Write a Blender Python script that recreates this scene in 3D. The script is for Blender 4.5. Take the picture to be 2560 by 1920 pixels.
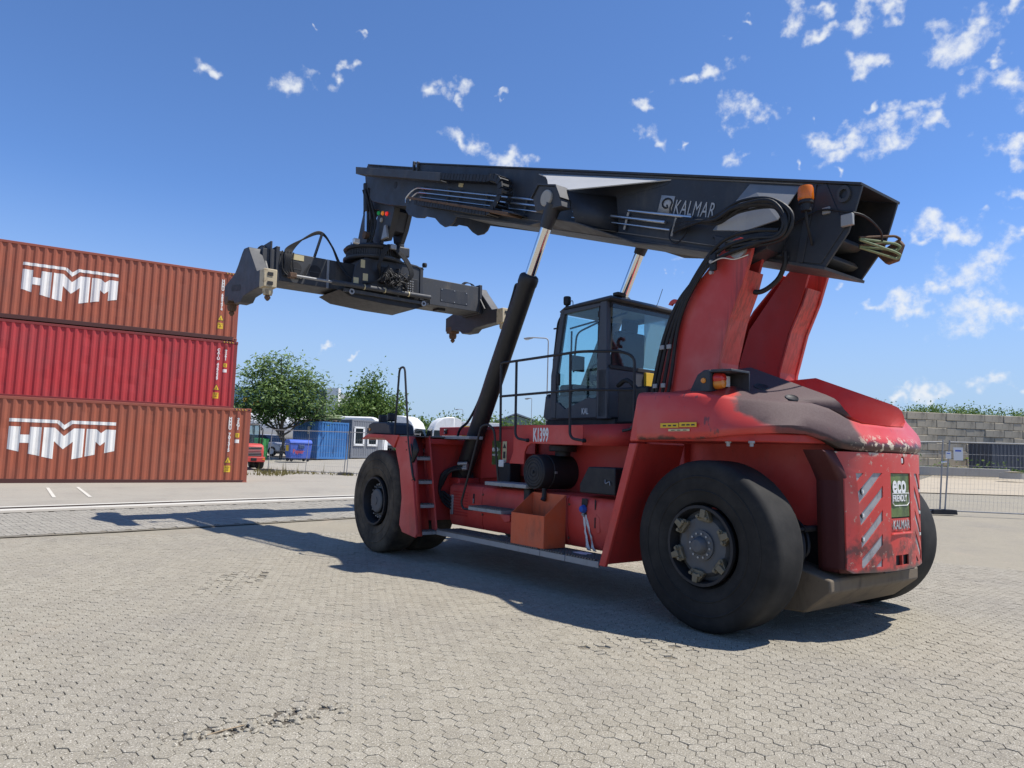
import bpy, bmesh, math, random
import numpy as np
from mathutils import Vector, Matrix
random.seed(7); rng = np.random.default_rng(7)
R_ = math.radians
sc = bpy.context.scene
for o in list(bpy.data.objects): bpy.data.objects.remove(o)

# ------------------------------------------------------------------ camera
CAM_H, PITCH, ROLL, FPX = 1.6, R_(5.56), R_(1.72), 1775.0
_F = Vector((0, math.cos(PITCH), math.sin(PITCH))); _Rt = Vector((1, 0, 0)); _Up = _Rt.cross(_F)
CR = _Rt*math.cos(ROLL) + _Up*math.sin(ROLL); CU = -_Rt*math.sin(ROLL) + _Up*math.cos(ROLL)
cam = bpy.data.cameras.new('camera'); camo = bpy.data.objects.new('camera', cam); sc.collection.objects.link(camo)
cam.sensor_width = 36.0; cam.lens = 36.0*FPX/2560.0; cam.clip_start = .05; cam.clip_end = 4000
m = Matrix((( CR.x, CU.x, -_F.x, 0), (CR.y, CU.y, -_F.y, 0), (CR.z, CU.z, -_F.z, CAM_H), (0, 0, 0, 1)))
camo.matrix_world = m
sc.camera = camo

# ------------------------------------------------------------------ sky, sun, exposure
SUN_AZ, SUN_EL = R_(-3.0), R_(63.5)
SUN = Vector((math.cos(SUN_EL)*math.cos(SUN_AZ), math.cos(SUN_EL)*math.sin(SUN_AZ), math.sin(SUN_EL)))
world = bpy.data.worlds.new('World'); sc.world = world; world.use_nodes = True
wt = world.node_tree; wt.nodes.clear()
def wn(t, **k):
    n = wt.nodes.new(t)
    for a, b in k.items(): setattr(n, a, b)
    return n
def wm(op, a, b=None, c=None):
    n = wn('ShaderNodeMath', operation=op)
    for i, v in enumerate((a, b, c)):
        if v is None: continue
        if hasattr(v, 'is_linked'): wt.links.new(v, n.inputs[i])
        else: n.inputs[i].default_value = v
    return n.outputs[0]
def wv(op, a, b=None):
    n = wn('ShaderNodeVectorMath', operation=op)
    for i, v in enumerate((a, b)):
        if v is None: continue
        if hasattr(v, 'is_linked'): wt.links.new(v, n.inputs[i])
        else: n.inputs[i].default_value = v
    return n.outputs[1] if op == 'LENGTH' else n.outputs[0]
skyt = wn('ShaderNodeTexSky', sky_type='NISHITA'); skyt.sun_disc = False
skyt.sun_elevation = SUN_EL; skyt.sun_rotation = math.pi/2 - SUN_AZ
skyt.air_density = 0.7; skyt.dust_density = 0.0; skyt.ozone_density = 6.0; skyt.altitude = 50
geo = wn('ShaderNodeTexCoord')
dirv = geo.outputs['Generated']
def cdir(px, py):
    v = _F + CR*((px-1280)/FPX) - CU*((py-960)/FPX); return v.normalized()
# ragged little cumulus: centre in the sky (as a bearing), size, aspect; the noise tears their outlines
nz = wn('ShaderNodeTexNoise'); nz.inputs['Scale'].default_value = 16; nz.inputs['Detail'].default_value = 3.5; nz.inputs['Roughness'].default_value = .62
wt.links.new(dirv, nz.inputs['Vector'])
warp = wv('SCALE', wv('SUBTRACT', nz.outputs['Color'], (.5, .5, .5))); warp.node.inputs['Scale'].default_value = .11
wd = wv('MULTIPLY', wv('ADD', dirv, warp), (1, 1, 1.75))
CLOUDS = [(540,112,28),(800,92,12),(925,103,16),(505,170,42),(545,188,40),(720,210,72),(770,195,44),(845,222,40),(880,190,26),(1085,240,52),(1135,215,46),(1150,250,36),(1240,228,18),(1185,365,60),(1280,390,56),(1325,388,40),
 (1600,258,42),(1610,350,44),(1730,222,54),(1790,195,48),(1850,170,46),(1835,60,24),(1870,25,20),(1860,285,64),(1910,300,46),(1845,405,46),(1690,346,18),
 (1990,30,60),(2040,12,50),(2060,80,44),(2130,60,50),(2190,40,46),(2210,15,34),(2160,158,54),(2215,165,34),(2410,85,86),(2440,60,60),(2370,105,44),(2470,145,30),(2525,215,90),(2550,190,60),(2540,12,40),(2215,345,80),(2245,320,50),(2285,285,46),(2330,275,60),(2355,300,36),(2085,340,50),(2105,375,60),(2175,282,30),(2105,435,26),(2300,230,18),(2500,375,44),(2540,355,50),(2555,480,50),(2350,575,70),(2300,600,44),(2420,690,100),(2480,640,80),(2370,720,90),(2300,740,70),(2500,790,90),(2440,800,100),(2230,760,60),(2180,770,40),(2540,580,44),(2420,540,30),(1690,670,30),(1660,690,20),(820,868,22),(878,880,22),(2100,700,30),
 (2262,985,40),(2325,975,48),(2440,962,44),(2490,955,46),(2555,975,36),(2120,690,26),(2060,300,20),(1990,395,18)]
for i in range(150):   # the same fair-weather field goes on over the rest of the sky
    a = random.uniform(0, 2*math.pi); e = random.uniform(.10, 1.25)
    v = Vector((math.cos(a)*math.cos(e), math.sin(a)*math.cos(e), math.sin(e)))
    zf = v.dot(_F)
    if zf > 0:
        px, py = 1280+FPX*v.dot(CR)/zf, 960-FPX*v.dot(CU)/zf
        if -160 < px < 2720 and -160 < py < 1300: continue
    if len(CLOUDS) < 96: CLOUDS.append((v, random.uniform(30, 95)))
cover = None
for cl in CLOUDS:
    c, r = (cl[0], cl[1]) if len(cl) == 2 else (cdir(cl[0], cl[1]), cl[2])
    cc = Vector((c.x, c.y, c.z*1.75)); r = r/FPX*.98
    dn = wn('ShaderNodeVectorMath', operation='DISTANCE'); wt.links.new(wd, dn.inputs[0]); dn.inputs[1].default_value = tuple(cc)
    s = wm('MULTIPLY_ADD', dn.outputs['Value'], -1/r, 1.0)
    cover = s if cover is None else wm('MAXIMUM', cover, s)
nz2 = wn('ShaderNodeTexNoise'); nz2.inputs['Scale'].default_value = 46; nz2.inputs['Detail'].default_value = 5; nz2.inputs['Roughness'].default_value = .65
wt.links.new(dirv, nz2.inputs['Vector'])
cv = wm('ADD', cover, wm('MULTIPLY', wm('SUBTRACT', nz2.outputs['Fac'], .565), 1.9))
mr = wn('ShaderNodeMapRange', interpolation_type='SMOOTHSTEP'); wt.links.new(cv, mr.inputs[0])
mr.inputs[1].default_value = .0; mr.inputs[2].default_value = .95; mr.inputs[4].default_value = .93
mx = wn('ShaderNodeMix', data_type='RGBA'); wt.links.new(mr.outputs[0], mx.inputs['Factor'])
tint = wn('ShaderNodeMix', data_type='RGBA', blend_type='MULTIPLY'); tint.inputs['Factor'].default_value = 1
wt.links.new(skyt.outputs[0], tint.inputs[6]); tint.inputs[7].default_value = (1.07, 1.22, 1.38, 1)
sepd = wn('ShaderNodeSeparateXYZ'); wt.links.new(dirv, sepd.inputs[0])
hz_ = wn('ShaderNodeMapRange', interpolation_type='SMOOTHSTEP'); wt.links.new(sepd.outputs[2], hz_.inputs[0])
hz_.inputs[1].default_value = .0; hz_.inputs[2].default_value = .34; hz_.inputs[3].default_value = .95; hz_.inputs[4].default_value = .0
haze = wn('ShaderNodeMix', data_type='RGBA'); wt.links.new(hz_.outputs[0], haze.inputs['Factor'])      # summer haze low over the horizon, the same all round
wt.links.new(tint.outputs[2], haze.inputs[6]); haze.inputs[7].default_value = (2.80, 3.72, 4.85, 1)
wt.links.new(haze.outputs[2], mx.inputs[6]); mx.inputs[7].default_value = (5.6, 5.85, 6.2, 1)
bg = wn('ShaderNodeBackground'); bg.inputs['Strength'].default_value = .125
wt.links.new(mx.outputs[2], bg.inputs['Color'])
wo = wn('ShaderNodeOutputWorld'); wt.links.new(bg.outputs[0], wo.inputs['Surface'])
world.cycles.sampling_method = 'MANUAL'; world.cycles.sample_map_resolution = 512
sl = bpy.data.lights.new('sun', 'SUN'); sl.energy = 5.0; sl.angle = R_(.53); sl.color = (1, .955, .88)
so = bpy.data.objects.new('sun', sl); sc.collection.objects.link(so); so.rotation_euler = SUN.to_track_quat('Z', 'Y').to_euler(); so.location = (0, 0, 30)
sc.view_settings.view_transform = 'Standard'; sc.view_settings.look = 'None'; sc.view_settings.gamma = 1; sc.view_settings.exposure = 0.27
sc.view_settings.use_curve_mapping = False
sc.render.engine = 'CYCLES'; sc.cycles.use_denoising = True; sc.cycles.max_bounces = 6; sc.cycles.transparent_max_bounces = 16
sc.cycles.diffuse_bounces = 4; sc.cycles.glossy_bounces = 4; sc.cycles.transmission_bounces = 6

# ------------------------------------------------------------------ materials
def lin(r, g, b):
    f = lambda c: (c/255/12.92) if c/255 <= .04045 else ((c/255+.055)/1.055)**2.4
    return (f(r), f(g), f(b), 1)
class NT:
    def __init__(s, name):
        s.m = bpy.data.materials.new(name); s.m.use_nodes = True; s.t = s.m.node_tree; s.b = s.t.nodes['Principled BSDF']
    def n(s, t, **k):
        n = s.t.nodes.new(t)
        for a, b in k.items(): setattr(n, a, b)
        return n
    def l(s, a, b): s.t.links.new(a, b)
    def val(s, v, inp):
        if hasattr(v, 'is_linked'): s.l(v, inp)
        else: inp.default_value = v
    def math(s, op, a, b=0., c=None, clamp=False):
        n = s.n('ShaderNodeMath', operation=op); n.use_clamp = clamp; s.val(a, n.inputs[0]); s.val(b, n.inputs[1])
        if c is not None: s.val(c, n.inputs[2])
        return n.outputs[0]
    def coord(s, kind='Object', scale=(1, 1, 1)):
        tc = s.n('ShaderNodeTexCoord'); mp = s.n('ShaderNodeMapping'); s.l(tc.outputs[kind], mp.inputs[0]); mp.inputs['Scale'].default_value = scale
        return mp.outputs[0]
    def xyz(s):
        tc = s.n('ShaderNodeTexCoord'); sp = s.n('ShaderNodeSeparateXYZ'); s.l(tc.outputs['Object'], sp.inputs[0]); return sp.outputs
    def noise(s, scale, detail=5, rough=.6, stretch=(1, 1, 1), lo=0., hi=1., kind='Object', dist=0.):
        n = s.n('ShaderNodeTexNoise'); s.l(s.coord(kind, stretch), n.inputs['Vector'])
        n.inputs['Scale'].default_value = scale; n.inputs['Detail'].default_value = detail; n.inputs['Roughness'].default_value = rough; n.inputs['Distortion'].default_value = dist
        return s.ramp(n.outputs['Fac'], lo, hi)
    def ramp(s, v, lo, hi):
        r = s.n('ShaderNodeMapRange', interpolation_type='SMOOTHSTEP'); s.val(v, r.inputs[0]); r.inputs[1].default_value = lo; r.inputs[2].default_value = hi
        return r.outputs[0]
    def mix(s, f, a, b, mode='MIX'):
        n = s.n('ShaderNodeMix', data_type='RGBA', blend_type=mode); s.val(f, n.inputs['Factor']); s.val(a, n.inputs[6]); s.val(b, n.inputs[7]); return n.outputs[2]
    def bump(s, h, strength=.2, dist=.01):
        n = s.n('ShaderNodeBump'); n.inputs['Strength'].default_value = strength; n.inputs['Distance'].default_value = dist; s.l(h, n.inputs['Height'])
        s.l(n.outputs[0], s.b.inputs['Normal'])
    def set(s, col=None, rough=None, metal=None, spec=None):
        if col is not None: s.val(col, s.b.inputs['Base Color'])
        if rough is not None: s.val(rough, s.b.inputs['Roughness'])
        if metal is not None: s.val(metal, s.b.inputs['Metallic'])
        if spec is not None: s.val(spec, s.b.inputs['Specular IOR Level'])
        return s.m
M = {}
def paint(name, col, dirt=(.05, .04, .035, 1), rough=.42, amt=.5, scale=3., fade=None, metal=0., streak=True, bump=.04, chips=None, runs=None):
    s = NT(name)
    c = col
    if fade: c = s.mix(s.noise(scale*.7, 4, .6, lo=.35, hi=.75), c, fade)
    d = s.noise(scale, 7, .68, stretch=(1, 1, .35) if streak else (1, 1, 1), lo=.5, hi=.78)
    c = s.mix(s.math('MULTIPLY', d, amt), c, dirt)
    sp = s.noise(scale*11, 4, .6, lo=.62, hi=.74)
    c = s.mix(s.math('MULTIPLY', sp, amt*.6), c, dirt)
    if runs:
        c = s.mix(s.math('MULTIPLY', s.noise(2.2, 6, .65, stretch=(5, 5, .16), lo=.54, hi=.72), .55), c, runs)
        c = s.mix(s.math('MULTIPLY', s.noise(5, 6, .7, stretch=(1, 1, .5), lo=.70, hi=.73), .8), c, (.10, .045, .025, 1))
    if chips:
        ch = s.noise(scale*7, 6, .7, lo=.67, hi=.70)
        c = s.mix(ch, c, chips)
    r = s.math('ADD', rough, s.math('MULTIPLY', s.noise(scale*2.3, 4), .25))
    s.bump(s.noise(scale*6, 5), bump, .01)
    M[name] = s.set(c, r, metal); return M[name]
RED = (.55, .048, .036, 1); RED2 = (.60, .115, .095, 1)
paint('red', RED, fade=RED2, amt=.42, scale=1.8, rough=.4, chips=None)
paint('red_frame', (.46, .034, .028, 1), fade=(.40, .04, .035, 1), amt=.6, scale=2.2, rough=.45)
paint('charcoal', (.026, .029, .036, 1), dirt=(.085, .078, .068, 1), amt=.6, scale=2.0, rough=.42)
paint('charcoal_dusty', (.045, .048, .054, 1), dirt=(.15, .125, .095, 1), amt=.7, scale=2.4, rough=.5)
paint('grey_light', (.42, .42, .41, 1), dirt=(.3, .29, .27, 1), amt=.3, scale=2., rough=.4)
paint('red_dirty', (.07, .013, .013, 1), dirt=(.03, .02, .018, 1), amt=.8, scale=3., rough=.55)
paint('grey_sunlit', (.20, .205, .21, 1), dirt=(.12, .12, .11, 1), amt=.4, scale=3., rough=.45)
paint('cab_grey', (.055, .060, .072, 1), dirt=(.16, .15, .14, 1), amt=.4, scale=2.5, rough=.4)
paint('black', (.012, .012, .014, 1), dirt=(.05, .045, .04, 1), amt=.4, scale=4, rough=.5)
paint('rail_black', (.014, .014, .016, 1), dirt=(.06, .055, .05, 1), amt=.3, scale=6, rough=.38)
paint('hose', (.010, .010, .011, 1), dirt=(.05, .045, .04, 1), amt=.5, scale=9, rough=.5)
paint('steel', (.36, .36, .36, 1), dirt=(.12, .09, .06, 1), amt=.6, scale=7, rough=.45, metal=.7)
paint('galv', (.33, .33, .325, 1), dirt=(.14, .13, .11, 1), amt=.6, scale=8, rough=.55, metal=.3)
paint('deck_steel', (.15, .143, .13, 1), dirt=(.07, .06, .05, 1), amt=.6, scale=7, rough=.55, metal=.3)
paint('axle', (.16, .125, .085, 1), dirt=(.04, .03, .025, 1), amt=.8, scale=5, rough=.7)
paint('casting_cream', (.50, .42, .28, 1), dirt=(.12, .06, .025, 1), amt=1.0, scale=7, rough=.6, streak=False, chips=(.16, .07, .03, 1))
paint('rust', (.13, .075, .045, 1), dirt=(.035, .025, .02, 1), amt=.8, scale=8, rough=.75)
paint('orange', (.62, .11, .035, 1), fade=(.55, .13, .06, 1), dirt=(.06, .03, .02, 1), amt=.5, scale=5, rough=.5, chips=(.05, .03, .02, 1))
paint('hub_grey', (.085, .09, .095, 1), dirt=(.10, .075, .05, 1), amt=1.0, scale=9, rough=.5)
paint('clamp_brass', (.18, .155, .105, 1), dirt=(.06, .05, .035, 1), amt=.8, scale=14, rough=.5, metal=.3)
paint('concrete', (.38, .36, .32, 1), dirt=(.20, .18, .15, 1), amt=.6, scale=2.5, rough=.9, bump=.3)
paint('concrete_dark', (.14, .135, .125, 1), dirt=(.06, .055, .05, 1), amt=.6, scale=4, rough=.9, bump=.3)
paint('white', (.75, .75, .73, 1), dirt=(.4, .37, .32, 1), amt=.5, scale=1.8, rough=.45)
paint('line_worn', (.56, .53, .46, 1), dirt=(.42, .39, .33, 1), amt=.9, scale=5., rough=.8)
paint('white_mark', (.80, .78, .73, 1), dirt=(.45, .36, .29, 1), amt=.45, scale=2.2, rough=.6, runs=(.60, .54, .47, 1))
paint('yellow', (.72, .46, .03, 1), dirt=(.3, .2, .05, 1), amt=.3, scale=5, rough=.5)
paint('blue_box', (.035, .15, .38, 1), fade=(.05, .19, .44, 1), dirt=(.04, .08, .15, 1), amt=.4, scale=1.2, rough=.45)
paint('blue_bin', (.06, .13, .52, 1), dirt=(.04, .05, .15, 1), amt=.4, scale=3, rough=.5)
paint('bin_side', (.03, .06, .16, 1), dirt=(.04, .05, .1, 1), amt=.4, scale=3, rough=.5)
paint('cabin', (.17, .18, .20, 1), dirt=(.1, .1, .1, 1), amt=.4, scale=1.5, rough=.5)
paint('teal', (.20, .36, .40, 1), dirt=(.15, .22, .24, 1), amt=.4, scale=.4, rough=.5)
paint('green_skip', (.05, .26, .07, 1), dirt=(.04, .1, .04, 1), amt=.4, scale=2, rough=.5)
paint('bark', (.10, .085, .065, 1), dirt=(.04, .035, .03, 1), amt=.8, scale=7, rough=.9, bump=.5)
paint('wood', (.33, .25, .16, 1), dirt=(.12, .08, .05, 1), amt=.7, scale=9, rough=.85)
paint('hose_green', (.20, .25, .13, 1), dirt=(.1, .1, .07, 1), amt=.5, scale=8, rough=.6)
paint('silver_car', (.42, .43, .46, 1), dirt=(.3, .3, .3, 1), amt=.2, scale=2, rough=.3, metal=.5)
paint('block', (.44, .385, .29, 1), fade=(.34, .30, .23, 1), dirt=(.12, .11, .09, 1), amt=.9, scale=1.1, rough=.95, bump=.3)
paint('slate', (.045, .055, .075, 1), dirt=(.08, .08, .08, 1), amt=.4, scale=1.2, rough=.5)
paint('cont_brown', (.345, .088, .043, 1), fade=(.32, .095, .052, 1), dirt=(.16, .05, .032, 1), amt=.45, scale=1.3, rough=.5, runs=(.24, .075, .045, 1))
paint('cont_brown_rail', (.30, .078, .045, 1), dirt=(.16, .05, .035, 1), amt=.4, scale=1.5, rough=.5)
paint('cont_dark_rail', (.075, .024, .019, 1), dirt=(.08, .03, .02, 1), amt=.4, scale=1.5, rough=.55)  # dark brown bottom rail, its shadow worked into the colour
paint('cont_red', (.43, .034, .036, 1), fade=(.39, .045, .046, 1), dirt=(.20, .05, .045, 1), amt=.55, scale=1.1, rough=.48, runs=(.28, .04, .04, 1))
paint('cont_red_rail', (.22, .03, .028, 1), dirt=(.1, .03, .025, 1), amt=.5, scale=1.5, rough=.55)
paint('roof_grey', (.30, .32, .33, 1), dirt=(.2, .2, .2, 1), amt=.4, scale=.3, rough=.6)
paint('far_green', (.20, .25, .22, 1), dirt=(.14, .17, .16, 1), amt=.4, scale=.2, rough=.7)
paint('seat', (.02, .02, .022, 1), dirt=(.05, .05, .05, 1), amt=.3, scale=6, rough=.8)
paint('red_veh', (.50, .06, .05, 1), dirt=(.3, .1, .08, 1), amt=.4, scale=3, rough=.45)
paint('paper_white', (.72, .72, .70, 1), dirt=(.5, .5, .5, 1), amt=.2, scale=20, rough=.6)
paint('label_dark', (.04, .04, .04, 1), dirt=(.1, .1, .1, 1), amt=.2, scale=20, rough=.6)
paint('sticker_cream', (.60, .52, .30, 1), dirt=(.3, .25, .15, 1), amt=.5, scale=25, rough=.6)
s = NT('tyre')
s.set(s.mix(s.noise(3., 6, .65, lo=.35, hi=.75), (.014, .0135, .013, 1), (.032, .030, .027, 1)), .78, spec=.3); s.bump(s.noise(60, 4), .12, .005); M['tyre'] = s.m
s = NT('tyre_dusty')
s.set(s.mix(s.noise(2.2, 6, .65, lo=.3, hi=.7), (.024, .021, .018, 1), (.12, .095, .066, 1)), .85, spec=.3); s.bump(s.noise(60, 4), .12, .005); M['tyre_dusty'] = s.m
s = NT('chrome'); s.set((.80, .80, .80, 1), .08, 1.0); M['chrome'] = s.m
s = NT('pipe_steel'); s.set((.55, .56, .58, 1), .28, .9); M['pipe_steel'] = s.m
def glass(name, col, alpha_rough=.02, tr=.9, ior=1.3):
    s = NT(name); t = s.t; out = t.nodes['Material Output']
    g = s.n('ShaderNodeBsdfGlossy'); g.inputs['Roughness'].default_value = alpha_rough; g.inputs['Color'].default_value = (.9, .95, 1, 1)
    tp = s.n('ShaderNodeBsdfTransparent'); tp.inputs['Color'].default_value = col
    lw = s.n('ShaderNodeLayerWeight'); lw.inputs['Blend'].default_value = .5; fr = s.math('ADD', .04, s.math('MULTIPLY', s.math('POWER', lw.outputs['Facing'], 4.0), .7)).node
    mxs = s.n('ShaderNodeMixShader'); s.l(fr.outputs[0], mxs.inputs[0]); s.l(tp.outputs[0], mxs.inputs[1]); s.l(g.outputs[0], mxs.inputs[2]); s.l(mxs.outputs[0], out.inputs[0])
    M[name] = s.m
glass('cab_glass', (.80, .92, .93, 1)); glass('win_glass', (.10, .12, .13, 1))
def emis(name, col, e):
    s = NT(name); s.set(col, .25); s.b.inputs['Emission Color'].default_value = col; s.b.inputs['Emission Strength'].default_value = e; M[name] = s.m
emis('lamp_red', (.75, .03, .02, 1), .5); emis('lamp_green', (.02, .35, .10, 1), .15); emis('lamp_amber', (.75, .22, .02, 1), .3)
s = NT('beacon'); s.set((.85, .20, .01, 1), .2); s.b.inputs['Transmission Weight'].default_value = .25; M['beacon'] = s.m
s = NT('lens_red'); s.set((.55, .03, .02, 1), .15); M['lens_red'] = s.m
s = NT('lens_amber'); s.set((.7, .25, .03, 1), .15); M['lens_amber'] = s.m
s = NT('lens_clear'); s.set((.7, .7, .68, 1), .12, .3); M['lens_clear'] = s.m
# counterweight red with exhaust soot over the near flank, bare worn edges and chipped primer along the lower lip
s = NT('hood_red'); X = s.xyz()
base = s.mix(s.noise(1.6, 5, .6, lo=.35, hi=.75), RED, (.54, .10, .085, 1))
soot_n = s.noise(3.2, 7, .65)
sootx = s.ramp(s.math('ADD', s.math('MULTIPLY', X[0], -1.0), s.math('MULTIPLY', soot_n, .12)), .655, .715)
sootx2 = s.math('SUBTRACT', 1.0, s.ramp(s.math('ADD', s.math('MULTIPLY', X[0], -1.0), s.math('MULTIPLY', soot_n, .35)), 1.10, 1.16))
sooty = s.ramp(s.math('ADD', X[1], s.math('MULTIPLY', soot_n, .2)), .70, .80)
flank = s.math('MULTIPLY', s.math('MULTIPLY', sootx, sootx2), sooty)
topn = s.ramp(s.math('ADD', s.math('ADD', s.math('MULTIPLY', X[2], 1.0), s.math('MULTIPLY', X[0], -.40)), s.math('MULTIPLY', soot_n, .10)), 2.19, 2.24)
topx = s.ramp(s.math('ADD', s.math('ADD', s.math('MULTIPLY', X[0], -1.0), s.math('MULTIPLY', s.math('SUBTRACT', 1.5, X[1]), .9)), s.math('MULTIPLY', soot_n, .3)), .42, .54)
top = s.math('MULTIPLY', s.math('MULTIPLY', topn, topx), s.ramp(X[1], .52, .60))
soot = s.math('MAXIMUM', s.math('MULTIPLY', flank, .74), s.math('MULTIPLY', top, .93))
c = s.mix(soot, base, s.mix(s.noise(55, 4), (.022, .021, .022, 1), (.062, .058, .058, 1)))
drops = s.math('MULTIPLY', s.noise(9, 3, .5, stretch=(1, 1, .4), lo=.66, hi=.70), s.ramp(X[1], .9, 1.2))
c = s.mix(s.math('MULTIPLY', drops, .75), c, (.10, .05, .05, 1))
lip = s.math('SUBTRACT', 1.0, s.ramp(s.math('ADD', X[2], s.math('MULTIPLY', s.noise(7, 6, .7), .10)), 1.83, 1.875))
c = s.mix(s.math('MULTIPLY', lip, .9), c, (.030, .024, .02, 1))
chip = s.math('MULTIPLY', s.noise(13, 6, .7, lo=.545, hi=.575), s.math('SUBTRACT', 1.0, s.ramp(X[2], 1.80, 1.93)))
chip = s.math('MULTIPLY', chip, s.ramp(s.math('MULTIPLY', X[0], -1.), .95, 1.1))
c = s.mix(chip, c, (.60, .50, .36, 1))
scr = s.math('MULTIPLY', s.noise(5, 5, .6, stretch=(.5, 4, 1), lo=.62, hi=.72), s.ramp(s.math('MULTIPLY', X[0], -1.), .8, 1.0))
c = s.mix(s.math('MULTIPLY', scr, .55), c, (.16, .03, .03, 1))
s.set(c, s.math('ADD', .40, s.math('MULTIPLY', soot, .35))); s.bump(s.noise(9, 5), .05, .01); M['hood_red'] = s.m
s = NT('rear_red'); X = s.xyz()
base = s.mix(s.noise(2.2, 5, .6, lo=.35, hi=.75), RED, (.50, .09, .075, 1))
gr = s.math('MULTIPLY', s.noise(4.5, 7, .7, lo=.44, hi=.62), s.math('SUBTRACT', 1.0, s.ramp(X[2], .80, 1.15)))
c = s.mix(s.math('MULTIPLY', gr, .85), base, (.05, .035, .03, 1))
ch = s.noise(16, 6, .72, lo=.615, hi=.64)
c = s.mix(s.math('MULTIPLY', ch, .8), c, (.46, .36, .27, 1))
edge = s.math('MULTIPLY', s.noise(9, 6, .7, lo=.5, hi=.6), s.ramp(X[2], 1.655, 1.70))
c = s.mix(edge, c, (.50, .44, .35, 1))
low = s.math('SUBTRACT', 1.0, s.ramp(s.math('ADD', X[2], s.math('MULTIPLY', s.noise(8, 5), .06)), .645, .69))
c = s.mix(s.math('MULTIPLY', low, .9), c, (.09, .07, .055, 1))
s.set(c, .45); s.bump(s.noise(14, 5), .06, .01); M['rear_red'] = s.m
s = NT('red_oily'); X = s.xyz()
c = s.mix(s.noise(1.8, 4, .6, lo=.35, hi=.75), RED, RED2)
xe = s.math('ADD', X[0], s.math('MULTIPLY', s.math('SUBTRACT', X[2], 3.6), .262))
near_ = s.math('SUBTRACT', 1.0, s.ramp(s.math('ABSOLUTE', s.math('SUBTRACT', xe, .09)), .02, .16))
st = s.math('MULTIPLY', s.math('MULTIPLY', s.noise(7, 6, .65, stretch=(3.5, 3.5, .22), lo=.40, hi=.62), near_), s.ramp(X[2], 2.25, 3.0))
c = s.mix(s.math('MULTIPLY', st, .45), c, (.04, .018, .016, 1))
c = s.mix(s.math('MULTIPLY', s.noise(2.5, 7, .68, stretch=(1, 1, .35), lo=.55, hi=.8), .35), c, (.10, .03, .03, 1))
s.set(c, .42); s.bump(s.noise(11, 5), .04, .01); M['red_oily'] = s.m
s = NT('eco_green'); X = s.xyz()
c = s.mix(s.noise(6, 5, .6, lo=.38, hi=.66), (.13, .185, .05, 1), (.05, .08, .025, 1)); c = s.mix(s.noise(9, 6, .7, lo=.56, hi=.68), c, (.30, .31, .24, 1)); s.set(c, .5); M['eco_green'] = s.m
s = NT('stripe_grey'); c = s.mix(s.noise(7, 6, .7, lo=.45, hi=.7), (.36, .36, .355, 1), (.17, .15, .14, 1)); s.set(c, .5); M['stripe_grey'] = s.m
# foliage
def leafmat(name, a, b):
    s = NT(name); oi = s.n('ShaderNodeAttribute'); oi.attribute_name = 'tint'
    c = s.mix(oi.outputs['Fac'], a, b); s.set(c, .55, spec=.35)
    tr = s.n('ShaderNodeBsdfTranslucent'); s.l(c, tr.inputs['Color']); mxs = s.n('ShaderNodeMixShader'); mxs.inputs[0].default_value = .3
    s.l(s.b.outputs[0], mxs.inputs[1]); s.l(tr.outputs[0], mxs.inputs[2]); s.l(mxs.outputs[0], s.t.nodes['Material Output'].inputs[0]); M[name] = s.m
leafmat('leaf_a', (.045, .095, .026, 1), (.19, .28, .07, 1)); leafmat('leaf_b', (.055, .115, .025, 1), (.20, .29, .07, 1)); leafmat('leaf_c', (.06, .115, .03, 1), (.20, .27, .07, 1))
leafmat('weed', (.16, .15, .05, 1), (.30, .26, .10, 1))
# paving
def paver(name, c1, c2, speck=1., big=1., tintattr=True):
    s = NT(name)
    if tintattr:
        at = s.n('ShaderNodeAttribute'); at.attribute_name = 'tint'; f = at.outputs['Fac']
    else:
        oi = s.n('ShaderNodeObjectInfo'); f = oi.outputs['Random']
    g = s.n('ShaderNodeNewGeometry')
    def nz(scale, detail=4, rough=.6, lo=0., hi=1., st=(1, 1, 1)):
        mp = s.n('ShaderNodeMapping'); s.l(g.outputs['Position'], mp.inputs[0]); mp.inputs['Scale'].default_value = st
        n = s.n('ShaderNodeTexNoise'); s.l(mp.outputs[0], n.inputs['Vector']); n.inputs['Scale'].default_value = scale; n.inputs['Detail'].default_value = detail; n.inputs['Roughness'].default_value = rough
        return s.ramp(n.outputs['Fac'], lo, hi)
    c = s.mix(f, c1, c2)
    c = s.mix(s.math('MULTIPLY', nz(.55, 5, .6, .42, .75), .32*big), c, (.17, .155, .14, 1))
    c = s.mix(s.math('MULTIPLY', nz(2.3, 6, .65, .55, .8), .38*big), c, (.15, .135, .12, 1))
    c = s.mix(s.math('MULTIPLY', nz(1.1, 5, .6, .60, .78, (1, .5, 1)), .28*big), c, (.42, .33, .24, 1))
    c = s.mix(s.math('MULTIPLY', nz(85, 3, .55, .555, .66), .85*speck), c, (.085, .078, .07, 1))
    c = s.mix(s.math('MULTIPLY', nz(110, 2, .5, .58, .68), .7*speck), c, (.72, .67, .57, 1))
    c = s.mix(s.math('MULTIPLY', nz(6.5, 3, .5, .735, .76), .75), c, (.045, .04, .037, 1))
    s.set(c, .88, spec=.25); s.bump(nz(120, 3, .6), .5, .004); M[name] = s.m
paver('paver', (.270, .242, .186, 1), (.318, .288, .226, 1)); paver('paver_single', (.270, .242, .186, 1), (.318, .288, .226, 1), tintattr=False)
paver('brick_paver', (.27, .25, .21, 1), (.33, .305, .255, 1), speck=.5, big=.7)
paver('ground_far', (.285, .252, .188, 1), (.285, .252, .188, 1), speck=.6, big=1.2)
paver('joint', (.175, .152, .112, 1), (.175, .152, .112, 1), speck=.5, big=2.2)
paver('yard_concrete', (.325, .298, .248, 1), (.325, .298, .248, 1), speck=.35, big=.9)
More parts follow.
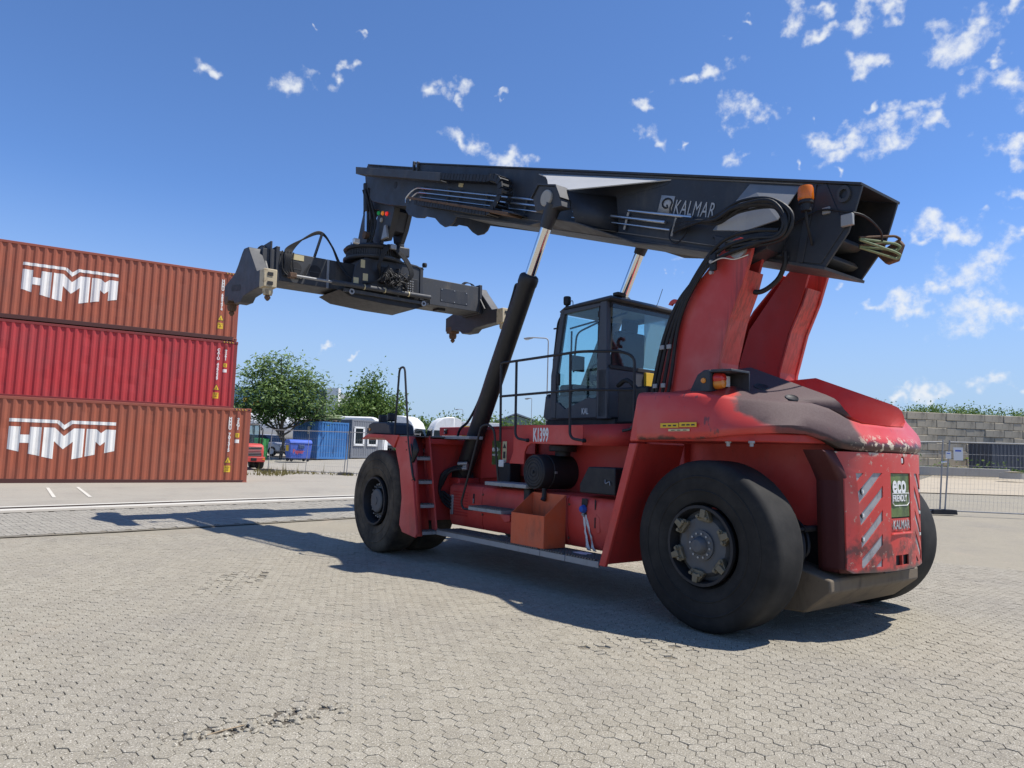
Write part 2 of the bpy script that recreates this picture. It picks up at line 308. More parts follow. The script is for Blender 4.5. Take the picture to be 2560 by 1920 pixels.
paver('soil', (.085, .072, .055, 1), (.085, .072, .055, 1), speck=.4, big=.3)
paver('pale_concrete', (.55, .525, .46, 1), (.55, .525, .46, 1), speck=.2, big=.5)
paver('sandlot', (.42, .355, .26, 1), (.42, .355, .26, 1), speck=.3, big=.8)

# ------------------------------------------------------------------ mesh helpers
C = sc.collection
class MB:
    def __init__(s): s.v = []; s.f = []
    def add(s, v, f):
        k = len(s.v); s.v += [tuple(p) for p in v]; s.f += [tuple(i+k for i in q) for q in f]; return s
    def box(s, c, d, rot=None):
        x, y, z = d[0]/2, d[1]/2, d[2]/2
        P = [Vector(p) for p in ((-x,-y,-z),(x,-y,-z),(x,y,-z),(-x,y,-z),(-x,-y,z),(x,-y,z),(x,y,z),(-x,y,z))]
        if rot is not None: P = [rot @ p for p in P]
        return s.add([Vector(c)+p for p in P], [(0,3,2,1),(4,5,6,7),(0,1,5,4),(1,2,6,5),(2,3,7,6),(3,0,4,7)])
    def bb(s, x0, x1, y0, y1, z0, z1): return s.box(((x0+x1)/2, (y0+y1)/2, (z0+z1)/2), (abs(x1-x0), abs(y1-y0), abs(z1-z0)))
    def prism(s, poly, ax, a, b):
        mk = {'y': lambda p, t: (p[0], t, p[1]), 'x': lambda p, t: (t, p[0], p[1]), 'z': lambda p, t: (p[0], p[1], t)}[ax]
        n = len(poly)
        return s.add([mk(p, a) for p in poly]+[mk(p, b) for p in poly], [tuple(range(n)), tuple(range(2*n-1, n-1, -1))]+[(i, n+i, n+(i+1) % n, (i+1) % n) for i in range(n)])
    def loft(s, rings, caps=True, closed=True):
        n = len(rings[0]); V = [p for r in rings for p in r]; F = []
        for j in range(len(rings)-1):
            for i in range(n if closed else n-1):
                k = (i+1) % n; F.append((j*n+i, j*n+k, (j+1)*n+k, (j+1)*n+i))
        if caps: F.append(tuple(range(n-1, -1, -1))); F.append(tuple(range((len(rings)-1)*n, len(rings)*n)))
        return s.add(V, F)
    def tube(s, pts, r, n=8, caps=True):
        P = [Vector(p) for p in pts]; rings = []; up = None
        for i, p in enumerate(P):
            t = (P[min(i+1, len(P)-1)]-P[max(i-1, 0)]).normalized()
            if up is None:
                up = Vector((0, 0, 1)) if abs(t.z) < .9 else Vector((1, 0, 0))
            a = (up - t*up.dot(t)).normalized(); b = t.cross(a); up = a
            rr = r[i] if isinstance(r, (list, tuple)) else r
            rings.append([p+(a*math.cos(2*math.pi*k/n)+b*math.sin(2*math.pi*k/n))*rr for k in range(n)])
        return s.loft(rings, caps)
    def lathe(s, prof, c, ax='y', n=32, caps=False):
        rings = []
        for r, h in prof:
            ring = []
            for k in range(n):
                a = 2*math.pi*k/n; q = {'y': (r*math.cos(a), h, r*math.sin(a)), 'x': (h, r*math.cos(a), r*math.sin(a)), 'z': (r*math.cos(a), r*math.sin(a), h)}[ax]
                ring.append((c[0]+q[0], c[1]+q[1], c[2]+q[2]))
            rings.append(ring)
        return s.loft(rings, caps)
    def cyl(s, a, b, r, n=16): return s.tube([a, b], r, n)
    def mesh(s, name, smooth=35):
        me = bpy.data.meshes.new(name); me.from_pydata(s.v, [], s.f); me.validate()
        bm = bmesh.new(); bm.from_mesh(me); bmesh.ops.recalc_face_normals(bm, faces=bm.faces); bm.to_mesh(me); bm.free()
        if smooth: smooth_mesh(me, smooth)
        return me
    def build(s, name, mat, parent=None, bevel=0, smooth=35, solid=0, seg=2):
        o = bpy.data.objects.new(name, s.mesh(name, smooth)); C.objects.link(o)
        o.data.materials.append(M[mat]); o.parent = parent
        if solid:
            q = o.modifiers.new('thickness', 'SOLIDIFY'); q.thickness = solid; q.offset = 0
        if bevel:
            q = o.modifiers.new('bevel', 'BEVEL'); q.width = bevel; q.segments = seg; q.limit_method = 'ANGLE'; q.angle_limit = R_(35); q.harden_normals = False
        return o
def smooth_mesh(me, ang):
    me.polygons.foreach_set('use_smooth', [True]*len(me.polygons))
    me.set_sharp_from_angle(angle=R_(ang))
def empty(name, loc, rz=0):
    o = bpy.data.objects.new(name, None); C.objects.link(o); o.location = loc; o.rotation_euler = (0, 0, rz); o.empty_display_size = .2; return o
def tag(o, label=None, cat=None, group=None, kind=None):
    for k, v in (('label', label), ('category', cat), ('group', group), ('kind', kind)):
        if v: o[k] = v
    return o
def arc(pts, r=.06, n=5):
    """round the corners of a polyline"""
    P = [Vector(p) for p in pts]; out = [P[0]]
    for i in range(1, len(P)-1):
        a = (P[i-1]-P[i]); b = (P[i+1]-P[i]); la, lb = a.length, b.length; q = min(r, la*.45, lb*.45)
        s0 = P[i]+a.normalized()*q; s1 = P[i]+b.normalized()*q
        for k in range(n+1):
            t = k/n; out.append(s0*(1-t)**2+P[i]*2*t*(1-t)+s1*t*t)
    out.append(P[-1]); return out
def spline(pts, n=8):
    P = [Vector(p) for p in pts]; P = [P[0]*2-P[1]]+P+[P[-1]*2-P[-2]]; out = []
    for i in range(1, len(P)-2):
        for k in range(n):
            t = k/n; a, b, c, d = P[i-1:i+3]
            out.append(.5*((2*b)+(c-a)*t+(2*a-5*b+4*c-d)*t*t+(3*b-a-3*c+d)*t**3))
    out.append(P[-2]); return out
def text(name, body, size, org, xd, yd, mat, parent, sx=1., extrude=.002, align='LEFT', shear=0., spacing=1., line=1., bold=0.):
    cu = bpy.data.curves.new(name, 'FONT'); cu.body = body; cu.size = size; cu.extrude = extrude; cu.align_x = align; cu.shear = shear; cu.space_character = spacing; cu.space_line = line; cu.offset = bold
    cu.resolution_u = 3
    tmp = bpy.data.objects.new(name, cu); C.objects.link(tmp)
    bpy.context.view_layer.update(); dg = bpy.context.evaluated_depsgraph_get()
    me = bpy.data.meshes.new_from_object(tmp.evaluated_get(dg)); bpy.data.objects.remove(tmp)
    me.materials.clear(); me.materials.append(M[mat])
    o = bpy.data.objects.new(name, me); C.objects.link(o); o.parent = parent
    x = Vector(xd).normalized(); y = Vector(yd).normalized(); z = x.cross(y); org = Vector(org)
    o.matrix_local = Matrix(((x.x*sx, y.x, z.x, org.x), (x.y*sx, y.y, z.y, org.y), (x.z*sx, y.z, z.z, org.z), (0, 0, 0, 1)))
    return o
def lerp(a, b, t): return a+(b-a)*t
def sst(a, b, x):
    t = min(1, max(0, (x-a)/(b-a))); return t*t*(3-2*t)
GZ = [(-1e4, 0), (13, 0), (34, .32), (52, .93), (75, 1.0), (1e5, 1.0)]
def gz(x, y):
    for (a, za), (b, zb) in zip(GZ, GZ[1:]):
        if a <= y < b:
            z = lerp(za, zb, (y-a)/(b-a)); break
    return z + .16*sst(7, 11.5, x)*sst(12, 19, y)*(1-sst(30, 50, y))

# ------------------------------------------------------------------ ground
def sheet(name, p00, p10, p11, p01, off, mat, nu=12, nv=12, kind='structure'):
    b = MB(); V = []
    for j in range(nv+1):
        for i in range(nu+1):
            u, v = i/nu, j/nv
            x = lerp(lerp(p00[0], p10[0], u), lerp(p01[0], p11[0], u), v); y = lerp(lerp(p00[1], p10[1], u), lerp(p01[1], p11[1], u), v)
            V.append((x, y, gz(x, y)+off))
    w = nu+1
    b.add(V, [(j*w+i, j*w+i+1, (j+1)*w+i+1, (j+1)*w+i) for j in range(nv) for i in range(nu)])
    o = b.build(name, mat, None, smooth=0)
    if kind: tag(o, kind=kind)
    return o
gx = [-1500, -400, -150, -80, -45, -25, -15, -8, -3, 3, 7, 8, 9, 10, 11, 11.5, 15, 25, 45, 80, 150, 400, 1500]
gy = [-300, -60, -15, 0, 8, 12, 13, 15, 17, 19, 22, 26, 30, 34, 38, 42, 46, 50, 52, 60, 75, 110, 200, 500, 2500]
b = MB(); w = len(gx)
b.add([(x, y, gz(x, y)-.03) for y in gy for x in gx], [(j*w+i, j*w+i+1, (j+1)*w+i+1, (j+1)*w+i) for j in range(len(gy)-1) for i in range(w-1)])
ground = tag(b.build('ground', 'ground_far', None, smooth=0), kind='structure')
EV = Vector((.727, .686, 0)); NV = Vector((-.686, .727, 0)); Z1 = Vector((-8.24, 11.74, 0))
def zl(u, v): p = Z1+EV*u+NV*v; return (p.x, p.y)
b = MB(); ring = [(0, 1.2, gz(0, 1.2)-.012)]
for k in range(61):
    a = R_(-41.5+83*k/60); d = Vector((math.sin(a), math.cos(a), 0)); dn = d.dot(NV)
    r = 13.95
    if dn > 1e-4: r = min(r, Z1.dot(NV)/dn)
    ring.append((d.x*r, d.y*r, gz(d.x*r, d.y*r)-.012))
mid = [((p[0])*.84, p[1]*.84, gz(p[0]*.84, p[1]*.84)-.012) for p in ring[1:]]
b.add([(-2.6, 1.4, -.012), (2.6, 1.4, -.012)]+mid+ring[1:], [(0, 1, 62, 2)]+[(2+k, 3+k, 0) for k in range(30)]+[(2+k, 3+k, 1) for k in range(30, 60)]+[(2+k, 63+k, 64+k, 3+k) for k in range(60)])
b.f[0] = (0, 32, 1)
bed = tag(b.build('paving_bed', 'joint', None, smooth=0), kind='structure')
brickbed = sheet('brick_bed', zl(-60, .0), zl(60, .0), zl(60, 4.05), zl(-60, 4.05), -.013, 'joint', 80, 6)
# hexagonal block paving, every block with its own chamfered edge; the 300 that show largest are parts
HW = .102; A0 = R_(-18); ax1 = Vector((math.cos(A0), math.sin(A0))); ax2 = Vector((-math.sin(A0), math.cos(A0)))
rr = HW/math.sqrt(3)
hexdir = [(math.cos(A0+R_(60*k+30)), math.sin(A0+R_(60*k+30))) for k in range(6)]
cells = []
for j in range(-5, 175):
    for i in range(-180, 210):
        q = ax1*(HW*(i+.5*(j & 1))) + ax2*(HW*.866*j)
        x, y = q.x, q.y+1.6
        if y < 1.5: continue
        d = math.hypot(x, y)
        if d > 14.0 or abs(x) > y*.86+1.6: continue
        if (Vector((x, y, 0))-Z1).dot(NV) > -.08: continue
        cells.append((x, y))
def scr(x, y):
    d = Vector((x, y, -CAM_H)); zc = d.dot(_F); return 1280+FPX*d.dot(CR)/zc, 960-FPX*d.dot(CU)/zc, zc
cells.sort(key=lambda c: c[0]**2+c[1]**2)
inview = [c for c in cells if 0 <= scr(*c)[0] <= 2560 and scr(*c)[1] <= 1915]
single = set(inview[:300])
PC, PD = Vector((-1.38, 4.30)), Vector((.80, .60)).normalized()
def damage(x, y):
    r = Vector((x, y))-PC; a = r.dot(PD)/.62; c_ = (r.x*-PD.y+r.y*PD.x)/.15; q = a*a+c_*c_
    r2 = Vector((x, y))-Vector((1.15, 6.2)); q2 = (r2.x/.5)**2+(r2.y/.35)**2
    r3 = Vector((x, y))-Vector((-3.2, 8.6)); q3 = (r3.x/.3)**2+(r3.y/.9)**2
    return max(0, 1-q), .35*max(0, 1-q2, .7*(1-q3))
V = []; F = []; T = []
def hexverts(x, y, z, tx=0., ty=0., sc_=1., th=.016, jit=0.):
    top = []; low = []
    for (a, b_) in hexdir:
        r0 = (rr-.0021)*sc_; j1 = 1+random.uniform(-jit, jit)
        px, py = a*(r0-.0026)*j1, b_*(r0-.0026)*j1
        top.append((x+px, y+py, z+tx*px+ty*py))
        low.append((x+a*r0*j1, y+b_*r0*j1, z-.0020+tx*px+ty*py))
    base = [(p[0], p[1], z-th) for p in low]
    return top+low+base
HEXF = [tuple(range(6))]+[(i, 6+i, 6+(i+1) % 6, (i+1) % 6) for i in range(6)]+[(6+i, 12+i, 12+(i+1) % 6, 6+(i+1) % 6) for i in range(6)]
variants = []
for k in range(6):
    me = bpy.data.meshes.new('paver'); me.from_pydata(hexverts(0, 0, 0, jit=.035), [], [tuple(reversed(f)) if False else f for f in HEXF])
    bm = bmesh.new(); bm.from_mesh(me); bmesh.ops.recalc_face_normals(bm, faces=bm.faces); bm.to_mesh(me); bm.free()
    me.materials.append(M['paver_single']); variants.append(me)
for (x, y) in cells:
    d1, d2 = damage(x, y)
    hz = random.gauss(0, .0011); tx, ty = random.gauss(0, .008), random.gauss(0, .008); s_ = 1.
    if d1 > 0:
        if random.random() < .28*d1+.06: continue
        hz -= random.random()*.016*d1; tx += random.gauss(0, .14*d1); ty += random.gauss(0, .14*d1); s_ = 1-.25*d1*random.random()
    elif d2 > 0:
        if random.random() < .05: continue
        hz -= random.random()*.008*d2; tx += random.gauss(0, .05); ty += random.gauss(0, .05); s_ = 1-.1*random.random()
    elif random.random() < .012: s_ = random.uniform(.88, .96); tx += random.gauss(0, .04)
    z = gz(x, y)+hz
    if (x, y) in single:
        o = bpy.data.objects.new('paver', random.choice(variants)); C.objects.link(o); o.parent = ground
        o.location = (x, y, z); o.rotation_euler = (math.atan(ty), -math.atan(tx), 0); o.scale = (s_, s_, 1)
    else:
        k = len(V); V += hexverts(x, y, z, tx, ty, s_, jit=.035); F += [tuple(i+k for i in f) for f in HEXF]; T += [random.random()]*13
me = bpy.data.meshes.new('pavers'); me.from_pydata(V, [], F); at = me.attributes.new('tint', 'FLOAT', 'FACE'); at.data.foreach_set('value', T)
me.materials.append(M['paver']); o = bpy.data.objects.new('pavers', me); C.objects.link(o); o.parent = ground; tag(o, kind='stuff')
bm = bmesh.new(); bm.from_mesh(me); bmesh.ops.recalc_face_normals(bm, faces=bm.faces); bm.to_mesh(me); bm.free()
rd0 = random.Random(31); bmr = bmesh.new()
for k in range(260):
    a_, c0 = rd0.gauss(0, .34), rd0.gauss(0, .075); p = PC+PD*a_+Vector((-PD.y, PD.x))*c0; r_ = rd0.choice((.006, .009, .013, .018, .026))*rd0.uniform(.7, 1.3)
    g = bmesh.ops.create_icosphere(bmr, subdivisions=1, radius=r_)
    for v in g['verts']: v.co = Vector((v.co.x*rd0.uniform(.7, 1.3), v.co.y*rd0.uniform(.7, 1.3), v.co.z*rd0.uniform(.35, .8)))+Vector((p.x, p.y, -.008+r_*.25))
me = bpy.data.meshes.new('rubble'); bmr.to_mesh(me); bmr.free(); at = me.attributes.new('tint', 'FLOAT', 'FACE'); at.data.foreach_set('value', [random.random() for _ in me.polygons]); me.materials.append(M['paver'])
o = tag(bpy.data.objects.new('rubble', me), 'loose stone crumbs in the broken patch of paving', 'rubble', kind='stuff'); C.objects.link(o)
tag(MB().tube(spline([(-1.62, 4.08, .006), (-1.55, 4.14, .012), (-1.47, 4.23, .008)], 4), .004, 5).build('twig', 'wood', None), 'thin brown twig lying in the broken patch of paving', 'twig')
tag(sheet('soil_patch', (-1.98, 3.78), (-.86, 4.62), (-.95, 4.78), (-2.05, 3.95), -.0105, 'soil', 6, 3), kind='structure')
# band of rectangular bricks laid herringbone beyond the hexagons
V = []; F = []; T = []
BL, BW = .20, .10
def brick_at(u0, v0, du, dv):
    if v0 < .02 or v0+dv > 4.03: return
    z = random.gauss(0, .0015); g = .004; c4 = []
    for (a, b_) in ((u0+g, v0+g), (u0+du-g, v0+g), (u0+du-g, v0+dv-g), (u0+g, v0+dv-g)):
        p = Z1+EV*a+NV*b_; c4.append((p.x, p.y, gz(p.x, p.y)+z))
    k = len(V); V.extend(c4); V.extend([(p[0], p[1], p[2]-.014) for p in c4])
    F.extend([tuple(k+i for i in f) for f in ((0, 1, 2, 3), (0, 4, 5, 1), (1, 5, 6, 2), (2, 6, 7, 3), (3, 7, 4, 0))]); T.extend([random.random()]*5)
for j in range(0, 42):
    for i in range(-40, 150):
        # herringbone cell
        u = i*BW; v = j*BW
        k = (i - j) % 4
        if k == 0: brick_at(u, v, BL, BW)
        elif k == 2: brick_at(u, v-BW, BW, BL)
me = bpy.data.meshes.new('bricks'); me.from_pydata(V, [], F); at = me.attributes.new('tint', 'FLOAT', 'FACE'); at.data.foreach_set('value', T); me.materials.append(M['brick_paver'])
bm = bmesh.new(); bm.from_mesh(me); bmesh.ops.recalc_face_normals(bm, faces=bm.faces); bm.to_mesh(me); bm.free()
o = bpy.data.objects.new('bricks', me); C.objects.link(o); o.parent = brickbed; tag(o, kind='stuff')
# drain channel between two concrete bands, then the paler storage yard
sheet('concrete_apron', zl(-60, 4.06), zl(60, 4.06), zl(60, 4.55), zl(-60, 4.55), .002, 'yard_concrete', 90, 2)
sheet('concrete_strip', zl(-60, 4.55), zl(60, 4.55), zl(60, 4.95), zl(-60, 4.95), .0025, 'pale_concrete', 90, 2)
sheet('drain_channel', zl(-60, 4.95), zl(60, 4.95), zl(60, 5.30), zl(-60, 5.30), -.012, 'black', 90, 1)
sheet('concrete_strip', zl(-60, 5.30), zl(60, 5.30), zl(60, 5.55), zl(-60, 5.55), .002, 'pale_concrete', 90, 2)
sheet('rail', zl(-60, 5.10), zl(60, 5.10), zl(60, 5.14), zl(-60, 5.14), .001, 'rust', 90, 1)
sheet('yard', zl(-60, 5.55), zl(60, 5.55), zl(60, 75), zl(-60, 75), -.008, 'yard_concrete', 60, 50)
for (a, b_) in (((-14.0, 21.8), (-11.88, 18.81)), ((-13.45, 22.39), (-11.19, 19.24))):
    d = Vector((b_[0]-a[0], b_[1]-a[1])).normalized(); n = Vector((-d.y, d.x))*.042
    sheet('painted_line', (a[0]-n.x, a[1]-n.y), (a[0]+n.x, a[1]+n.y), (b_[0]+n.x, b_[1]+n.y), (b_[0]-n.x, b_[1]-n.y), .002, 'line_worn', 1, 12)
sheet('sand_lot', (16, 31), (62, 31), (75, 62), (38, 62), .004, 'sandlot', 10, 30)

# ------------------------------------------------------------------ reach stacker (x forward, y to its left flank, z up)
RS = tag(empty('reach_stacker', (3.072, 7.709, 0), R_(127.416)), 'red container reach stacker with charcoal boom, raised over grey block paving', 'reach stacker')
def part(mb, name, mat, bevel=0, parent=None, **k): return mb.build(name, mat, parent or RS, bevel, **k)
WR = .795
# wheels -----------------------------------------------------------------
def wheel(x, yo, sgn, front, inner=False):
    """yo = outer face of the tyre, sgn = side (+1 left)"""
    e = empty('wheel', (x, yo, WR)); e.parent = RS
    e.scale = (1, sgn, 1)
    W = .50
    prof = [(.365, -.10), (.40, -.035), (.47, -.008), (.58, .0), (.70, -.004), (.750, -.016), (.781, -.040), (.794, -.070), (.795, -.12), (.795, -W+.16), (.793, -W+.10), (.775, -W+.05), (.73, -W+.02), (.6, -W), (.45, -W+.01), (.365, -W+.1), (.365, -.10)]
    b = MB().lathe(prof, (0, 0, 0), 'y', 72)
    ty = b.build('tyre', 'tyre_dusty' if front else 'tyre', e, smooth=40)
    if not inner:
        g = MB()
        for rr_, h in ((.50, -.004), (.63, .0)): g.lathe([(rr_, h), (rr_+.006, h+.006), (rr_+.014, h+.006), (rr_+.02, h)], (0, 0, 0), 'y', 72)
        g.build('sidewall_ring', 'tyre_dusty' if front else 'tyre', e, smooth=60)
    if inner: return e
    rim = MB().lathe([(.372, -.03), (.372, .012), (.345, .012), (.335, -.03), (.325, -.10), (.325, -.30)], (0, 0, 0), 'y', 48)
    rim.build('rim', 'black', e, smooth=40)
    if not front:
        MB().lathe([(.325, -.11), (.29, -.10), (.255, -.045), (.14, -.035), (.14, -.012), (.085, -.006), (.078, .03), (.055, .055), (.0, .062)], (0, 0, 0), 'y', 40).build('hub', 'hub_grey', e, smooth=35)
        MB().lathe([(.325, -.30), (.0, -.30)], (0, 0, 0), 'y', 40).build('wheel_disc', 'black', e, smooth=0)
        for k in range(6):
            a = R_(60*k+30+8); ca, sa = math.cos(a), math.sin(a)
            n = MB().prism([(-.085, -.04), (-.045, .035), (-.03, .075), (.03, .075), (.045, .035), (.085, -.04), (.06, -.06), (-.06, -.06)], 'y', -.06, .012)
            q = n.build('rim_clamp', 'clamp_brass', e, bevel=.008); q.location = (ca*.278, -.012, sa*.278); q.rotation_euler = (0, math.pi/2-a, 0); q.scale = (.92, .8, .85)
            for s_ in (-1, 1):
                n = MB().lathe([(.0, .045), (.018, .045), (.018, .012), (.03, .012), (.03, .0)], (0, 0, 0), 'y', 6)
                q2 = n.build('nut', 'clamp_brass', q, smooth=20); q2.location = (s_*.055, .012, -.015)
            q3 = MB().prism([(-.035, -.02), (.035, -.02), (.028, .075), (-.028, .075)], 'y', .0, .035).build('wedge', 'clamp_brass', q, bevel=.006); q3.location = (0, .01, .0)
        for k in range(12):
            a = R_(30*k+10); n = MB().lathe([(0, .012), (.011, .012), (.011, -.02)], (0, 0, 0), 'y', 6)
            q = n.build('hub_bolt', 'steel', e, smooth=20); q.location = (math.cos(a)*.112, -.008, math.sin(a)*.112)
    else:
        MB().lathe([(.325, -.30), (.30, -.20), (.285, -.13), (.225, -.125), (.215, -.10), (.19, -.09), (.185, -.045), (.165, -.03), (.06, -.028), (.058, -.018), (0, -.016)], (0, 0, 0), 'y', 40).build('hub', 'hub_grey', e, smooth=35)
        for k in range(20):
            a = R_(18*k); n = MB().lathe([(0, .035), (.013, .035), (.013, .008), (.02, .008), (.02, -.03)], (0, 0, 0), 'y', 6)
            q = n.build('wheel_nut', 'steel', e, smooth=20); q.location = (math.cos(a)*.256, -.115, math.sin(a)*.256)
    return e
wheel(0, 1.608, 1, False); wheel(0, -1.608, -1, False)
wheel(5.98, 1.95, 1, True); wheel(5.98, -1.95, -1, True); wheel(5.98, 1.38, 1, True, True); wheel(5.98, -1.38, -1, True, True)
part(MB().lathe([(.20, -1.9), (.20, -1.0), (.30, -.8), (.30, .8), (.20, 1.0), (.20, 1.9)], (5.98, 0, WR), 'y', 20), 'drive_axle', 'black')
# steer axle with its pale guard plate
b = MB().prism([(-.87, .55), (-.87, .43), (-.62, .22), (-.2, .20), (.5, .30), (.5, .6), (-.4, .66)], 'y', -.88, .88)
part(b, 'steer_axle', 'axle', .02)
b = MB(); b.cyl((-.35, .5, .72), (-.35, 1.15, .74), .075, 14); b.cyl((-.35, 1.1, .74), (-.35, 1.22, .74), .03, 10); b.cyl((-.62, .9, .98), (-.62, 1.14, .98), .018, 8); b.cyl((-.62,.5,.98),(-.62,.9,.98),.03,10); b.cyl((-.55, .85, .80), (-.55, 1.2, .78), .02, 8)
part(b, 'steering_cylinder', 'black')
for k, y in enumerate((.66, .74, .82)):
    part(MB().tube(spline([(-.2, y, 1.1), (-.45, y+.08, 1.05-.04*k), (-.6, y+.14, .92), (-.62, y+.18, .75-.05*k), (-.4, y+.1, .66)]), .018, 8), 'steering_hose', 'hose')
part(MB().bb(-.75, .9, -.55, .55, .55, 1.5), 'rear_frame', 'black')

# lower counterweight with recessed chevrons on its curved back -------------------------------------------------
def xr(y): return -1.11+.26*y*y
cw_rings = []
for (z, hw, xo) in ((.60, .70, .06), (.64, .73, .0), (1.44, .75, .0), (1.57, .85, .0), (1.70, .97, .0), (1.715, .975, .01)):
    ring = []
    for k in range(0, 5): ring.append((-.66-.05*k, hw-.02*(k == 0), z))
    for k in range(6):
        a = k/5*math.pi/2; ring.append((-.90+.0-.06*math.sin(a)*0 - (abs(xr(hw-.08))-.90)*math.sin(a)+xo, hw-.08*(1-math.cos(a)) if k < 5 else hw-.08, z))
    half = ring; full = half+[(x, -y, zz) for (x, y, zz) in reversed(half)]
    cw_rings.append([(x+.03 if x < -.88 else x, y, zz) for (x, y, zz) in full])
part(MB().loft(cw_rings), 'counterweight', 'red_dirty', .012)
SLOTS = [[(.654,1.513),(.563,1.514),(.642,1.429)], [(.426,1.517),(.323,1.518),(.621,1.231),(.631,1.319)], [(.319,1.39),(.322,1.31),(.605,1.038),(.62,1.116)], [(.327,1.167),(.329,1.093),(.600,.837),(.605,.909)], [(.333,.95),(.335,.872),(.576,.661),(.601,.667),(.597,.729)], [(.339,.736),(.343,.663),(.442,.662)]]
HOLES = [[(.565+.033*math.cos(R_(a)), zc+.036*math.sin(R_(a))) for a in range(0, 360, 30)] for zc in ()]
ECO = [(.20,1.52),(-.20,1.52),(-.20,.97),(.20,.97)]
TOWHOLE = [(.136,.755),(-.12,.755),(-.12,.66),(.136,.66)]
for s_ in SLOTS[2:5]:
    n_ = len(s_); s_[0] = (s_[0][0], s_[0][1]+.013); s_[1] = (s_[1][0], s_[1][1]-.013); s_[2] = (s_[2][0], s_[2][1]-.008); s_[-1] = (s_[-1][0], s_[-1][1]+.014)
SLOTS[1][0] = (.446, 1.517); SLOTS[1][3] = (.633, 1.345)
loops = [s_ for s_ in SLOTS]+[[(-y, z) for (y, z) in s_] for s_ in SLOTS]+[ECO, TOWHOLE]
camhole = [(-.034+.04*math.cos(R_(a)), 1.638+.045*math.sin(R_(a))) for a in range(0, 360, 30)]; loops.append(camhole)
bm = bmesh.new()
def loop(pts):
    vs = [bm.verts.new((y, z, 0)) for y, z in pts]
    return [bm.edges.new((vs[i], vs[(i+1) % len(vs)])) for i in range(len(vs))]
outl = [(.70,.615),(.73,.64),(.735,1.44),(.76,1.50),(.84,1.60),(.93,1.705)]
ed = loop(outl+[(-y, z) for y, z in reversed(outl)])
for L in loops: ed += loop(L)
bmesh.ops.triangle_fill(bm, use_beauty=True, edges=ed, normal=(0, 0, 1))
for k in range(-8, 9):
    bmesh.ops.bisect_plane(bm, geom=bm.verts[:]+bm.edges[:]+bm.faces[:], plane_co=(k*.105, 0, 0), plane_no=(1, 0, 0))
r = bmesh.ops.extrude_face_region(bm, geom=bm.faces[:])
ext = [g for g in r['geom'] if isinstance(g, bmesh.types.BMVert)]
exts = set(ext)
for v in bm.verts:
    y, z = v.co.x, v.co.y
    v.co = Vector((xr(y)+(.014 if v in exts else 0.) + .9*max(0, abs(y)-.70), y, z))
bmesh.ops.recalc_face_normals(bm, faces=bm.faces)
me = bpy.data.meshes.new('rear_panel'); bm.to_mesh(me); bm.free(); smooth_mesh(me, 30)
o = bpy.data.objects.new('rear_panel', me); C.objects.link(o); me.materials.append(M['rear_red']); o.parent = RS
def curved_plate(name, poly, mat, parent, off, n=4):
    b = MB(); ys = [p[0] for p in poly]; bm = bmesh.new(); vs = [bm.verts.new((y, z, 0)) for y, z in poly]; bm.faces.new(vs)
    for k in range(-8, 9): bmesh.ops.bisect_plane(bm, geom=bm.verts[:]+bm.edges[:]+bm.faces[:], plane_co=(k*.09, 0, 0), plane_no=(1, 0, 0))
    r = bmesh.ops.extrude_face_region(bm, geom=bm.faces[:]); ex = set(g for g in r['geom'] if isinstance(g, bmesh.types.BMVert))
    for v in bm.verts: v.co = Vector((xr(v.co.x)+off+(.004 if v in ex else 0), v.co.x, v.co.y))
    bmesh.ops.recalc_face_normals(bm, faces=bm.faces); me = bpy.data.meshes.new(name); bm.to_mesh(me); bm.free()
    o = bpy.data.objects.new(name, me); C.objects.link(o); me.materials.append(M[mat]); o.parent = parent; return o
for L in SLOTS+[[(-y, z) for (y, z) in reversed(s_)] for s_ in SLOTS]:
    cy = sum(p[0] for p in L)/len(L); cz = sum(p[1] for p in L)/len(L)
    curved_plate('reflective_stripe', [(cy+(y-cy)*1.0, cz+(z-cz)*1.0) for y, z in L], 'stripe_grey', o, .0095)
for sg in (1, -1):
    for zc in (1.346, 1.134, .919):
        part(MB().lathe([(.034, -.004), (.034, .02), (.0, .02)], (xr(.565)+.012, sg*.567, zc), 'x', 14), 'light_hole', 'black', parent=o)
        part(MB().box((xr(.565)+.006, sg*.575, zc-.004), (.012, .026, .03)), 'lamp_insert', 'lens_clear', .003, parent=o)
eco = curved_plate('sign_plate', [(.19, 1.515), (-.19, 1.515), (-.19, 1.108), (.19, 1.108)], 'eco_green', RS, .0095)
text('sign_lettering', 'eco', .235, (xr(0)+.0075, .172, 1.335), (0, -1, 0), (0, 0, 1), 'paper_white', eco, sx=.80, bold=.006)
text('sign_lettering', 'FRIENDLY', .088, (xr(0)+.0075, .165, 1.255), (0, -1, 0), (0, 0, 1), 'paper_white', eco, sx=.72, bold=.001)
fr = MB()
fr.tube([(xr(0)+.009, a, zz) for a, zz in ((.168, 1.24), (.172, 1.33-.0), (-.165, 1.33), (-.168, 1.24), (-.13, 1.215), (.13, 1.215), (.168, 1.24))], .004, 5); part(fr, 'sign_border', 'paper_white', parent=eco)
kp = curved_plate('nameplate', [(.19, 1.095), (-.19, 1.095), (-.19, .975), (.19, .975)], 'rear_red', RS, .0105)
text('nameplate_lettering', 'KALMAR', .115, (xr(0)+.0075, .175, .998), (0, -1, 0), (0, 0, 1), 'stripe_grey', kp, sx=.76, bold=.002)
part(MB().prism([(.19, .96), (-.19, .96), (-.205, .945), (.205, .945)], 'x', xr(.1)-.012, xr(.1)+.01), 'sign_ledge', 'red', .003)
part(MB().bb(xr(0)+.03, xr(0)+.05, -.3, .3, .6, 1.69), 'backing_plate', 'black')
part(MB().box((xr(0)+.012, -.03, 1.638), (.02, .035, .05)), 'rear_camera', 'lens_clear', .006)
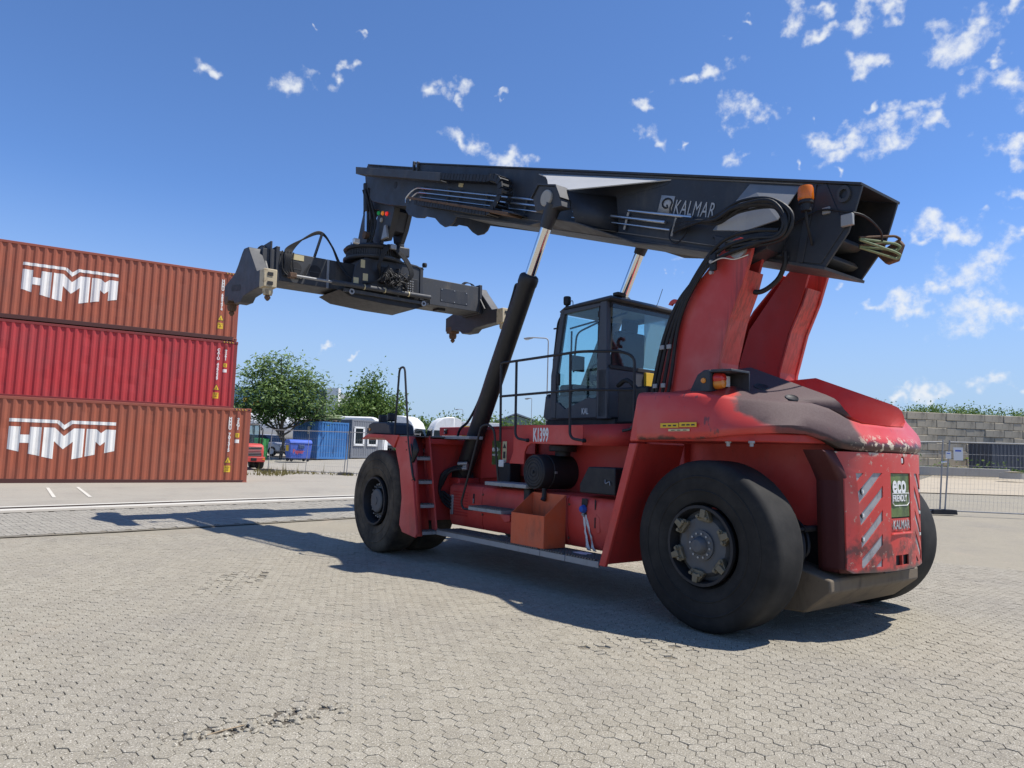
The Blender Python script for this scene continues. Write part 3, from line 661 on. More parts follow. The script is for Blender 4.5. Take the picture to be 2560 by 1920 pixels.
part(MB().bb(xr(0)+.002, xr(0)+.03, -.006, .016, .655, .76), 'tow_bar', 'rear_red', .004)

# hood: two high flanks with a trough between, rounded tail ----------------------------------------------------
def zh(x): return 2.2+.40*(x+.83)
O_ = [(.78, 1.635), (.45, 1.635), (.1, 1.63), (-.12, 1.62), (-.25, 1.59), (-.38, 1.54), (-.50, 1.47), (-.62, 1.37), (-.72, 1.25), (-.81, 1.10), (-.89, .95), (-.96, .80), (-1.02, .64), (-1.08, .44), (-1.11, .22), (-1.12, 0)]
ZE = [2.27, 2.255, 2.235, 2.22, 2.205, 2.19, 2.18, 2.17, 2.165, 2.16, 2.15, 2.105, 2.035, 1.985, 1.975, 1.97]
ZB = [1.81, 1.81, 1.815, 1.83, 1.85, 1.862, 1.872, 1.88, 1.885, 1.88, 1.83, 1.765, 1.745, 1.74, 1.74, 1.74]
rows = []
for j, ((x, y), ze, zb) in enumerate(zip(O_, ZE, ZB)):
    a = O_[max(j-1, 0)]; c_ = O_[min(j+1, len(O_)-1)]; tx, ty = c_[0]-a[0], c_[1]-a[1]; L = math.hypot(tx, ty); nx, ny = -ty/L, tx/L
    if nx*(-.2-x)+ny*(0-y) < 0: nx, ny = -nx, -ny
    if j < 3: nx, ny = 0, -1
    if j == 15: nx, ny = 1, 0
    if j < 9:
        zr = zh(x) if x <= .3 else lerp(2.652, 2.36, (x-.3)/.48); ri = (x, .64, zr); ft = 2.08+.1*x if x < 0 else 2.08; foot = (x, .50, ft)
    else:
        ri = [(-.80, .64, 2.205), (-.845, .635, 2.165), (-.88, .61, 2.10), (-.915, .55, 2.035), (-.955, .42, 1.988), (-.98, .2, 1.978), (-.99, 0, 1.976)][j-9]
        foot = [(-.74, .50, 2.0), (-.78, .49, 1.99), (-.81, .47, 1.985), (-.84, .43, 1.98), (-.87, .36, 1.975), (-.89, .18, 1.972), (-.90, 0, 1.972)][j-9]
    ins = [0, 0, .015, .06, .11, .14, .15, .15, .15, .145, .13, .11, .095, .08, .07, .07][j]; rt = .042 if j < 10 else .08
    P_ = lambda d, z: (x+nx*d, y+ny*d, z)
    p = [P_(.12, zb-.03), P_(.03, zb-.03), P_(.004, zb), P_(0, zb+.04), P_(ins*.5+.006, lerp(zb, ze, .5)), P_(ins*.9+.012, ze-rt*1.1), P_(ins+.028, ze-rt*.45), P_(ins+.055, ze-rt*.1), P_(ins+.10, ze+.004)]
    q = p[-1]; pw = 1.0 + 1.4*sst(.0, .45, x)
    if j > 10: p[-1] = q = P_(ins+.075, ze)
    for t in (.3, .6, .85): p.append((lerp(q[0], ri[0], t), lerp(q[1], ri[1], t), lerp(q[2], ri[2], t**pw)))
    p += [ri, tuple(lerp(ri[i], foot[i], .2)-(.0 if i < 2 else .015) for i in range(3)), tuple(lerp(ri[i], foot[i], .7) for i in range(3)), foot]
    rows.append(p)
b = MB(); n = len(rows[0])
for sg in (1, -1):
    k0 = len(b.v); b.v += [(x, sg*y, z) for r in rows for (x, y, z) in r]
    b.f += [(k0+j*n+i, k0+j*n+i+1, k0+(j+1)*n+i+1, k0+(j+1)*n+i) for j in range(len(rows)-1) for i in range(n-1)]
    if sg == 1: kl = k0
    else:
        for j in range(len(rows)-1): b.f.append((kl+j*n+n-1, k0+j*n+n-1, k0+(j+1)*n+n-1, kl+(j+1)*n+n-1))
    b.f.append(tuple(k0+i for i in range(n)))
hood = part(b, 'hood', 'hood_red', smooth=42)
bm = bmesh.new(); bm.from_mesh(hood.data); bmesh.ops.remove_doubles(bm, verts=bm.verts, dist=1e-4); bmesh.ops.recalc_face_normals(bm, faces=bm.faces); bm.to_mesh(hood.data); bm.free(); smooth_mesh(hood.data, 42)
from mathutils.bvhtree import BVHTree
hb2 = BVHTree.FromPolygons([v.co for v in hood.data.vertices], [tuple(p.vertices) for p in hood.data.polygons])
for (x, y, r_) in ((-.25, .99, .060), (-.56, .97, .052)):
    hit, nrm, _, _ = hb2.ray_cast(Vector((x, y, 4)), Vector((0, 0, -1)))
    if nrm.z < 0: nrm = -nrm
    q = MB().lathe([(r_*1.25, -.004), (r_*1.12, .006), (r_, .002), (r_*.93, -.001), (0, -.001)], (0, 0, 0), 'z', 28).build('lifting_eye', 'black', RS, smooth=50)
    q.location = hit+nrm*.003; q.rotation_euler = nrm.to_track_quat('Z', 'Y').to_euler()
# bolts and edge under the hood, inner wing wall, mudguard
for x in (-.2, -.45): part(MB().lathe([(0, -.05), (.018, -.05), (.018, -.02), (.03, -.02), (.03, 0)], (x, 1.45, 1.775), 'z', 8), 'hood_bolt', 'steel')
part(MB().prism([(.76, 1.56), (.1, 1.56), (-.3, 1.48), (-.55, 1.33), (-.74, 1.08), (-.82, .85), (-.82, .58), (.76, .58)], 'z', 1.77, 1.85), 'hood_ledge', 'red_frame', .012)
part(MB().prism([(.95, .95), (.95, 1.80), (-.78, 1.80), (-.76, 1.2), (-.70, 1.0)], 'y', .58, .62), 'wing_wall', 'red', .006)
part(MB().prism([(.95, .95), (.95, 1.80), (-.78, 1.80), (-.76, 1.2), (-.70, 1.0)], 'y', -.62, -.58), 'wing_wall', 'red', .006)
part(MB().prism([(1.30, .43), (1.20, .43), (.78, 1.74), (.88, 1.74)], 'y', 1.595, 1.635), 'mudguard_flange', 'red', .008)
part(MB().prism([(1.25, .45), (1.22, .45), (.80, 1.74), (.83, 1.74)], 'y', .84, 1.595), 'mudguard', 'red_frame', .004)
part(MB().prism([(1.30, .43), (1.20, .43), (.78, 1.74), (.88, 1.74)], 'y', -1.635, -.84), 'mudguard', 'red_frame', .008)
part(MB().prism([(.78, 1.76), (.90, 1.76), (.80, 2.22), (.74, 2.26)], 'y', .70, 1.62), 'hood_front', 'red', .02)
part(MB().prism([(.78, 1.76), (.90, 1.76), (.80, 2.22), (.74, 2.26)], 'y', -1.62, -.70), 'hood_front', 'red', .02)
# stickers on the flank
for (x0, x1, z0, z1, mt) in ((.46, .235, 1.895, 1.94, 'yellow'), (.225, .02, 1.90, 1.945, 'yellow'), (.36, .10, 1.86, 1.882, 'sticker_cream')):
    part(MB().bb(x0, x1, 1.637, 1.640, z0, z1), 'warning_sticker', mt)
    for k in range(3):
        xa = lerp(x0, x1, .15+.28*k); part(MB().bb(xa, xa-.04, 1.641, 1.6425, lerp(z0, z1, .3), lerp(z0, z1, .6)), 'sticker_print', 'label_dark')
# tail lamp pod
lp = [(.26, 2.20), (.155, 2.38), (.10, 2.415), (-.31, 2.41), (-.33, 2.39), (-.34, 2.20)]
pod = part(MB().prism([(.26, 2.20), (.155, 2.38), (.08, 2.42), (.0, 2.42), (.0, 2.20)], 'y', 1.16, 1.46), 'lamp_pod', 'charcoal', .015)
part(MB().prism([(.0, 2.42), (.0, 2.39), (-.24, 2.385), (-.24, 2.41)], 'y', 1.16, 1.46), 'lamp_hood', 'charcoal', .006, parent=pod)
part(MB().bb(-.24, 0, 1.16, 1.175, 2.2, 2.39), 'lamp_hood', 'charcoal', .004, parent=pod)
part(MB().bb(.0, -.012, 1.18, 1.45, 2.21, 2.385), 'lamp_backing', 'black', parent=pod)
part(MB().lathe([(.062, 0), (.06, -.05), (.045, -.085), (0, -.095)], (-.01, 1.375, 2.335), 'x', 20), 'tail_lamp', 'lens_red', parent=pod)
part(MB().lathe([(.056, 0), (.054, -.05), (.042, -.085), (0, -.095)], (-.012, 1.375, 2.285), 'x', 20), 'indicator_lamp', 'lens_amber', parent=pod)
part(MB().bb(-.015, -.05, 1.21, 1.30, 2.255, 2.375), 'reversing_lamp', 'black', .018, parent=pod)
part(MB().bb(-.05, -.058, 1.218, 1.292, 2.262, 2.368), 'lamp_glass', 'paper_white', .01, parent=pod)
part(MB().lathe([(.028, 0), (.024, .012), (0, .016)], (.075, 1.462, 2.315), 'y', 16), 'side_marker', 'lens_amber', parent=pod)
pod.location.z = .045

# boom towers -------------------------------------------------------------------------------------------------
TW = [(1.27, 2.30), (1.13, 2.83), (.93, 3.28), (.80, 3.45), (.38, 3.83), (.32, 3.90), (.24, 3.94), (.13, 3.95), (.03, 3.91), (-.02, 3.84), (.0, 3.75), (.10, 3.45), (.26, 3.10), (.40, 2.62), (.44, 2.20), (1.27, 2.1)]
for sg in (1, -1):
    e = MB().prism(TW, 'y', sg*.73, sg*.78); part(e, 'boom_tower', 'red_oily', .006)
    e = MB().prism([(1.10, 2.25), (.98, 2.83), (.85, 3.2), (.36, 3.78), (.22, 3.92), (.08, 3.92), (.03, 3.86), (.16, 3.45), (.32, 3.10), (.45, 2.62), (.5, 2.2)], 'y', sg*.44, sg*.48); part(e, 'tower_inner_plate', 'red_frame', .006)
    rear = [(.06, 3.60), (.13, 3.40), (.27, 3.10), (.40, 2.64), (.44, 2.15)]
    b = MB().loft([[(x+.02, sg*lerp(.45, .40, k/4), z), (x+.02, sg*.742, z)] for k, (x, z) in enumerate(rear)], caps=False, closed=False)
    part(b, 'tower_rear_plate', 'red_oily', solid=.02, smooth=0)
    fr_ = [(.42, 3.80), (.82, 3.42), (.94, 3.25), (1.12, 2.83), (1.25, 2.25)]
    b = MB().loft([[(x-.03, sg*.45, z), (x-.03, sg*.742, z)] for (x, z) in fr_], caps=False, closed=False)
    part(b, 'tower_front_plate', 'red_frame', solid=.02, smooth=0)
    part(MB().lathe([(0, -.02), (.10, -.02), (.10, .02), (.075, .025), (0, .025)], (.14, sg*.80, 3.82), 'y', 20), 'pivot_pin', 'steel')
    # lifting ear with hole in front
    ear = MB(); ring0 = []; ring1 = []
    for k in range(17):
        a = R_(20+k*16.5); ring0.append((1.03+.085*math.cos(a), 3.34+.085*math.sin(a))); ring1.append((1.03+.038*math.cos(a), 3.34+.038*math.sin(a)))
    for k in range(16):
        ear.prism([ring0[k], ring0[k+1], ring1[k+1], ring1[k]], 'y', sg*.735, sg*.765)
    part(ear, 'lifting_ear', 'red', smooth=0)
part(MB().bb(.3, 1.2, -.44, .44, 1.8, 2.25), 'tower_base', 'red_frame', .02)

# main frame --------------------------------------------------------------------------------------------------
for sg in (1, -1):
    part(MB().prism([(6.1, 1.86), (6.12, 2.0), (.9, 2.0), (.9, .75), (4.4, .60), (6.4, .62), (6.6, 1.2), (6.5, 1.7), (5.3, 1.78), (5.2, 1.86)], 'y', sg*.60, sg*.72), 'frame_beam', 'red_frame', .012)
part(MB().bb(5.2, 6.05, -.6, .6, 1.75, 1.85), 'front_crossmember', 'red_frame', .01)
part(MB().bb(1.0, 6.3, -.6, .6, .62, .9), 'belly_plate', 'black')
part(MB().bb(5.85, 5.93, .722, .75, 1.88, 1.97), 'pin_bracket', 'black', .01)
for (x, z) in ((5.89, 1.95), (5.89, 1.90)): part(MB().lathe([(0, .012), (.014, .012), (.014, 0)], (x, .75, z), 'y', 8), 'bracket_bolt', 'steel')
# platform skirt carrying the fleet number, with its cut-out
SK = [(3.42, 1.985), (3.42, 1.62), (3.50, 1.46), (3.18, 1.46), (3.17, 1.62), (3.12, 1.70), (3.04, 1.735), (2.05, 1.72), (2.05, 1.965)]
part(MB().prism(SK, 'y', 1.17, 1.20), 'platform_skirt', 'red', .006)
b = MB().add([(2.05, 1.185, 1.965), (2.05, 1.185, 1.72), (1.45, .76, 1.72), (1.45, .76, 2.0)], [(0, 1, 2, 3)]); part(b, 'platform_skirt', 'red_frame', solid=.03)
part(MB().prism([(3.42, .7), (3.42, 1.185), (2.05, 1.185), (1.4, .75), (1.4, .7)], 'z', 1.93, 1.96), 'platform', 'deck_steel')
b = MB(); ptsA = [(3.5, 1.46), (3.3, 1.46)]
part(MB().bb(3.25, 3.44, .72, 1.17, 1.47, 1.60), 'skirt_bracket', 'red_frame', .01)
text('fleet_number', 'K1399', .245, (2.995, 1.2025, 1.765), (-1, 0, 0), (0, 0, 1), 'paper_white', RS, sx=.48, bold=.006)
# inner panel with eco decal
part(MB().prism([(4.75, 1.2), (4.75, 1.95), (3.45, 1.95), (3.45, 1.3)], 'y', .76, .79), 'side_panel', 'red_frame', .006)
dec = part(MB().bb(4.46, 4.24, .792, .796, 1.42, 1.78), 'decal', 'eco_green')
text('decal_lettering', 'eco', .12, (4.455, .798, 1.62), (-1, 0, 0), (0, 0, 1), 'paper_white', dec, sx=.85, bold=.003)
text('decal_lettering', 'FRIENDLY', .045, (4.45, .798, 1.55), (-1, 0, 0), (0, 0, 1), 'paper_white', dec, sx=.75)
warn = part(MB().bb(4.20, 4.10, .792, .796, 1.47, 1.77), 'warning_sticker', 'sticker_cream')
part(MB().prism([(4.19, 1.67), (4.11, 1.67), (4.15, 1.74)], 'y', .797, .799), 'sticker_print', 'label_dark', parent=warn)
part(MB().bb(4.175, 4.125, .797, .799, 1.52, 1.62), 'sticker_print', 'label_dark', parent=warn)
# side tanks / cabinets below: two rounded boxes
def rbox(x0, x1, name): 
    pr = [(.72, 1.12), (1.10, 1.12), (1.17, 1.105), (1.205, 1.06), (1.215, .98), (1.215, .78), (1.19, .58), (1.15, .50), (.72, .50)]
    return part(MB().prism(pr, 'x', x0, x1), name, 'red', .012)
rbox(4.95, 4.105, 'side_cabinet'); cab2 = rbox(4.09, 2.29, 'side_cabinet'); tank = rbox(2.275, 1.32, 'fuel_tank')
for k in range(9): part(MB().bb(4.83, 4.45, 1.213, 1.222, .66+.042*k, .675+.042*k), 'vent_slat', 'red_frame', .003)
part(MB().bb(4.31, 4.27, 1.215, 1.222, .86, 1.0), 'door_latch', 'black', .004)
part(MB().bb(4.30, 4.28, 1.222, 1.232, .86, .93), 'latch_handle', 'steel', .003)
for z in (1.0, .72): part(MB().lathe([(0, .012), (.014, .012), (.014, 0)], (4.06, 1.215, z), 'y', 8), 'hinge_bolt', 'rust')
for z in (.60, 1.0): part(MB().lathe([(0, .012), (.014, .012), (.014, 0)], (2.24, 1.215, z), 'y', 8), 'hinge_bolt', 'rust')
# tank filler, rag and spilled fluid
part(MB().prism([(2.02, 1.09), (1.93, 1.09), (1.92, 1.04), (1.945, .96), (1.93, .90), (2.02, .90), (2.03, .96)], 'y', 1.214, 1.222), 'filler_recess', 'black', .004)
s = NT('rag'); s.set((.03, .09, .38, 1), .8); M['rag'] = s.m
part(MB().lathe([(.0, .07), (.035, .06), (.052, .02), (.045, -.0)], (1.975, 1.215, .965), 'y', 12), 'filler_cap', 'rag')
part(MB().tube(spline([(1.975, 1.225, .925), (1.985, 1.235, .90), (1.96, 1.23, .885)], 4), .016, 6), 'filler_neck', 'steel')
for k, (dx, wv_) in enumerate(((.02, .018), (-.03, .013), (-.005, .009))):
    pts = [(1.975+dx+random.uniform(-.008, .008)-.010*j-.004*j*k, 1.2185-.03*max(0, (j-9))*.55, .91-.042*j) for j in range(11)]
    b = MB(); w0 = [wv_*random.uniform(.5, 1.25)*(1+.9*(j > 8)) for j in range(11)]
    b.add([(p[0]-w, p[1], p[2]) for p, w in zip(pts, w0)]+[(p[0]+w, p[1], p[2]) for p, w in zip(pts, w0)], [(j, j+1, 12+j, 11+j) for j in range(10)])
    part(b, 'dried_spill', 'paper_white', solid=.004, smooth=60)
b = MB(); ring = [(1.86+.16*math.cos(a)*(.6+.5*random.random()), 1.36+.10*math.sin(a)*(.6+.5*random.random()), .476) for a in [k*.5236 for k in range(12)]]
b.add(ring, [tuple(range(12))]); part(b, 'dried_spill', 'paper_white')
for z in (1.03, .82): part(MB().bb(1.80, 1.785, 1.214, 1.222, z-.06, z+.06), 'hinge', 'black')
part(MB().prism([(1.78, .92), (1.72, .88), (1.71, .72), (1.76, .70)], 'y', 1.2145, 1.219), 'access_flap', 'red')
# walkway grating with toothed edge
for (x0, x1) in ((4.66, 2.33), (2.32, 1.885), (1.875, 1.34)):
    g = part(MB().bb(x0, x1, 1.575, 1.60, .395, .462), 'walkway_skirt', 'galv', .003)
    b = MB(); nn = int((x0-x1)/.045)
    for k in range(nn):
        xa = x0-.045*k-.008; b.bb(xa, xa-.022, 1.572, 1.602, .46, .482)
    tt = part(b, 'tread_teeth', 'deck_steel', smooth=0)
    b = MB(); b.bb(x0, x1, 1.17, 1.575, .435, .450)
    for k in range(int((x0-x1)/.06)): b.bb(x0-.06*k, x0-.06*k-.018, 1.17, 1.575, .448, .470)
    for k in range(7): b.bb(x0, x1, 1.19+.06*k, 1.20+.06*k, .448, .474)
    part(b, 'walkway_grating', 'deck_steel', smooth=0)
# mid step and upper step plates
def step(x0, x1, y0, y1, z, name='step'):
    st = part(MB().bb(x0, x1, y0, y1, z-.045, z), name, 'galv', .004)
    b = MB(); nn = max(3, int(abs(x1-x0)/.045)) if abs(x1-x0) > abs(y1-y0) else max(3, int(abs(y1-y0)/.045))
    for k in range(nn):
        if abs(x1-x0) > abs(y1-y0): xa = lerp(x0, x1, (k+.25)/nn); b.bb(xa, lerp(x0, x1, (k+.75)/nn), y0, y1, z-.001, z+.016)
        else: ya = lerp(y0, y1, (k+.25)/nn); b.bb(x0, x1, ya, lerp(y0, y1, (k+.75)/nn), z-.001, z+.016)
    part(b, 'tread_teeth', 'deck_steel', smooth=0, parent=st); return st
step(4.01, 3.25, 1.22, 1.50, .845)
part(MB().prism([(3.34, .80), (3.10, .80), (3.10, .72), (3.2, .70)], 'y', 1.21, 1.47), 'step_bracket', 'red_frame', .006)
up = part(MB().bb(3.86, 2.95, .95, 1.34, 1.15, 1.20), 'upper_step', 'galv', .006)
part(MB().bb(3.12, 3.0, 1.15, 1.24, .75, 1.15), 'step_post', 'black', .02)
part(MB().bb(4.02, 3.72, .82, 1.02, 1.12, 1.46), 'valve_block', 'black', .02)
part(MB().bb(3.98, 3.86, .98, 1.03, 1.40, 1.50), 'valve_cover', 'paper_white', .01)
part(MB().cyl((3.88, 1.03, 1.12), (3.88, 1.03, 1.20), .025, 10), 'valve_fitting', 'steel')
# air cleaner drum
dr = part(MB().lathe([(0, .01), (.19, .01), (.20, 0), (.215, -.0), (.222, -.02), (.222, -.16), (.228, -.165), (.228, -.19), (.222, -.195), (.222, -.62)], (2.84, 1.30, 1.37), 'y', 40), 'air_cleaner', 'black', smooth=30)
for r_ in (.06, .11, .15, .18): part(MB().lathe([(r_, .01), (r_+.004, .016), (r_+.01, .01)], (2.84, 1.30, 1.37), 'y', 36), 'drum_ridge', 'black', parent=dr)
part(MB().lathe([(0, .03), (.018, .03), (.022, .01)], (2.84, 1.30, 1.37), 'y', 12), 'drum_knob', 'black', parent=dr)
for a in (60, 180, 300): 
    q = part(MB().box((0, 0, 0), (.03, .04, .012)), 'drum_clip', 'steel', .003, parent=dr); q.location = (2.84+.228*math.cos(R_(a)), 1.12, 1.37+.228*math.sin(R_(a))); q.rotation_euler = (0, -R_(a)+math.pi/2, 0)
part(MB().lathe([(.10, 0), (.10, .06), (.17, .06), (.18, .07), (.18, .13), (.16, .14), (0, .14)], (2.72, .92, 1.58), 'z', 28), 'intake_cap', 'black', smooth=30)
part(MB().tube([(2.66, 1.27, 1.17), (2.66, 1.27, 1.06), (2.66, 1.29, 1.02)], [.03, .03, .035], 10), 'dust_valve', 'hose')
# battery box behind
part(MB().prism([(1.98, 1.16), (1.98, 1.26), (1.84, 1.47), (1.40, 1.47), (1.40, 1.16)], 'y', .95, 1.30), 'battery_box', 'black', .015)
part(MB().tube(spline([(1.55, 1.305, 1.33), (1.52, 1.33, 1.29), (1.48, 1.31, 1.31), (1.46, 1.32, 1.27)], 5), .006, 6), 'padlock_chain', 'steel')

# access ladder, side fender and front deck --------------------------------------------------------------------
part(MB().prism([(5.18, .50), (5.08, .40), (4.70, .36), (4.66, .42), (4.98, 1.80), (5.28, 1.82), (5.40, 1.62), (5.24, 1.3), (5.14, .9)], 'y', 1.895, 1.93), 'fender_side', 'red', .008)
part(MB().prism([(5.28, 1.82), (6.30, 1.845), (6.52, 1.77), (6.54, 1.755), (6.28, 1.79), (5.75, 1.77), (5.42, 1.63)], 'y', 1.20, 1.95), 'fender_top', 'red', .008)
part(MB().add([(4.67, 1.91, .38), (4.99, 1.91, 1.80), (4.99, 1.83, 1.80), (4.67, 1.83, .38)], [(0, 1, 2, 3)]), 'ladder_stringer', 'red', solid=.02)
part(MB().prism([(4.68, .40), (4.80, .40), (5.12, 1.82), (5.0, 1.82)], 'y', 1.56, 1.585), 'ladder_stringer', 'red', .004)
part(MB().add([(4.90, 1.89, .40), (5.22, 1.89, 1.80), (5.22, 1.58, 1.80), (4.90, 1.58, .40)], [(0, 1, 2, 3)]), 'ladder_back', 'red_frame', solid=.02)
for (x, z) in ((4.68, .44), (4.765, .815), (4.855, 1.155), (4.93, 1.50)):
    step(x, x+.16, 1.585, 1.83, z, 'ladder_step')
for (z, x) in ((1.0, 4.835), (1.42, 4.925), (.72, 4.77)):
    for dy in (.0, .03): part(MB().lathe([(0, -.01), (.010, -.01), (.010, 0)], (x-.012, 1.86+dy, z), 'x', 8), 'rivet', 'rust')
part(MB().bb(5.0, 6.3, 1.20, 1.93, 1.80, 1.818), 'fender_deck', 'deck_steel')
part(MB().bb(5.40, 4.35, 1.05, 1.30, 1.785, 1.83), 'walk_plank', 'galv', .004)
part(MB().bb(5.0, 6.2, .72, 1.55, 1.70, 1.78), 'deck_support', 'red_frame', .01)
part(MB().bb(5.12, 5.16, .74, 1.56, .55, 1.80), 'bulkhead', 'red_frame', .006)
lpod = part(MB().prism([(6.52, 1.85), (6.44, 2.0), (6.30, 2.035), (5.85, 2.03), (5.72, 1.99), (5.66, 1.83)], 'y', 1.45, 1.88), 'lamp_box', 'charcoal', .02)
part(MB().lathe([(.026, 0), (.022, .012), (0, .016)], (6.38, 1.882, 1.92), 'y', 14), 'side_marker', 'lens_amber', parent=lpod)
for (x, y, z) in ((6.36, 1.66, 2.10), (6.06, 1.66, 2.12)):
    w_ = part(MB().box((x, y, z), (.07, .16, .13), Matrix.Rotation(R_(12), 3, 'Z')), 'work_lamp', 'black', .02)
    part(MB().tube([(x, y, z-.06), (x-.01, y, 2.02)], .012, 6), 'lamp_stalk', 'black', parent=w_)
    part(MB().box((x+.038, y+.008, z), (.008, .13, .10), Matrix.Rotation(R_(12), 3, 'Z')), 'lamp_glass', 'lens_clear', parent=w_)
# ladder hand loop
part(MB().tube(arc([(5.50, 1.90, 1.80), (5.47, 1.88, 2.86), (5.27, 1.90, 2.86), (5.0, 1.93, 1.72), (4.83, 1.93, 1.22), (4.84, 1.89, 1.16)], .09), .017, 8), 'grab_rail', 'rail_black')
for z, x in ((1.72, 5.06), (1.60, 5.04), (1.17, 4.84)): part(MB().cyl((x, 1.93, z), (x+.05, 1.90, z+.01), .014, 8), 'rail_fixing', 'rust')
mir = part(MB().tube(arc([(4.99, 1.90, 1.69), (4.90, 1.94, 1.68), (4.86, 1.93, 1.50), (4.92, 1.92, 1.36), (5.05, 1.90, 1.30)], .05), .012, 6), 'mirror_bracket', 'rail_black')
b = MB(); b.add([(4.84, 1.92, 1.77), (4.93, 1.90, 1.60), (4.85, 1.92, 1.42), (4.75, 1.90, 1.60)], [(0, 1, 2, 3)]); part(b, 'mirror', 'black', solid=.03, parent=mir)
# hoses from the frame to the foot of the lift cylinder
for k, (y, dz) in enumerate(((1.15, 0), (1.20, -.05), (1.26, -.11), (1.10, .04))):
    part(MB().tube(spline([(4.86, 1.22, .74+.05*k), (5.02, 1.26, .82+.05*k), (5.10, 1.30, 1.0), (5.05, 1.28, 1.22+dz), (4.92, y-.02, 1.36+dz*.6), (4.78, 1.1, 1.40+dz*.5)]), .022, 8), 'hydraulic_hose', 'hose')
    part(MB().cyl((4.84, 1.09+.02*k, 1.395+dz*.5), (4.72, 1.06, 1.405+dz*.5), .028, 10), 'hose_fitting', 'steel')
part(MB().bb(4.88, 4.82, 1.215, 1.235, .66, .95), 'hose_plate', 'galv', .004)
# stair rail beside the cabinet
part(MB().tube(arc([(3.60, 1.30, 1.22), (3.62, 1.38, 1.90), (3.70, 1.42, 1.99), (3.82, 1.46, 1.96), (4.22, 1.48, .88), (4.20, 1.46, .80), (4.0, 1.44, .80)], .07), .016, 8), 'grab_rail', 'rail_black')
# platform hand rail
rl = .0175
part(MB().tube(arc([(3.62, 1.27, 1.75), (3.62, 1.30, 2.84), (3.50, 1.30, 2.84), (2.02, 1.30, 2.85), (1.62, 1.02, 2.85), (1.48, .92, 2.78), (1.48, .92, 1.93), (1.62, .96, 1.90)], .10), rl, 8), 'hand_rail', 'rail_black')
part(MB().tube(arc([(3.62, 1.30, 2.375), (2.02, 1.30, 2.385), (1.62, 1.02, 2.385), (1.48, .92, 2.385)], .06), rl*.95, 8), 'hand_rail', 'rail_black')
for x in (3.27, 2.19): part(MB().tube(arc([(x, 1.30, 2.84), (x-.02, 1.30, 1.80), (x-.22, 1.27, 1.775)], .09), rl, 8), 'rail_post', 'rail_black')
for x in (3.05, 1.97): part(MB().lathe([(0, .05), (.016, .05), (.026, .03), (.026, 0)], (x, 1.235, 1.775), 'y', 10), 'rail_fixing', 'rail_black')

# cab ---------------------------------------------------------------------------------------------------------
cab = part(MB().prism([(3.42, 2.07), (3.50, 2.12), (3.46, 2.42), (3.40, 2.46), (3.40, 2.40), (2.25, 2.40), (2.25, 2.07)], 'y', -.62, .62), 'cab', 'cab_grey', .02)
def bar(a, b_, w, name='cab_pillar', mat='cab_grey', parent=cab): return part(MB().tube([a, b_], w, 4), name, mat, .0, parent=parent)
part(MB().bb(2.16, 2.36, -.68, .68, 2.07, 2.74), 'cab_rear_wall', 'cab_grey', .035, parent=cab)
for sg in (1, -1):
    part(MB().prism([(2.36, 2.07), (2.16, 2.07), (2.18, 2.5), (2.20, 3.62), (2.32, 3.62), (2.37, 2.6)], 'y', sg*.60, sg*.68), 'cab_pillar', 'cab_grey', .012, parent=cab)
    part(MB().prism([(3.30, 2.10), (3.18, 2.10), (3.20, 2.7), (3.04, 3.60), (3.12, 3.60), (3.30, 2.7)], 'y', sg*.58, sg*.66), 'cab_pillar', 'cab_grey', .01, parent=cab)
    dr_ = part(MB().prism([(3.18, 2.09), (2.37, 2.09), (2.37, 2.34), (2.55, 2.36), (3.0, 2.22), (3.14, 2.32), (3.18, 2.32)], 'y', sg*.62, sg*.655), 'cab_door', 'cab_grey', .008, parent=cab)
    part(MB().prism([(3.19, 2.30), (3.0, 2.20), (2.55, 2.34), (2.37, 2.36), (2.35, 3.56), (3.02, 3.54), (3.17, 2.75)], 'y', sg*.632, sg*.638), 'door_window', 'cab_glass', parent=cab)
    part(MB().prism([(3.08, 3.60), (2.30, 3.60), (2.30, 3.55), (3.07, 3.54)], 'y', sg*.60, sg*.66), 'door_head', 'cab_grey', .006, parent=cab)
    part(MB().tube([(2.37, sg*.66, 2.10), (2.35, sg*.66, 3.56)], .008, 6), 'door_seal', 'black', parent=cab)
for z in (3.45, 2.9, 2.32): part(MB().bb(2.37, 2.33, .655, .675, z-.04, z+.04), 'door_hinge', 'black', .006, parent=cab)
part(MB().bb(3.14, 3.10, .65, .69, 2.55, 2.72), 'door_handle', 'black', .01, parent=cab)
text('cab_lettering', 'KAL', .12, (2.66, .658, 2.14), (-1, 0, 0), (0, 0, 1), 'paper_white', cab, sx=.6)
roof = part(MB().loft([[(3.30, -.50, 3.60), (3.05, -.64, 3.60), (2.14, -.70, 3.60), (2.14, .70, 3.60), (3.05, .64, 3.60), (3.30, .50, 3.60)], [(3.32, -.52, 3.64), (3.07, -.66, 3.64), (2.10, -.72, 3.63), (2.10, .72, 3.63), (3.07, .66, 3.64), (3.32, .52, 3.64)], [(3.10, -.40, 3.72), (2.95, -.46, 3.72), (2.30, -.5, 3.72), (2.30, .5, 3.72), (2.95, .46, 3.72), (3.10, .40, 3.72)]]), 'cab_roof', 'charcoal', .02, parent=cab)
part(MB().prism([(2.175, 2.76), (2.165, 2.76), (2.165, 3.57), (2.175, 3.57)], 'y', -.60, .60), 'rear_window', 'cab_glass', parent=cab)
part(MB().bb(2.17, 2.20, -.62, .62, 3.52, 3.60), 'window_frame', 'black', .004, parent=cab)
part(MB().bb(2.15, 2.19, -.64, .64, 2.72, 2.77), 'window_frame', 'black', .004, parent=cab)
part(MB().prism([(3.38, 2.44), (3.28, 3.58), (3.275, 3.58), (3.375, 2.44)], 'y', -.50, .50), 'windscreen', 'cab_glass', parent=cab)
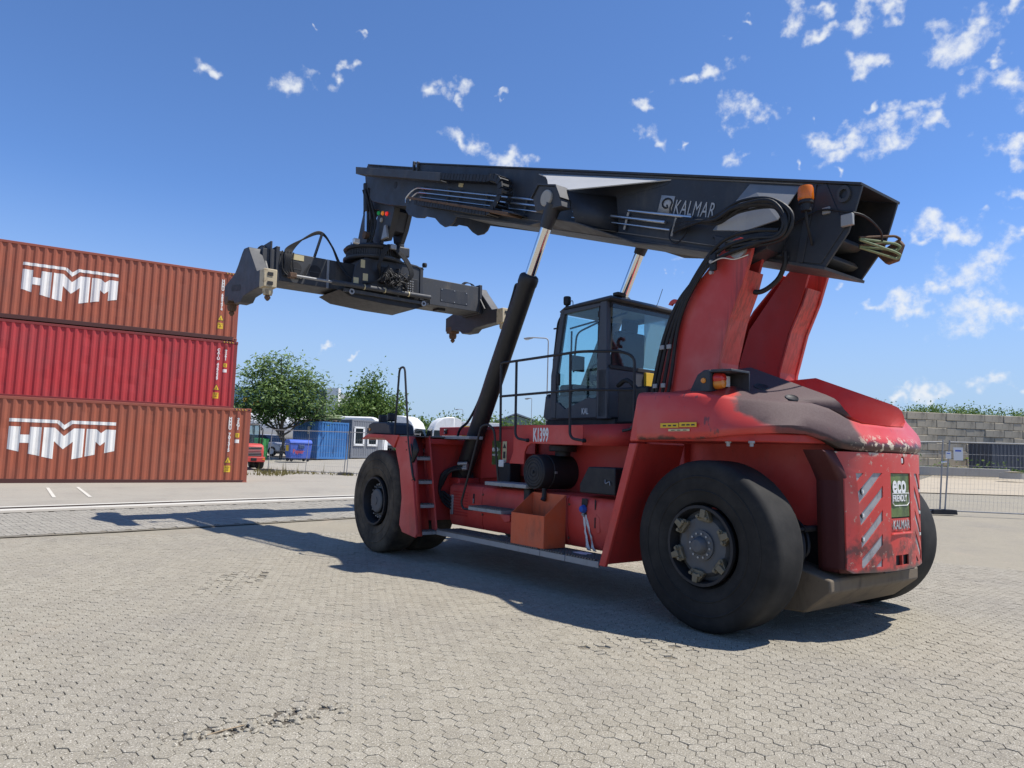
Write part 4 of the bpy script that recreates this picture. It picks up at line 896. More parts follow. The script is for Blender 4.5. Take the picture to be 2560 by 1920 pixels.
for y in (-.50, .50): part(MB().tube([(3.38, y, 2.42), (3.28, y, 3.60)], .022, 8), 'screen_pillar', 'black', parent=cab)
# stuff inside: curtain-like film, seat, screens, wheel
seat = part(MB().prism([(2.45, 2.42), (2.95, 2.42), (2.98, 2.54), (2.62, 2.56), (2.50, 3.28), (2.40, 3.30), (2.34, 3.26), (2.42, 2.5)], 'y', -.26, .26), 'seat', 'seat', .04, parent=cab)
part(MB().prism([(2.40, 3.26), (2.48, 3.26), (2.46, 3.48), (2.38, 3.46)], 'y', -.14, .14), 'headrest', 'seat', .03, parent=cab)
part(MB().bb(2.5, 2.85, .28, .38, 2.62, 2.70), 'armrest', 'seat', .02, parent=cab)
part(MB().bb(3.10, 3.14, .20, .45, 2.78, 3.0), 'display', 'black', .01, parent=cab)
part(MB().bb(3.0, 3.3, -.5, .5, 2.40, 2.58), 'dashboard', 'seat', .03, parent=cab)
st_ = MB()
for k in range(24): st_.cyl((3.02+.0, .17*math.cos(R_(15*k)), 2.74+.17*math.sin(R_(15*k))), (3.02, .17*math.cos(R_(15*k+15)), 2.74+.17*math.sin(R_(15*k+15))), .015, 6)
part(st_, 'steering_wheel', 'black', parent=cab)
s = NT('film'); s.set((.40, .41, .40, 1), .7); s.b.inputs['Alpha'].default_value = .55; M['film'] = s.m
part(MB().prism([(2.185, 2.79), (2.18, 2.79), (2.18, 3.52), (2.185, 3.52)], 'y', -.58, -.02), 'sun_film', 'film', parent=cab)
part(MB().tube(arc([(2.20, .30, 3.50), (2.6, .40, 3.42), (3.0, .46, 3.30), (3.05, .46, 2.75)], .1), .014, 6), 'grab_bar', 'black', parent=cab)
part(MB().tube(arc([(2.98, .60, 3.34), (2.45, .60, 3.38), (2.42, .60, 3.32), (2.43, .60, 2.80)], .08), .013, 6), 'grab_bar', 'black', parent=cab)
part(MB().tube(arc([(2.95, .60, 3.30), (2.95, .60, 2.80)], .05), .013, 6), 'grab_bar', 'black', parent=cab)
# wiper guard / outer front rails and mirrors, camera on roof
for dx in (0, .05): part(MB().tube(arc([(3.38+dx, .50, 2.45), (3.36+dx, .52, 2.9), (3.28+dx, .52, 3.5), (3.18+dx, .50, 3.62)], .1), .016, 6), 'front_guard', 'rail_black', parent=cab)
for z in (3.4, 2.95, 2.6): part(MB().cyl((3.32, .52, z), (3.42, .52, z), .012, 6), 'guard_rung', 'rail_black', parent=cab)
camr = part(MB().lathe([(.05, .0), (.055, .03), (.055, .10), (.045, .115), (0, .12)], (3.17, .5, 3.72), 'z', 12), 'roof_camera', 'black', parent=cab)
part(MB().cyl((3.17, .5, 3.62), (3.17, .5, 3.73), .025, 8), 'camera_stalk', 'black', parent=cab)
part(MB().tube(spline([(3.15, .5, 3.74), (3.06, .5, 3.76), (3.05, .5, 3.68), (3.1, .5, 3.65)], 5), .006, 5), 'camera_cable', 'hose', parent=cab)
part(MB().tube([(2.05, -.1, 3.62), (2.02, -.1, 3.66), (1.98, -.1, 4.0)][0:2]+[(1.94, -.1, 3.84)], .004, 5), 'aerial', 'black', parent=cab)
part(MB().box((2.15, .5, 3.70), (.10, .16, .05)), 'roof_lamp', 'black', .015, parent=cab)
part(MB().bb(2.19, 2.12, -.20, .0, 2.5, 2.72), 'warning_sticker', 'yellow', .004, parent=cab)
part(MB().tube(spline([(2.1, .55, 2.5), (1.9, .6, 2.55), (1.7, .62, 2.4), (1.6, .62, 2.1)]), .03, 8), 'cab_hose', 'hose')
part(MB().bb(1.45, 1.95, .3, .72, 2.0, 2.45), 'machinery_cover', 'black', .03)
part(MB().bb(2.1, 3.45, -.60, .60, 2.0, 2.07), 'cab_mount', 'black')

# boom --------------------------------------------------------------------------------------------------------
TA = math.atan(.339); SA, CA = math.sin(TA), math.cos(TA)
def zt(x): return 4.33+.339*(x+.98)            # top line of the boom
def zb_(x): return 3.53+.336*(x+.59)           # its bottom line
boom = part(MB().prism([(-.98, 4.33), (7.95, zt(7.95)), (7.945, zt(7.95)-.028), (-.975, 4.302)], 'y', -.41, .41), 'boom', 'charcoal', .004)
SIDE = [(-.975, 4.30), (7.94, zt(7.94)-.03), (7.90, 7.13), (8.02, 6.72), (8.27, 6.55), (8.29, 6.45), (8.17, 6.33), (7.85, 6.19), (7.55, 6.11), (7.46, 6.12), (7.12, 6.0), (6.93, 5.84), (6.76, 5.74), (6.56, 5.72), (6.44, 5.76), (6.37, 5.84), (4.0, zb_(4.0)+.01), (-.57, 3.545), (-.83, 3.87), (-.90, 4.07)]
for sg in (1, -1):
    part(MB().prism(SIDE, 'y', sg*.355, sg*.385), 'boom_side', 'charcoal', .004, parent=boom)
part(MB().prism([(-.59, 3.53), (6.4, zb_(6.4)), (6.4, zb_(6.4)+.03), (-.60, 3.56)], 'y', -.41, .41), 'boom_bottom', 'charcoal_dusty', .004, parent=boom)
# interior at the tail: inner boom end, rollers
part(MB().prism([(.25, 4.55), (8, zt(8)-.10), (8.2, zb_(8.2)+.13), (.5, 3.98)], 'y', -.30, .30), 'inner_tube', 'black', parent=boom)
for (x0, z0) in ((-.25, 3.78), (-.30, 3.98)):
    part(MB().prism([(x0, z0), (x0-.30, z0-.04), (x0-.34, z0-.10), (x0-.28, z0-.13), (x0+.02, z0-.1)], 'y', -.30, .22), 'slide_pad', 'charcoal_dusty', .01, parent=boom)
# tail stiffener, box, lifting lug
part(MB().prism([(-.52, 4.44), (-.44, 4.45), (-.28, 3.66), (-.36, 3.65)], 'y', .385, .41), 'stiffener', 'charcoal', .004, parent=boom)
part(MB().prism([(-.62, 4.42), (-.50, 4.42), (-.34, 3.66), (-.55, 3.60), (-.80, 3.92)], 'y', .386, .396), 'stiffener', 'charcoal', .004, parent=boom)
lug = MB(); r0 = []; r1 = []
for k in range(25):
    a = R_(k*15); r0.append((-.80+.075*math.cos(a)*.9, 4.26+.085*math.sin(a))); r1.append((-.80+.042*math.cos(a), 4.26+.048*math.sin(a)))
for k in range(24): lug.prism([r0[k], r0[k+1], r1[k+1], r1[k]], 'y', .386, .415)
part(lug, 'lifting_lug', 'charcoal_dusty', parent=boom, smooth=0)
part(MB().bb(-.90, -.78, .395, .44, 3.92, 4.04), 'junction_box', 'galv', .008, parent=boom)
part(MB().bb(-.66, -.58, .39, .42, 4.10, 4.17), 'junction_box', 'galv', .006, parent=boom)
part(MB().tube(spline([(-.2, .42, 4.06), (-.45, .43, 4.13), (-.62, .43, 4.14), (-.84, .43, 4.06), (-.95, .30, 4.02), (-.98, .05, 3.93), (-.93, -.1, 3.86)]), .011, 6), 'cable', 'hose', parent=boom)
# pale hydraulic pipe loops sticking out of the tail
for k, (mt, z0, z1) in enumerate((('rust', 3.88, 3.93), ('hose_green', 3.87, 3.85), ('hose_green', 3.86, 3.76))):
    part(MB().tube(arc([(-.80, .10, z0+.0), (-.99, -.26, z1+.0), (-1.02, -.31, z1-.03), (-.98, -.31, z1-.06), (-.75, .0, z0-.05)], .05), .014, 8), 'tail_pipe', mt, parent=boom)
part(MB().prism([(-.75, 3.80), (-.98, 3.92), (-1.02, 3.86), (-.96, 3.70), (-.85, 3.68)], 'y', -.42, -.34), 'pipe_guard', 'rust', .01, parent=boom)
# beacon
bc = part(MB().lathe([(.0, .02), (.05, .02), (.052, .09), (.07, .10), (.07, .13)], (-.50, .58, 4.10), 'z', 20), 'beacon_base', 'black', smooth=35)
part(MB().lathe([(.072, .13), (.078, .15), (.075, .25), (.066, .275), (0, .282)], (-.50, .58, 4.10), 'z', 24), 'beacon', 'beacon', parent=bc, smooth=50)
part(MB().tube([(-.50, .58, 4.12), (-.50, .57, 4.02), (-.46, .40, 3.82)], .014, 8), 'beacon_stalk', 'black', parent=bc)
# sloped gusset over the pivot: upper edge on the boom wall, lower edge standing out
b = MB().add([(.27, .39, 4.67), (-.33, .39, 4.47), (-.26, .70, 4.06), (.10, .74, 4.02), (.52, .72, 4.13), (.40, .54, 4.42)], [(0, 1, 2, 3), (0, 3, 4, 5)]); part(b, 'pivot_gusset', 'grey_sunlit', solid=.012, parent=boom, smooth=0)  # sunlight on the charcoal plate is painted in as a lighter grey
part(MB().prism([(.56, 4.10), (.40, 4.04), (-.20, 3.98), (-.10, 3.80), (.2, 3.72), (.5, 3.85)], 'y', .386, .66), 'pivot_box', 'charcoal', .01, parent=boom)
# wide shoulder for the lift cylinders: upper gusset painted pale for its sun glare, dusty lower gusset, end bracket with pin
for sg in (1, -1):
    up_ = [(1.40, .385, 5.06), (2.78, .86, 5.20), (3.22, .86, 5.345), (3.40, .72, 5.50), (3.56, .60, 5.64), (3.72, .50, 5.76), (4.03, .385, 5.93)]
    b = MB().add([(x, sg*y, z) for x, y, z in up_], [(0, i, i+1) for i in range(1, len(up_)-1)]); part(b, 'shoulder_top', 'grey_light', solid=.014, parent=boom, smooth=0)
    b = MB().prism([(1.40, 5.045), (2.78, 5.185), (2.78, 5.12), (2.2, 5.07), (1.5, 5.02)], 'y', sg*.38, sg*.39); part(b, 'shoulder_edge', 'charcoal', parent=boom)
    lo = [(1.37, .40, 4.20), (1.9, .50, 4.34), (2.62, .86, 4.70), (3.25, .90, 4.93), (3.6, .62, 5.02), (4.25, .40, 5.16), (3.2, .405, 4.82), (2.2, .405, 4.48)]
    b = MB().add([(x, sg*y, z) for x, y, z in lo], [(0, 1, 7), (1, 2, 7), (2, 6, 7), (2, 3, 6), (3, 4, 6), (4, 5, 6)]); part(b, 'shoulder_bottom', 'charcoal_dusty', solid=.014, parent=boom, smooth=0)
    part(MB().add([(2.80, sg*.86, 5.18), (2.64, sg*.86, 4.72), (2.30, sg*.39, 4.60), (2.35, sg*.39, 5.10)], [(0, 1, 2, 3)]), 'shoulder_web', 'charcoal', solid=.012, parent=boom)
    br = part(MB().prism([(3.36, 5.20), (3.22, 5.35), (2.86, 5.235), (2.76, 5.03), (2.74, 4.92), (3.28, 4.98)], 'y', sg*.84, sg*1.03), 'cylinder_bracket', 'charcoal_dusty', .012, parent=boom)
    part(MB().prism([(3.395, 5.20), (3.24, 5.37), (2.84, 5.25), (2.74, 5.04), (2.76, 5.04), (2.86, 5.23), (3.22, 5.345), (3.37, 5.19)], 'y', sg*.835, sg*1.055), 'bracket_rim', 'charcoal', .005, parent=boom)
    part(MB().lathe([(0, .03), (.10, .03), (.115, .02), (.118, -.02)], (3.04, sg*1.035, 5.11), 'y', 20) if sg > 0 else MB().lathe([(0, -.03), (.11, -.03), (.118, .02)], (3.04, -1.035, 5.11), 'y', 20), 'cylinder_pin', 'concrete', parent=boom, smooth=30)
# lift cylinders
for sg in (1, -1):
    y = sg*.95; a = Vector((2.985, y, 5.03)); c_ = Vector((5.00, y, 1.26)); d = (c_-a); L = d.length; u = d.normalized()
    lc = part(MB().tube([a+u*.0, a+u*.34], [.12, .088], 20), 'lift_cylinder', 'charcoal')
    part(MB().tube([a+u*.30, a+u*1.45], .076, 28), 'rod', 'chrome', parent=lc, smooth=60)
    part(MB().tube([a+u*1.02, a+u*1.04, a+u*1.07, a+u*1.10, a+u*1.16, a+u*1.18, L*.98*u+a, L*1.03*u+a], [.10, .13, .142, .142, .142, .134, .134, .115], 28), 'barrel', 'rail_black', parent=lc, smooth=30)
    part(MB().lathe([(.0, -.13), (.13, -.13), (.13, .13), (0, .13)], (5.02, y, 1.20), 'y', 20), 'barrel_eye', 'black', parent=lc)
    side = Vector((u.z, 0, -u.x))
    p0 = a+u*1.22-side*.0
    pp = [a+u*1.22+side*.13*-1, a+u*1.25-side*.20, a+u*1.40-side*.19, a+u*1.9-side*.165, a+u*2.6-side*.165, a+u*3.1-side*.165, a+u*3.5-side*.26, a+u*3.72-side*.40, a+u*4.0-side*.36]
    part(MB().tube(spline([(p.x, p.y+sg*.03, p.z) for p in pp], 6), .02, 8), 'cylinder_pipe', 'hose', parent=lc)
part(MB().bb(4.85, 5.25, .72, 1.12, .95, 1.20), 'cylinder_mount', 'red_frame', .02)
part(MB().bb(4.85, 5.25, -1.12, -.72, .95, 1.20), 'cylinder_mount', 'red_frame', .02)
# lettering on the boom side
xb = Vector((-CA, 0, -SA)); yb = Vector((-SA, 0, CA))
def bpt(x, dv, y=.392): return (x-SA*(-dv), y, zt(x)-dv*CA)
def brect(name, x0, x1, d0, d1, y, mat):
    return part(MB().add([(x0+SA*d0, y, zt(x0)-d0*CA), (x1+SA*d0, y, zt(x1)-d0*CA), (x1+SA*d1, y, zt(x1)-d1*CA), (x0+SA*d1, y, zt(x0)-d1*CA)], [(0, 1, 2, 3)]), name, mat, parent=boom, solid=.004)
for (xa, xc, d0, d1) in ((7.6, -.45, .795, .815), (3.9, -.45, .045, .060)): brect('weld_strip', xa, xc, d0, d1, .388, 'charcoal_dusty')
for (xa, xc, d0, d1, mt) in ((6.2, 6.05, .30, .40, 'sticker_cream'), (-.10, -.18, .34, .42, 'yellow')): brect('sticker', xa, xc, d0, d1, .390, mt)
emb = brect('emblem', 1.46, 1.245, .27, .485, .391, 'grey_light')
ep = [(1.40, .31), (1.27, .31)]
pts = []
for k in range(20):
    a = R_(20+k*14); pts.append((1.355+.062*math.cos(a)*-1, .372-.062*math.sin(a)))
pts = [(1.255, .475), (1.272, .42), (1.262, .36)]+[(1.335-.075*math.cos(R_(a)), .365-.060*math.sin(R_(a))) for a in range(0, 291, 18)]+[(1.335, .385)]
b = MB().tube([(x+SA*dv, .3945, zt(x)-dv*CA) for x, dv in pts], [.013]*len(pts), 5); q = part(b, 'emblem_swan', 'black', parent=boom)
text('boom_lettering', 'KALMAR', .255, bpt(1.215, .485), xb, yb, 'grey_light', boom, sx=.60, spacing=1.12, bold=.0)
# pipes along the boom side
for (d0, r_, xa, xb_) in ((.50, .019, 7.42, 3.75), (.585, .019, 7.45, 3.7), (.67, .011, 7.4, 3.65), (.605, .022, 2.95, 1.25), (.69, .013, 2.95, 1.15), (.51, .018, 1.9, .87)):
    part(MB().tube([bpt(xa, d0, .44), bpt(xb_, d0, .44)], r_, 10), 'boom_pipe', 'pipe_steel', parent=boom)
part(MB().tube(spline([bpt(7.42, .50, .44), bpt(7.60, .505, .43), bpt(7.80, .58, .43), bpt(7.97, .72, .43), bpt(7.95, .82, .43)]), .018, 8), 'boom_pipe', 'pipe_steel', parent=boom)
part(MB().tube(spline([bpt(7.45, .585, .44), bpt(7.58, .60, .43), bpt(7.72, .67, .43), bpt(7.80, .76, .43)]), .014, 8), 'boom_pipe', 'pipe_steel', parent=boom)
for x in (7.35, 6.45, 6.05, 5.2, 4.1):
    part(MB().tube([bpt(x, .45, .42), bpt(x, .71, .42)], .02, 4), 'pipe_clamp', 'charcoal_dusty', parent=boom)
for x in (1.92, 1.12): part(MB().tube([bpt(x, .53, .42), bpt(x, .76, .42)], .018, 4), 'pipe_clamp', 'steel', parent=boom)
# cable tray, energy chain
tray = part(MB().prism([(10.17, 7.88), (6.51, 6.63), (6.50, 6.47), (10.15, 7.71)], 'y', .46, .68), 'cable_tray', 'charcoal_dusty', .006)
part(MB().prism([(7.66, 6.50), (4.40, 5.34), (4.40, 5.30), (7.64, 6.45)], 'y', .40, .70), 'chain_tray', 'rust', .004, parent=tray)
for x in (7.2, 6.1, 5.1, 4.6): part(MB().prism([(x, zb_(x)+.18), (x-.3, zb_(x)+.06), (x-.34, zb_(x)+.02), (x-.02, zb_(x)+.13)], 'y', .386, .66), 'tray_bracket', 'charcoal', parent=tray)
path = [(6.55-.19*k, 6.58-.062*k) for k in range(9)]
x0, z0 = path[-1]
for k in range(1, 13):
    a = R_(90-k*15); path.append((x0-.02-.36*math.cos(a)*1.0, z0-.285+.285*math.sin(a)))
x1, z1 = path[-1]
for k in range(1, 12): path.append((x1+.22*k, z1+.075*k))
cum = [0]
for p, q in zip(path, path[1:]): cum.append(cum[-1]+math.hypot(p[0]-q[0], p[1]-q[1]))
L = cum[-1]; nl = int(L/.105)
for k in range(nl):
    s_ = (k+.5)*L/nl; j = max(i for i in range(len(cum)) if cum[i] <= s_); j = min(j, len(path)-2)
    t = (s_-cum[j])/(cum[j+1]-cum[j]); p = Vector((lerp(path[j][0], path[j+1][0], t), .56, lerp(path[j][1], path[j+1][1], t)))
    an = math.atan2(path[j+1][1]-path[j][1], path[j+1][0]-path[j][0]); rot = Matrix.Rotation(-an, 3, 'Y')
    b = MB()
    for yy in (-.105, .105): b.box(p+Vector((0, yy, 0)), (.094, .02, .115), rot)
    for zz in (-.05, .05): b.box(p+rot @ Vector((0, 0, zz)), (.04, .20, .014), rot)
    part(b, 'chain_link', 'black', parent=tray, smooth=0)
# front boom section and head -----------------------------------------------------------------------------------
ib = part(MB().prism([(7.5, zt(7.5)-.11), (10.30, 8.06), (10.48, 7.86), (10.40, 7.50), (10.05, 7.14), (9.3, 6.86), (8.2, 6.53), (7.5, 6.30)], 'y', -.30, .30), 'inner_boom', 'charcoal', .01)
part(MB().prism([(7.9, zt(7.9)-.085), (10.28, 8.075), (10.28, 8.05), (7.9, zt(7.9)-.11)], 'y', -.34, .34), 'boom_top_plate', 'charcoal', .004, parent=ib)
part(MB().lathe([(0, .306), (.075, .306), (.075, .30)], (8.95, 0, 7.20), 'y', 20), 'access_hole', 'black', parent=ib)
b = MB()
for sg in (1, -1): b.prism([(10.28, 8.04), (10.40, 8.12), (10.46, 8.06), (10.42, 7.96), (10.30, 7.9)], 'y', sg*.22, sg*.28)
part(b, 'head_lug', 'charcoal', .006, parent=ib)
for x in (7.96, 7.80):
    part(MB().prism([(x, zt(x)+.02), (x+.05, zt(x)+.03), (x+.06, zt(x)-.2), (x+.02, zt(x)-.25)], 'y', .37, .43), 'guide_bracket', 'charcoal_dusty', .01, parent=boom)
# hanger yoke below the boom head
yk = part(MB().prism([(10.52, 7.72), (10.75, 7.35), (10.95, 6.9), (11.12, 6.45), (11.05, 6.28), (10.72, 6.22), (10.62, 6.5), (10.50, 6.85), (10.28, 7.05), (10.05, 7.0), (9.98, 6.75), (10.02, 6.45), (9.95, 6.25), (9.62, 6.20), (9.45, 6.45), (9.28, 6.86), (9.55, 6.98), (10.05, 7.16)], 'y', -.02, .12), 'hanger_yoke', 'charcoal', .012)
part(MB().prism([(10.52, 7.72), (10.75, 7.35), (10.95, 6.9), (11.12, 6.45), (11.05, 6.28), (10.72, 6.22), (10.62, 6.5), (10.50, 6.85), (10.28, 7.05), (10.05, 7.0), (9.98, 6.75), (10.02, 6.45), (9.95, 6.25), (9.62, 6.20), (9.45, 6.45), (9.28, 6.86), (9.55, 6.98), (10.05, 7.16)], 'y', -.34, -.24), 'hanger_plate', 'charcoal', .012, parent=yk)
part(MB().prism([(9.95, 6.9), (9.35, 6.80), (9.5, 6.4), (9.85, 6.4)], 'y', -.24, -.02), 'hanger_web', 'charcoal', parent=yk)
for (x, z, mt) in ((10.02, 6.90, 'lamp_green'), (9.82, 6.845, 'lamp_amber'), (9.62, 6.785, 'lamp_red')):
    q = part(MB().lathe([(0, .045), (.04, .035), (.05, .0)], (x, .125, z), 'y', 16), 'status_lamp', mt, parent=yk)
part(MB().lathe([(0, .03), (.05, .03), (.055, .0)], (9.86, .125, 6.70), 'y', 12), 'hanger_button', 'concrete', parent=yk)
for y in (.27,):
    dc = part(MB().tube([(10.44, y, 7.66), (10.36, y, 7.0)], .075, 16), 'damper_cylinder', 'charcoal')
    part(MB().tube([(10.37, y, 7.05), (10.32, y, 6.45)], .036, 16), 'rod', 'chrome', parent=dc, smooth=60)
    part(MB().lathe([(0, -.06), (.09, -.06), (.09, .06), (0, .06)], (10.31, y, 6.42), 'y', 14), 'rod_eye', 'rust', parent=dc)
    part(MB().prism([(10.62, 6.50), (10.45, 6.55), (10.12, 6.25), (10.1, 6.12), (10.7, 6.12)], 'y', y-.10, y-.06), 'damper_bracket', 'charcoal', .01, parent=dc)
for k, (dx, dy) in enumerate(((0, 0), (.05, .04), (-.06, .02), (.1, -.03), (.14, .05))):
    part(MB().tube(spline([(10.30+dx, .30+dy, 7.50), (10.18+dx, .24+dy, 7.1), (10.10+dx*1.5, .18+dy, 6.7), (10.12+dx, .20+dy, 6.38), (10.2+dx, .25, 6.2)]), .02, 7), 'hanger_hose', 'hose', parent=yk)
part(MB().tube(spline([(10.6, .12, 7.35), (10.75, .14, 7.25), (10.78, .14, 7.05), (10.66, .14, 6.95), (10.6, .1, 6.8), (10.75, .12, 6.5)]), .014, 6), 'hanger_hose', 'hose', parent=yk)
part(MB().tube(spline([(10.9, .3, 6.12), (11.0, .32, 6.22), (11.0, .32, 6.4)], 5), .012, 6), 'bracket_rod', 'hose', parent=yk)
part(MB().prism([(9.72, 6.20), (9.60, 6.50), (9.52, 6.50), (9.45, 6.2)], 'y', .14, .20), 'link_plate', 'steel', .01, parent=yk)

# spreader ----------------------------------------------------------------------------------------------------
sp = empty('spreader', (10.74, -.26, 4.59)); sp.parent = RS; sp.rotation_euler = (R_(-1.0), 0, R_(.7))
def sp_part(mb, name, mat, bevel=0, **k): return mb.build(name, mat, sp, bevel, **k)
# telescopic arms (local: x across, y along, z above the twistlock tips)
for sg in (1, -1):
    sp_part(MB().bb(-.37, .37, sg*.5, sg*2.80, .50, 1.14), 'telescopic_arm', 'charcoal_dusty', .012)
sp_part(MB().bb(-.40, -.372, 1.35, 1.40, .50, 1.12), 'wear_strip', 'steel')
for (y0, r_) in ((2.10, .14), (1.66, .14)):
    sp_part(MB().lathe([(0, -.374), (r_, -.374), (r_, -.37)], (0, y0, .82), 'x', 24), 'arm_opening', 'black')
    sp_part(MB().bb(-.378, -.374, y0-.13, y0+.13, .80, .815), 'opening_rib', 'charcoal_dusty')
sp_part(MB().bb(-.376, -.372, -1.55+0, -2.35, .62, .95), 'arm_cover', 'charcoal', .003)
for (y, z) in ((-1.58, .92), (-1.95, .93), (-2.31, .92), (-1.58, .65), (-1.95, .645), (-2.31, .65)): sp_part(MB().lathe([(0, -.385), (.014, -.385), (.014, -.376)], (0, y, z), 'x', 8), 'cover_bolt', 'steel')
sp_part(MB().bb(-.377, -.372, 1.92, 2.24, 1.0, 1.12), 'data_plate', 'sticker_cream')
sp_part(MB().bb(-.40, .40, -2.78, -2.70, .46, 1.20), 'arm_collar', 'charcoal', .01)
sp_part(MB().bb(-.40, .40, 2.45, 2.53, .46, 1.22), 'arm_collar', 'charcoal', .01)
sp_part(MB().bb(-.42, .42, 2.62, 2.66, .50, 1.30), 'arm_collar', 'charcoal', .01)
# end beams with corner housings and twistlocks
for sg in (1, -1):
    y0 = sg*2.92
    eb = sp_part(MB().prism([(-1.22, .18), (-1.22, .50), (-.80, .52), (-.28, 1.06), (-.22, 1.14), (.06, 1.16), (.16, 1.10), (.40, .88), (.62, .72), (1.30, .56), (1.30, .20), (.95, .19), (.62, .14), (.5, .05), (.1, .04), (-.05, .13), (-.6, .16)], 'y', y0-.13, y0+.13), 'end_beam', 'charcoal', .014)
    sp_part(MB().bb(-.72, -.2, y0-.10, y0+.10, 1.0, 1.10) if False else MB().prism([(-.60, .56), (-.26, 1.02), (-.23, 1.02), (-.55, .56)], 'y', y0-.19*sg-.02, y0-.19*sg+.02), 'beam_gusset', 'charcoal', .004)
    sl_ = MB().prism([(.18, .28), (.75, .36), (.80, .42), (.74, .50), (.18, .42), (.12, .35)], 'y', y0+sg*.132, y0+sg*.128); sp_part(sl_, 'beam_slot', 'black')
    for sx_ in (1, -1):
        near = sx_ < 0
        hx = sx_*1.13; mt = 'casting_cream' if near else 'rust'
        hs = sp_part(MB().bb(hx-.125, hx+.125, y0-.132, y0+.132, .14, .505 if near else .32), 'corner_housing', mt, .015)
        if near:
            for zz in (.40, .22):
                sp_part(MB().bb(hx-.138, hx-.132, y0-.05, y0+.06, zz-.035, zz+.035), 'housing_slot', 'black', .0)
        part(MB().lathe([(.10, .15), (.105, .06), (.085, .0), (.0, .0)], (hx, y0, .0), 'z', 8), 'lock_collar', mt, parent=sp)
        tl = sp_part(MB().lathe([(.045, .0), (.045, -.02), (.062, -.03), (.062, -.06), (.02, -.11), (0, -.115)], (hx, y0, .0), 'z', 8), 'twistlock', 'rust', smooth=0)
sp_part(MB().tube(arc([(.35, 2.70, 1.14), (.2, 2.72, 1.26), (-.05, 2.70, 1.28), (-.2, 2.66, 1.16)], .1), .014, 6), 'hose', 'hose')
for k in range(3): sp_part(MB().tube(spline([(-.1+.06*k, -2.35, 1.16), (-.12+.06*k, -2.5, 1.26+.02*k), (-.1+.06*k, -2.72, 1.24+.02*k), (-.05+.06*k, -2.82, 1.1)]), .011, 6), 'hose', 'hose')
sp_part(MB().bb(-.15, .1, -1.85, -1.62, .44, .50), 'sensor', 'black', .01)
# centre frame: wedge-sided box with sunk bottom pan
cf = sp_part(MB().prism([(1.14, .52), (1.02, .50), (.92, 1.02), (.70, 1.22), (-.55, 1.24), (-.72, 1.18), (-.86, .40), (-.98, .40), (-.98, .50)], 'x', -.80, -.76), 'centre_frame', 'charcoal', .006)
sp_part(MB().bb(-.76, .76, -.60, .75, .46, 1.20), 'centre_box', 'charcoal', .01)
sp_part(MB().prism([(1.28, .42), (1.0, .30), (.2, .25), (-.60, .24), (-.96, .38), (-.98, .50), (1.1, .52)], 'x', -.80, .30), 'bottom_pan', 'black', .01)
sp_part(MB().prism([(1.20, .38), (-.92, .36), (-.92, .42), (1.20, .46)], 'x', -.86, -.80), 'pan_rail', 'charcoal_dusty', .004)
sp_part(MB().bb(-.82, -.30, -.78, -.70, .46, 1.24), 'frame_fin', 'charcoal', .006)
sp_part(MB().prism([(-.60, 1.22), (-.78, 1.17), (-.80, 1.20), (-.60, 1.26), (.5, 1.32), (.55, 1.26)], 'x', -.82, -.2), 'frame_lip', 'charcoal', .004)
for y in (1.02, -.78): sp_part(MB().lathe([(.03, -.862), (.03, -.88), (.062, -.88), (.062, -.86)], (0, y, .40 if y > 0 else .38), 'x', 18), 'frame_boss', 'steel')
tubec = sp_part(MB().tube([(-.90, 1.50, .53), (-.90, -.93, .54)], .055, 14), 'telescope_cylinder', 'charcoal_dusty')
part(MB().tube([(-.90, 2.30, .53), (-.90, 1.48, .53)], .028, 12), 'rod', 'galv', parent=sp)
part(MB().bb(-.96, -.80, 2.28, 2.42, .48, .58), 'rod_clevis', 'rust', .01, parent=sp)
for y in (.75, .25, -.35): part(MB().lathe([(.058, -.012), (.062, -.012), (.062, .012), (.058, .012)], (-.90, y, .533), 'y', 16), 'tie_band', 'sticker_cream', parent=sp)
# slewing ring and motor
tt = sp_part(MB().lathe([(.0, 1.24), (.66, 1.24), (.68, 1.27), (.68, 1.31), (.60, 1.33), (.60, 1.47), (.66, 1.48), (.68, 1.52), (.64, 1.57), (.2, 1.59), (0, 1.59)], (-.28, .24, .0), 'z', 48), 'slewing_ring', 'charcoal', smooth=30)
b = MB()
for k in range(72):
    a = R_(5*k); b.box((-.28+.605*math.cos(a), .24+.605*math.sin(a), 1.40), (.03, .020, .13), Matrix.Rotation(a, 3, 'Z'))
sp_part(b, 'ring_teeth', 'charcoal_dusty', smooth=0)
sp_part(MB().prism([(.62, 1.20), (.85, 1.27), (.85, 1.31), (.5, 1.31)], 'x', -.4, -.1), 'ring_bracket', 'charcoal', .01)
sp_part(MB().bb(-.98, -.75, -.32, -.02, 1.36, 1.58), 'slew_gearbox', 'charcoal', .03)
sp_part(MB().lathe([(.0, 1.95), (.09, 1.95), (.10, 1.9), (.10, 1.6)], (-.75, -.18, 0), 'z', 16), 'slew_motor', 'charcoal', smooth=30)
sp_part(MB().bb(-.98, -.88, .92, 1.06, 1.44, 1.56), 'work_lamp', 'lens_clear', .02)
sp_part(MB().lathe([(0, .0), (.05, .0), (.06, .05), (.05, .09), (0, .10)], (-.80, -.82, 1.26), 'z', 12), 'spot_lamp', 'black', smooth=40)
for (y0, y1, z0, z1) in ((.62, .74, .70, .86), (.20-.0, .38, 1.02, 1.02+.0),): 
    if z1 > z0: sp_part(MB().bb(-.806, -.801, y0, y1, z0, z1), 'sticker', 'sticker_cream')
sp_part(MB().bb(-.806, -.801, .70, .80, .98, 1.16), 'sticker', 'sticker_cream'); sp_part(MB().bb(-.806, -.801, .84, .96, .60, .74), 'sticker', 'sticker_cream'); sp_part(MB().bb(-.806, -.801, -.50, -.40, .88, 1.0), 'sticker', 'sticker_cream')
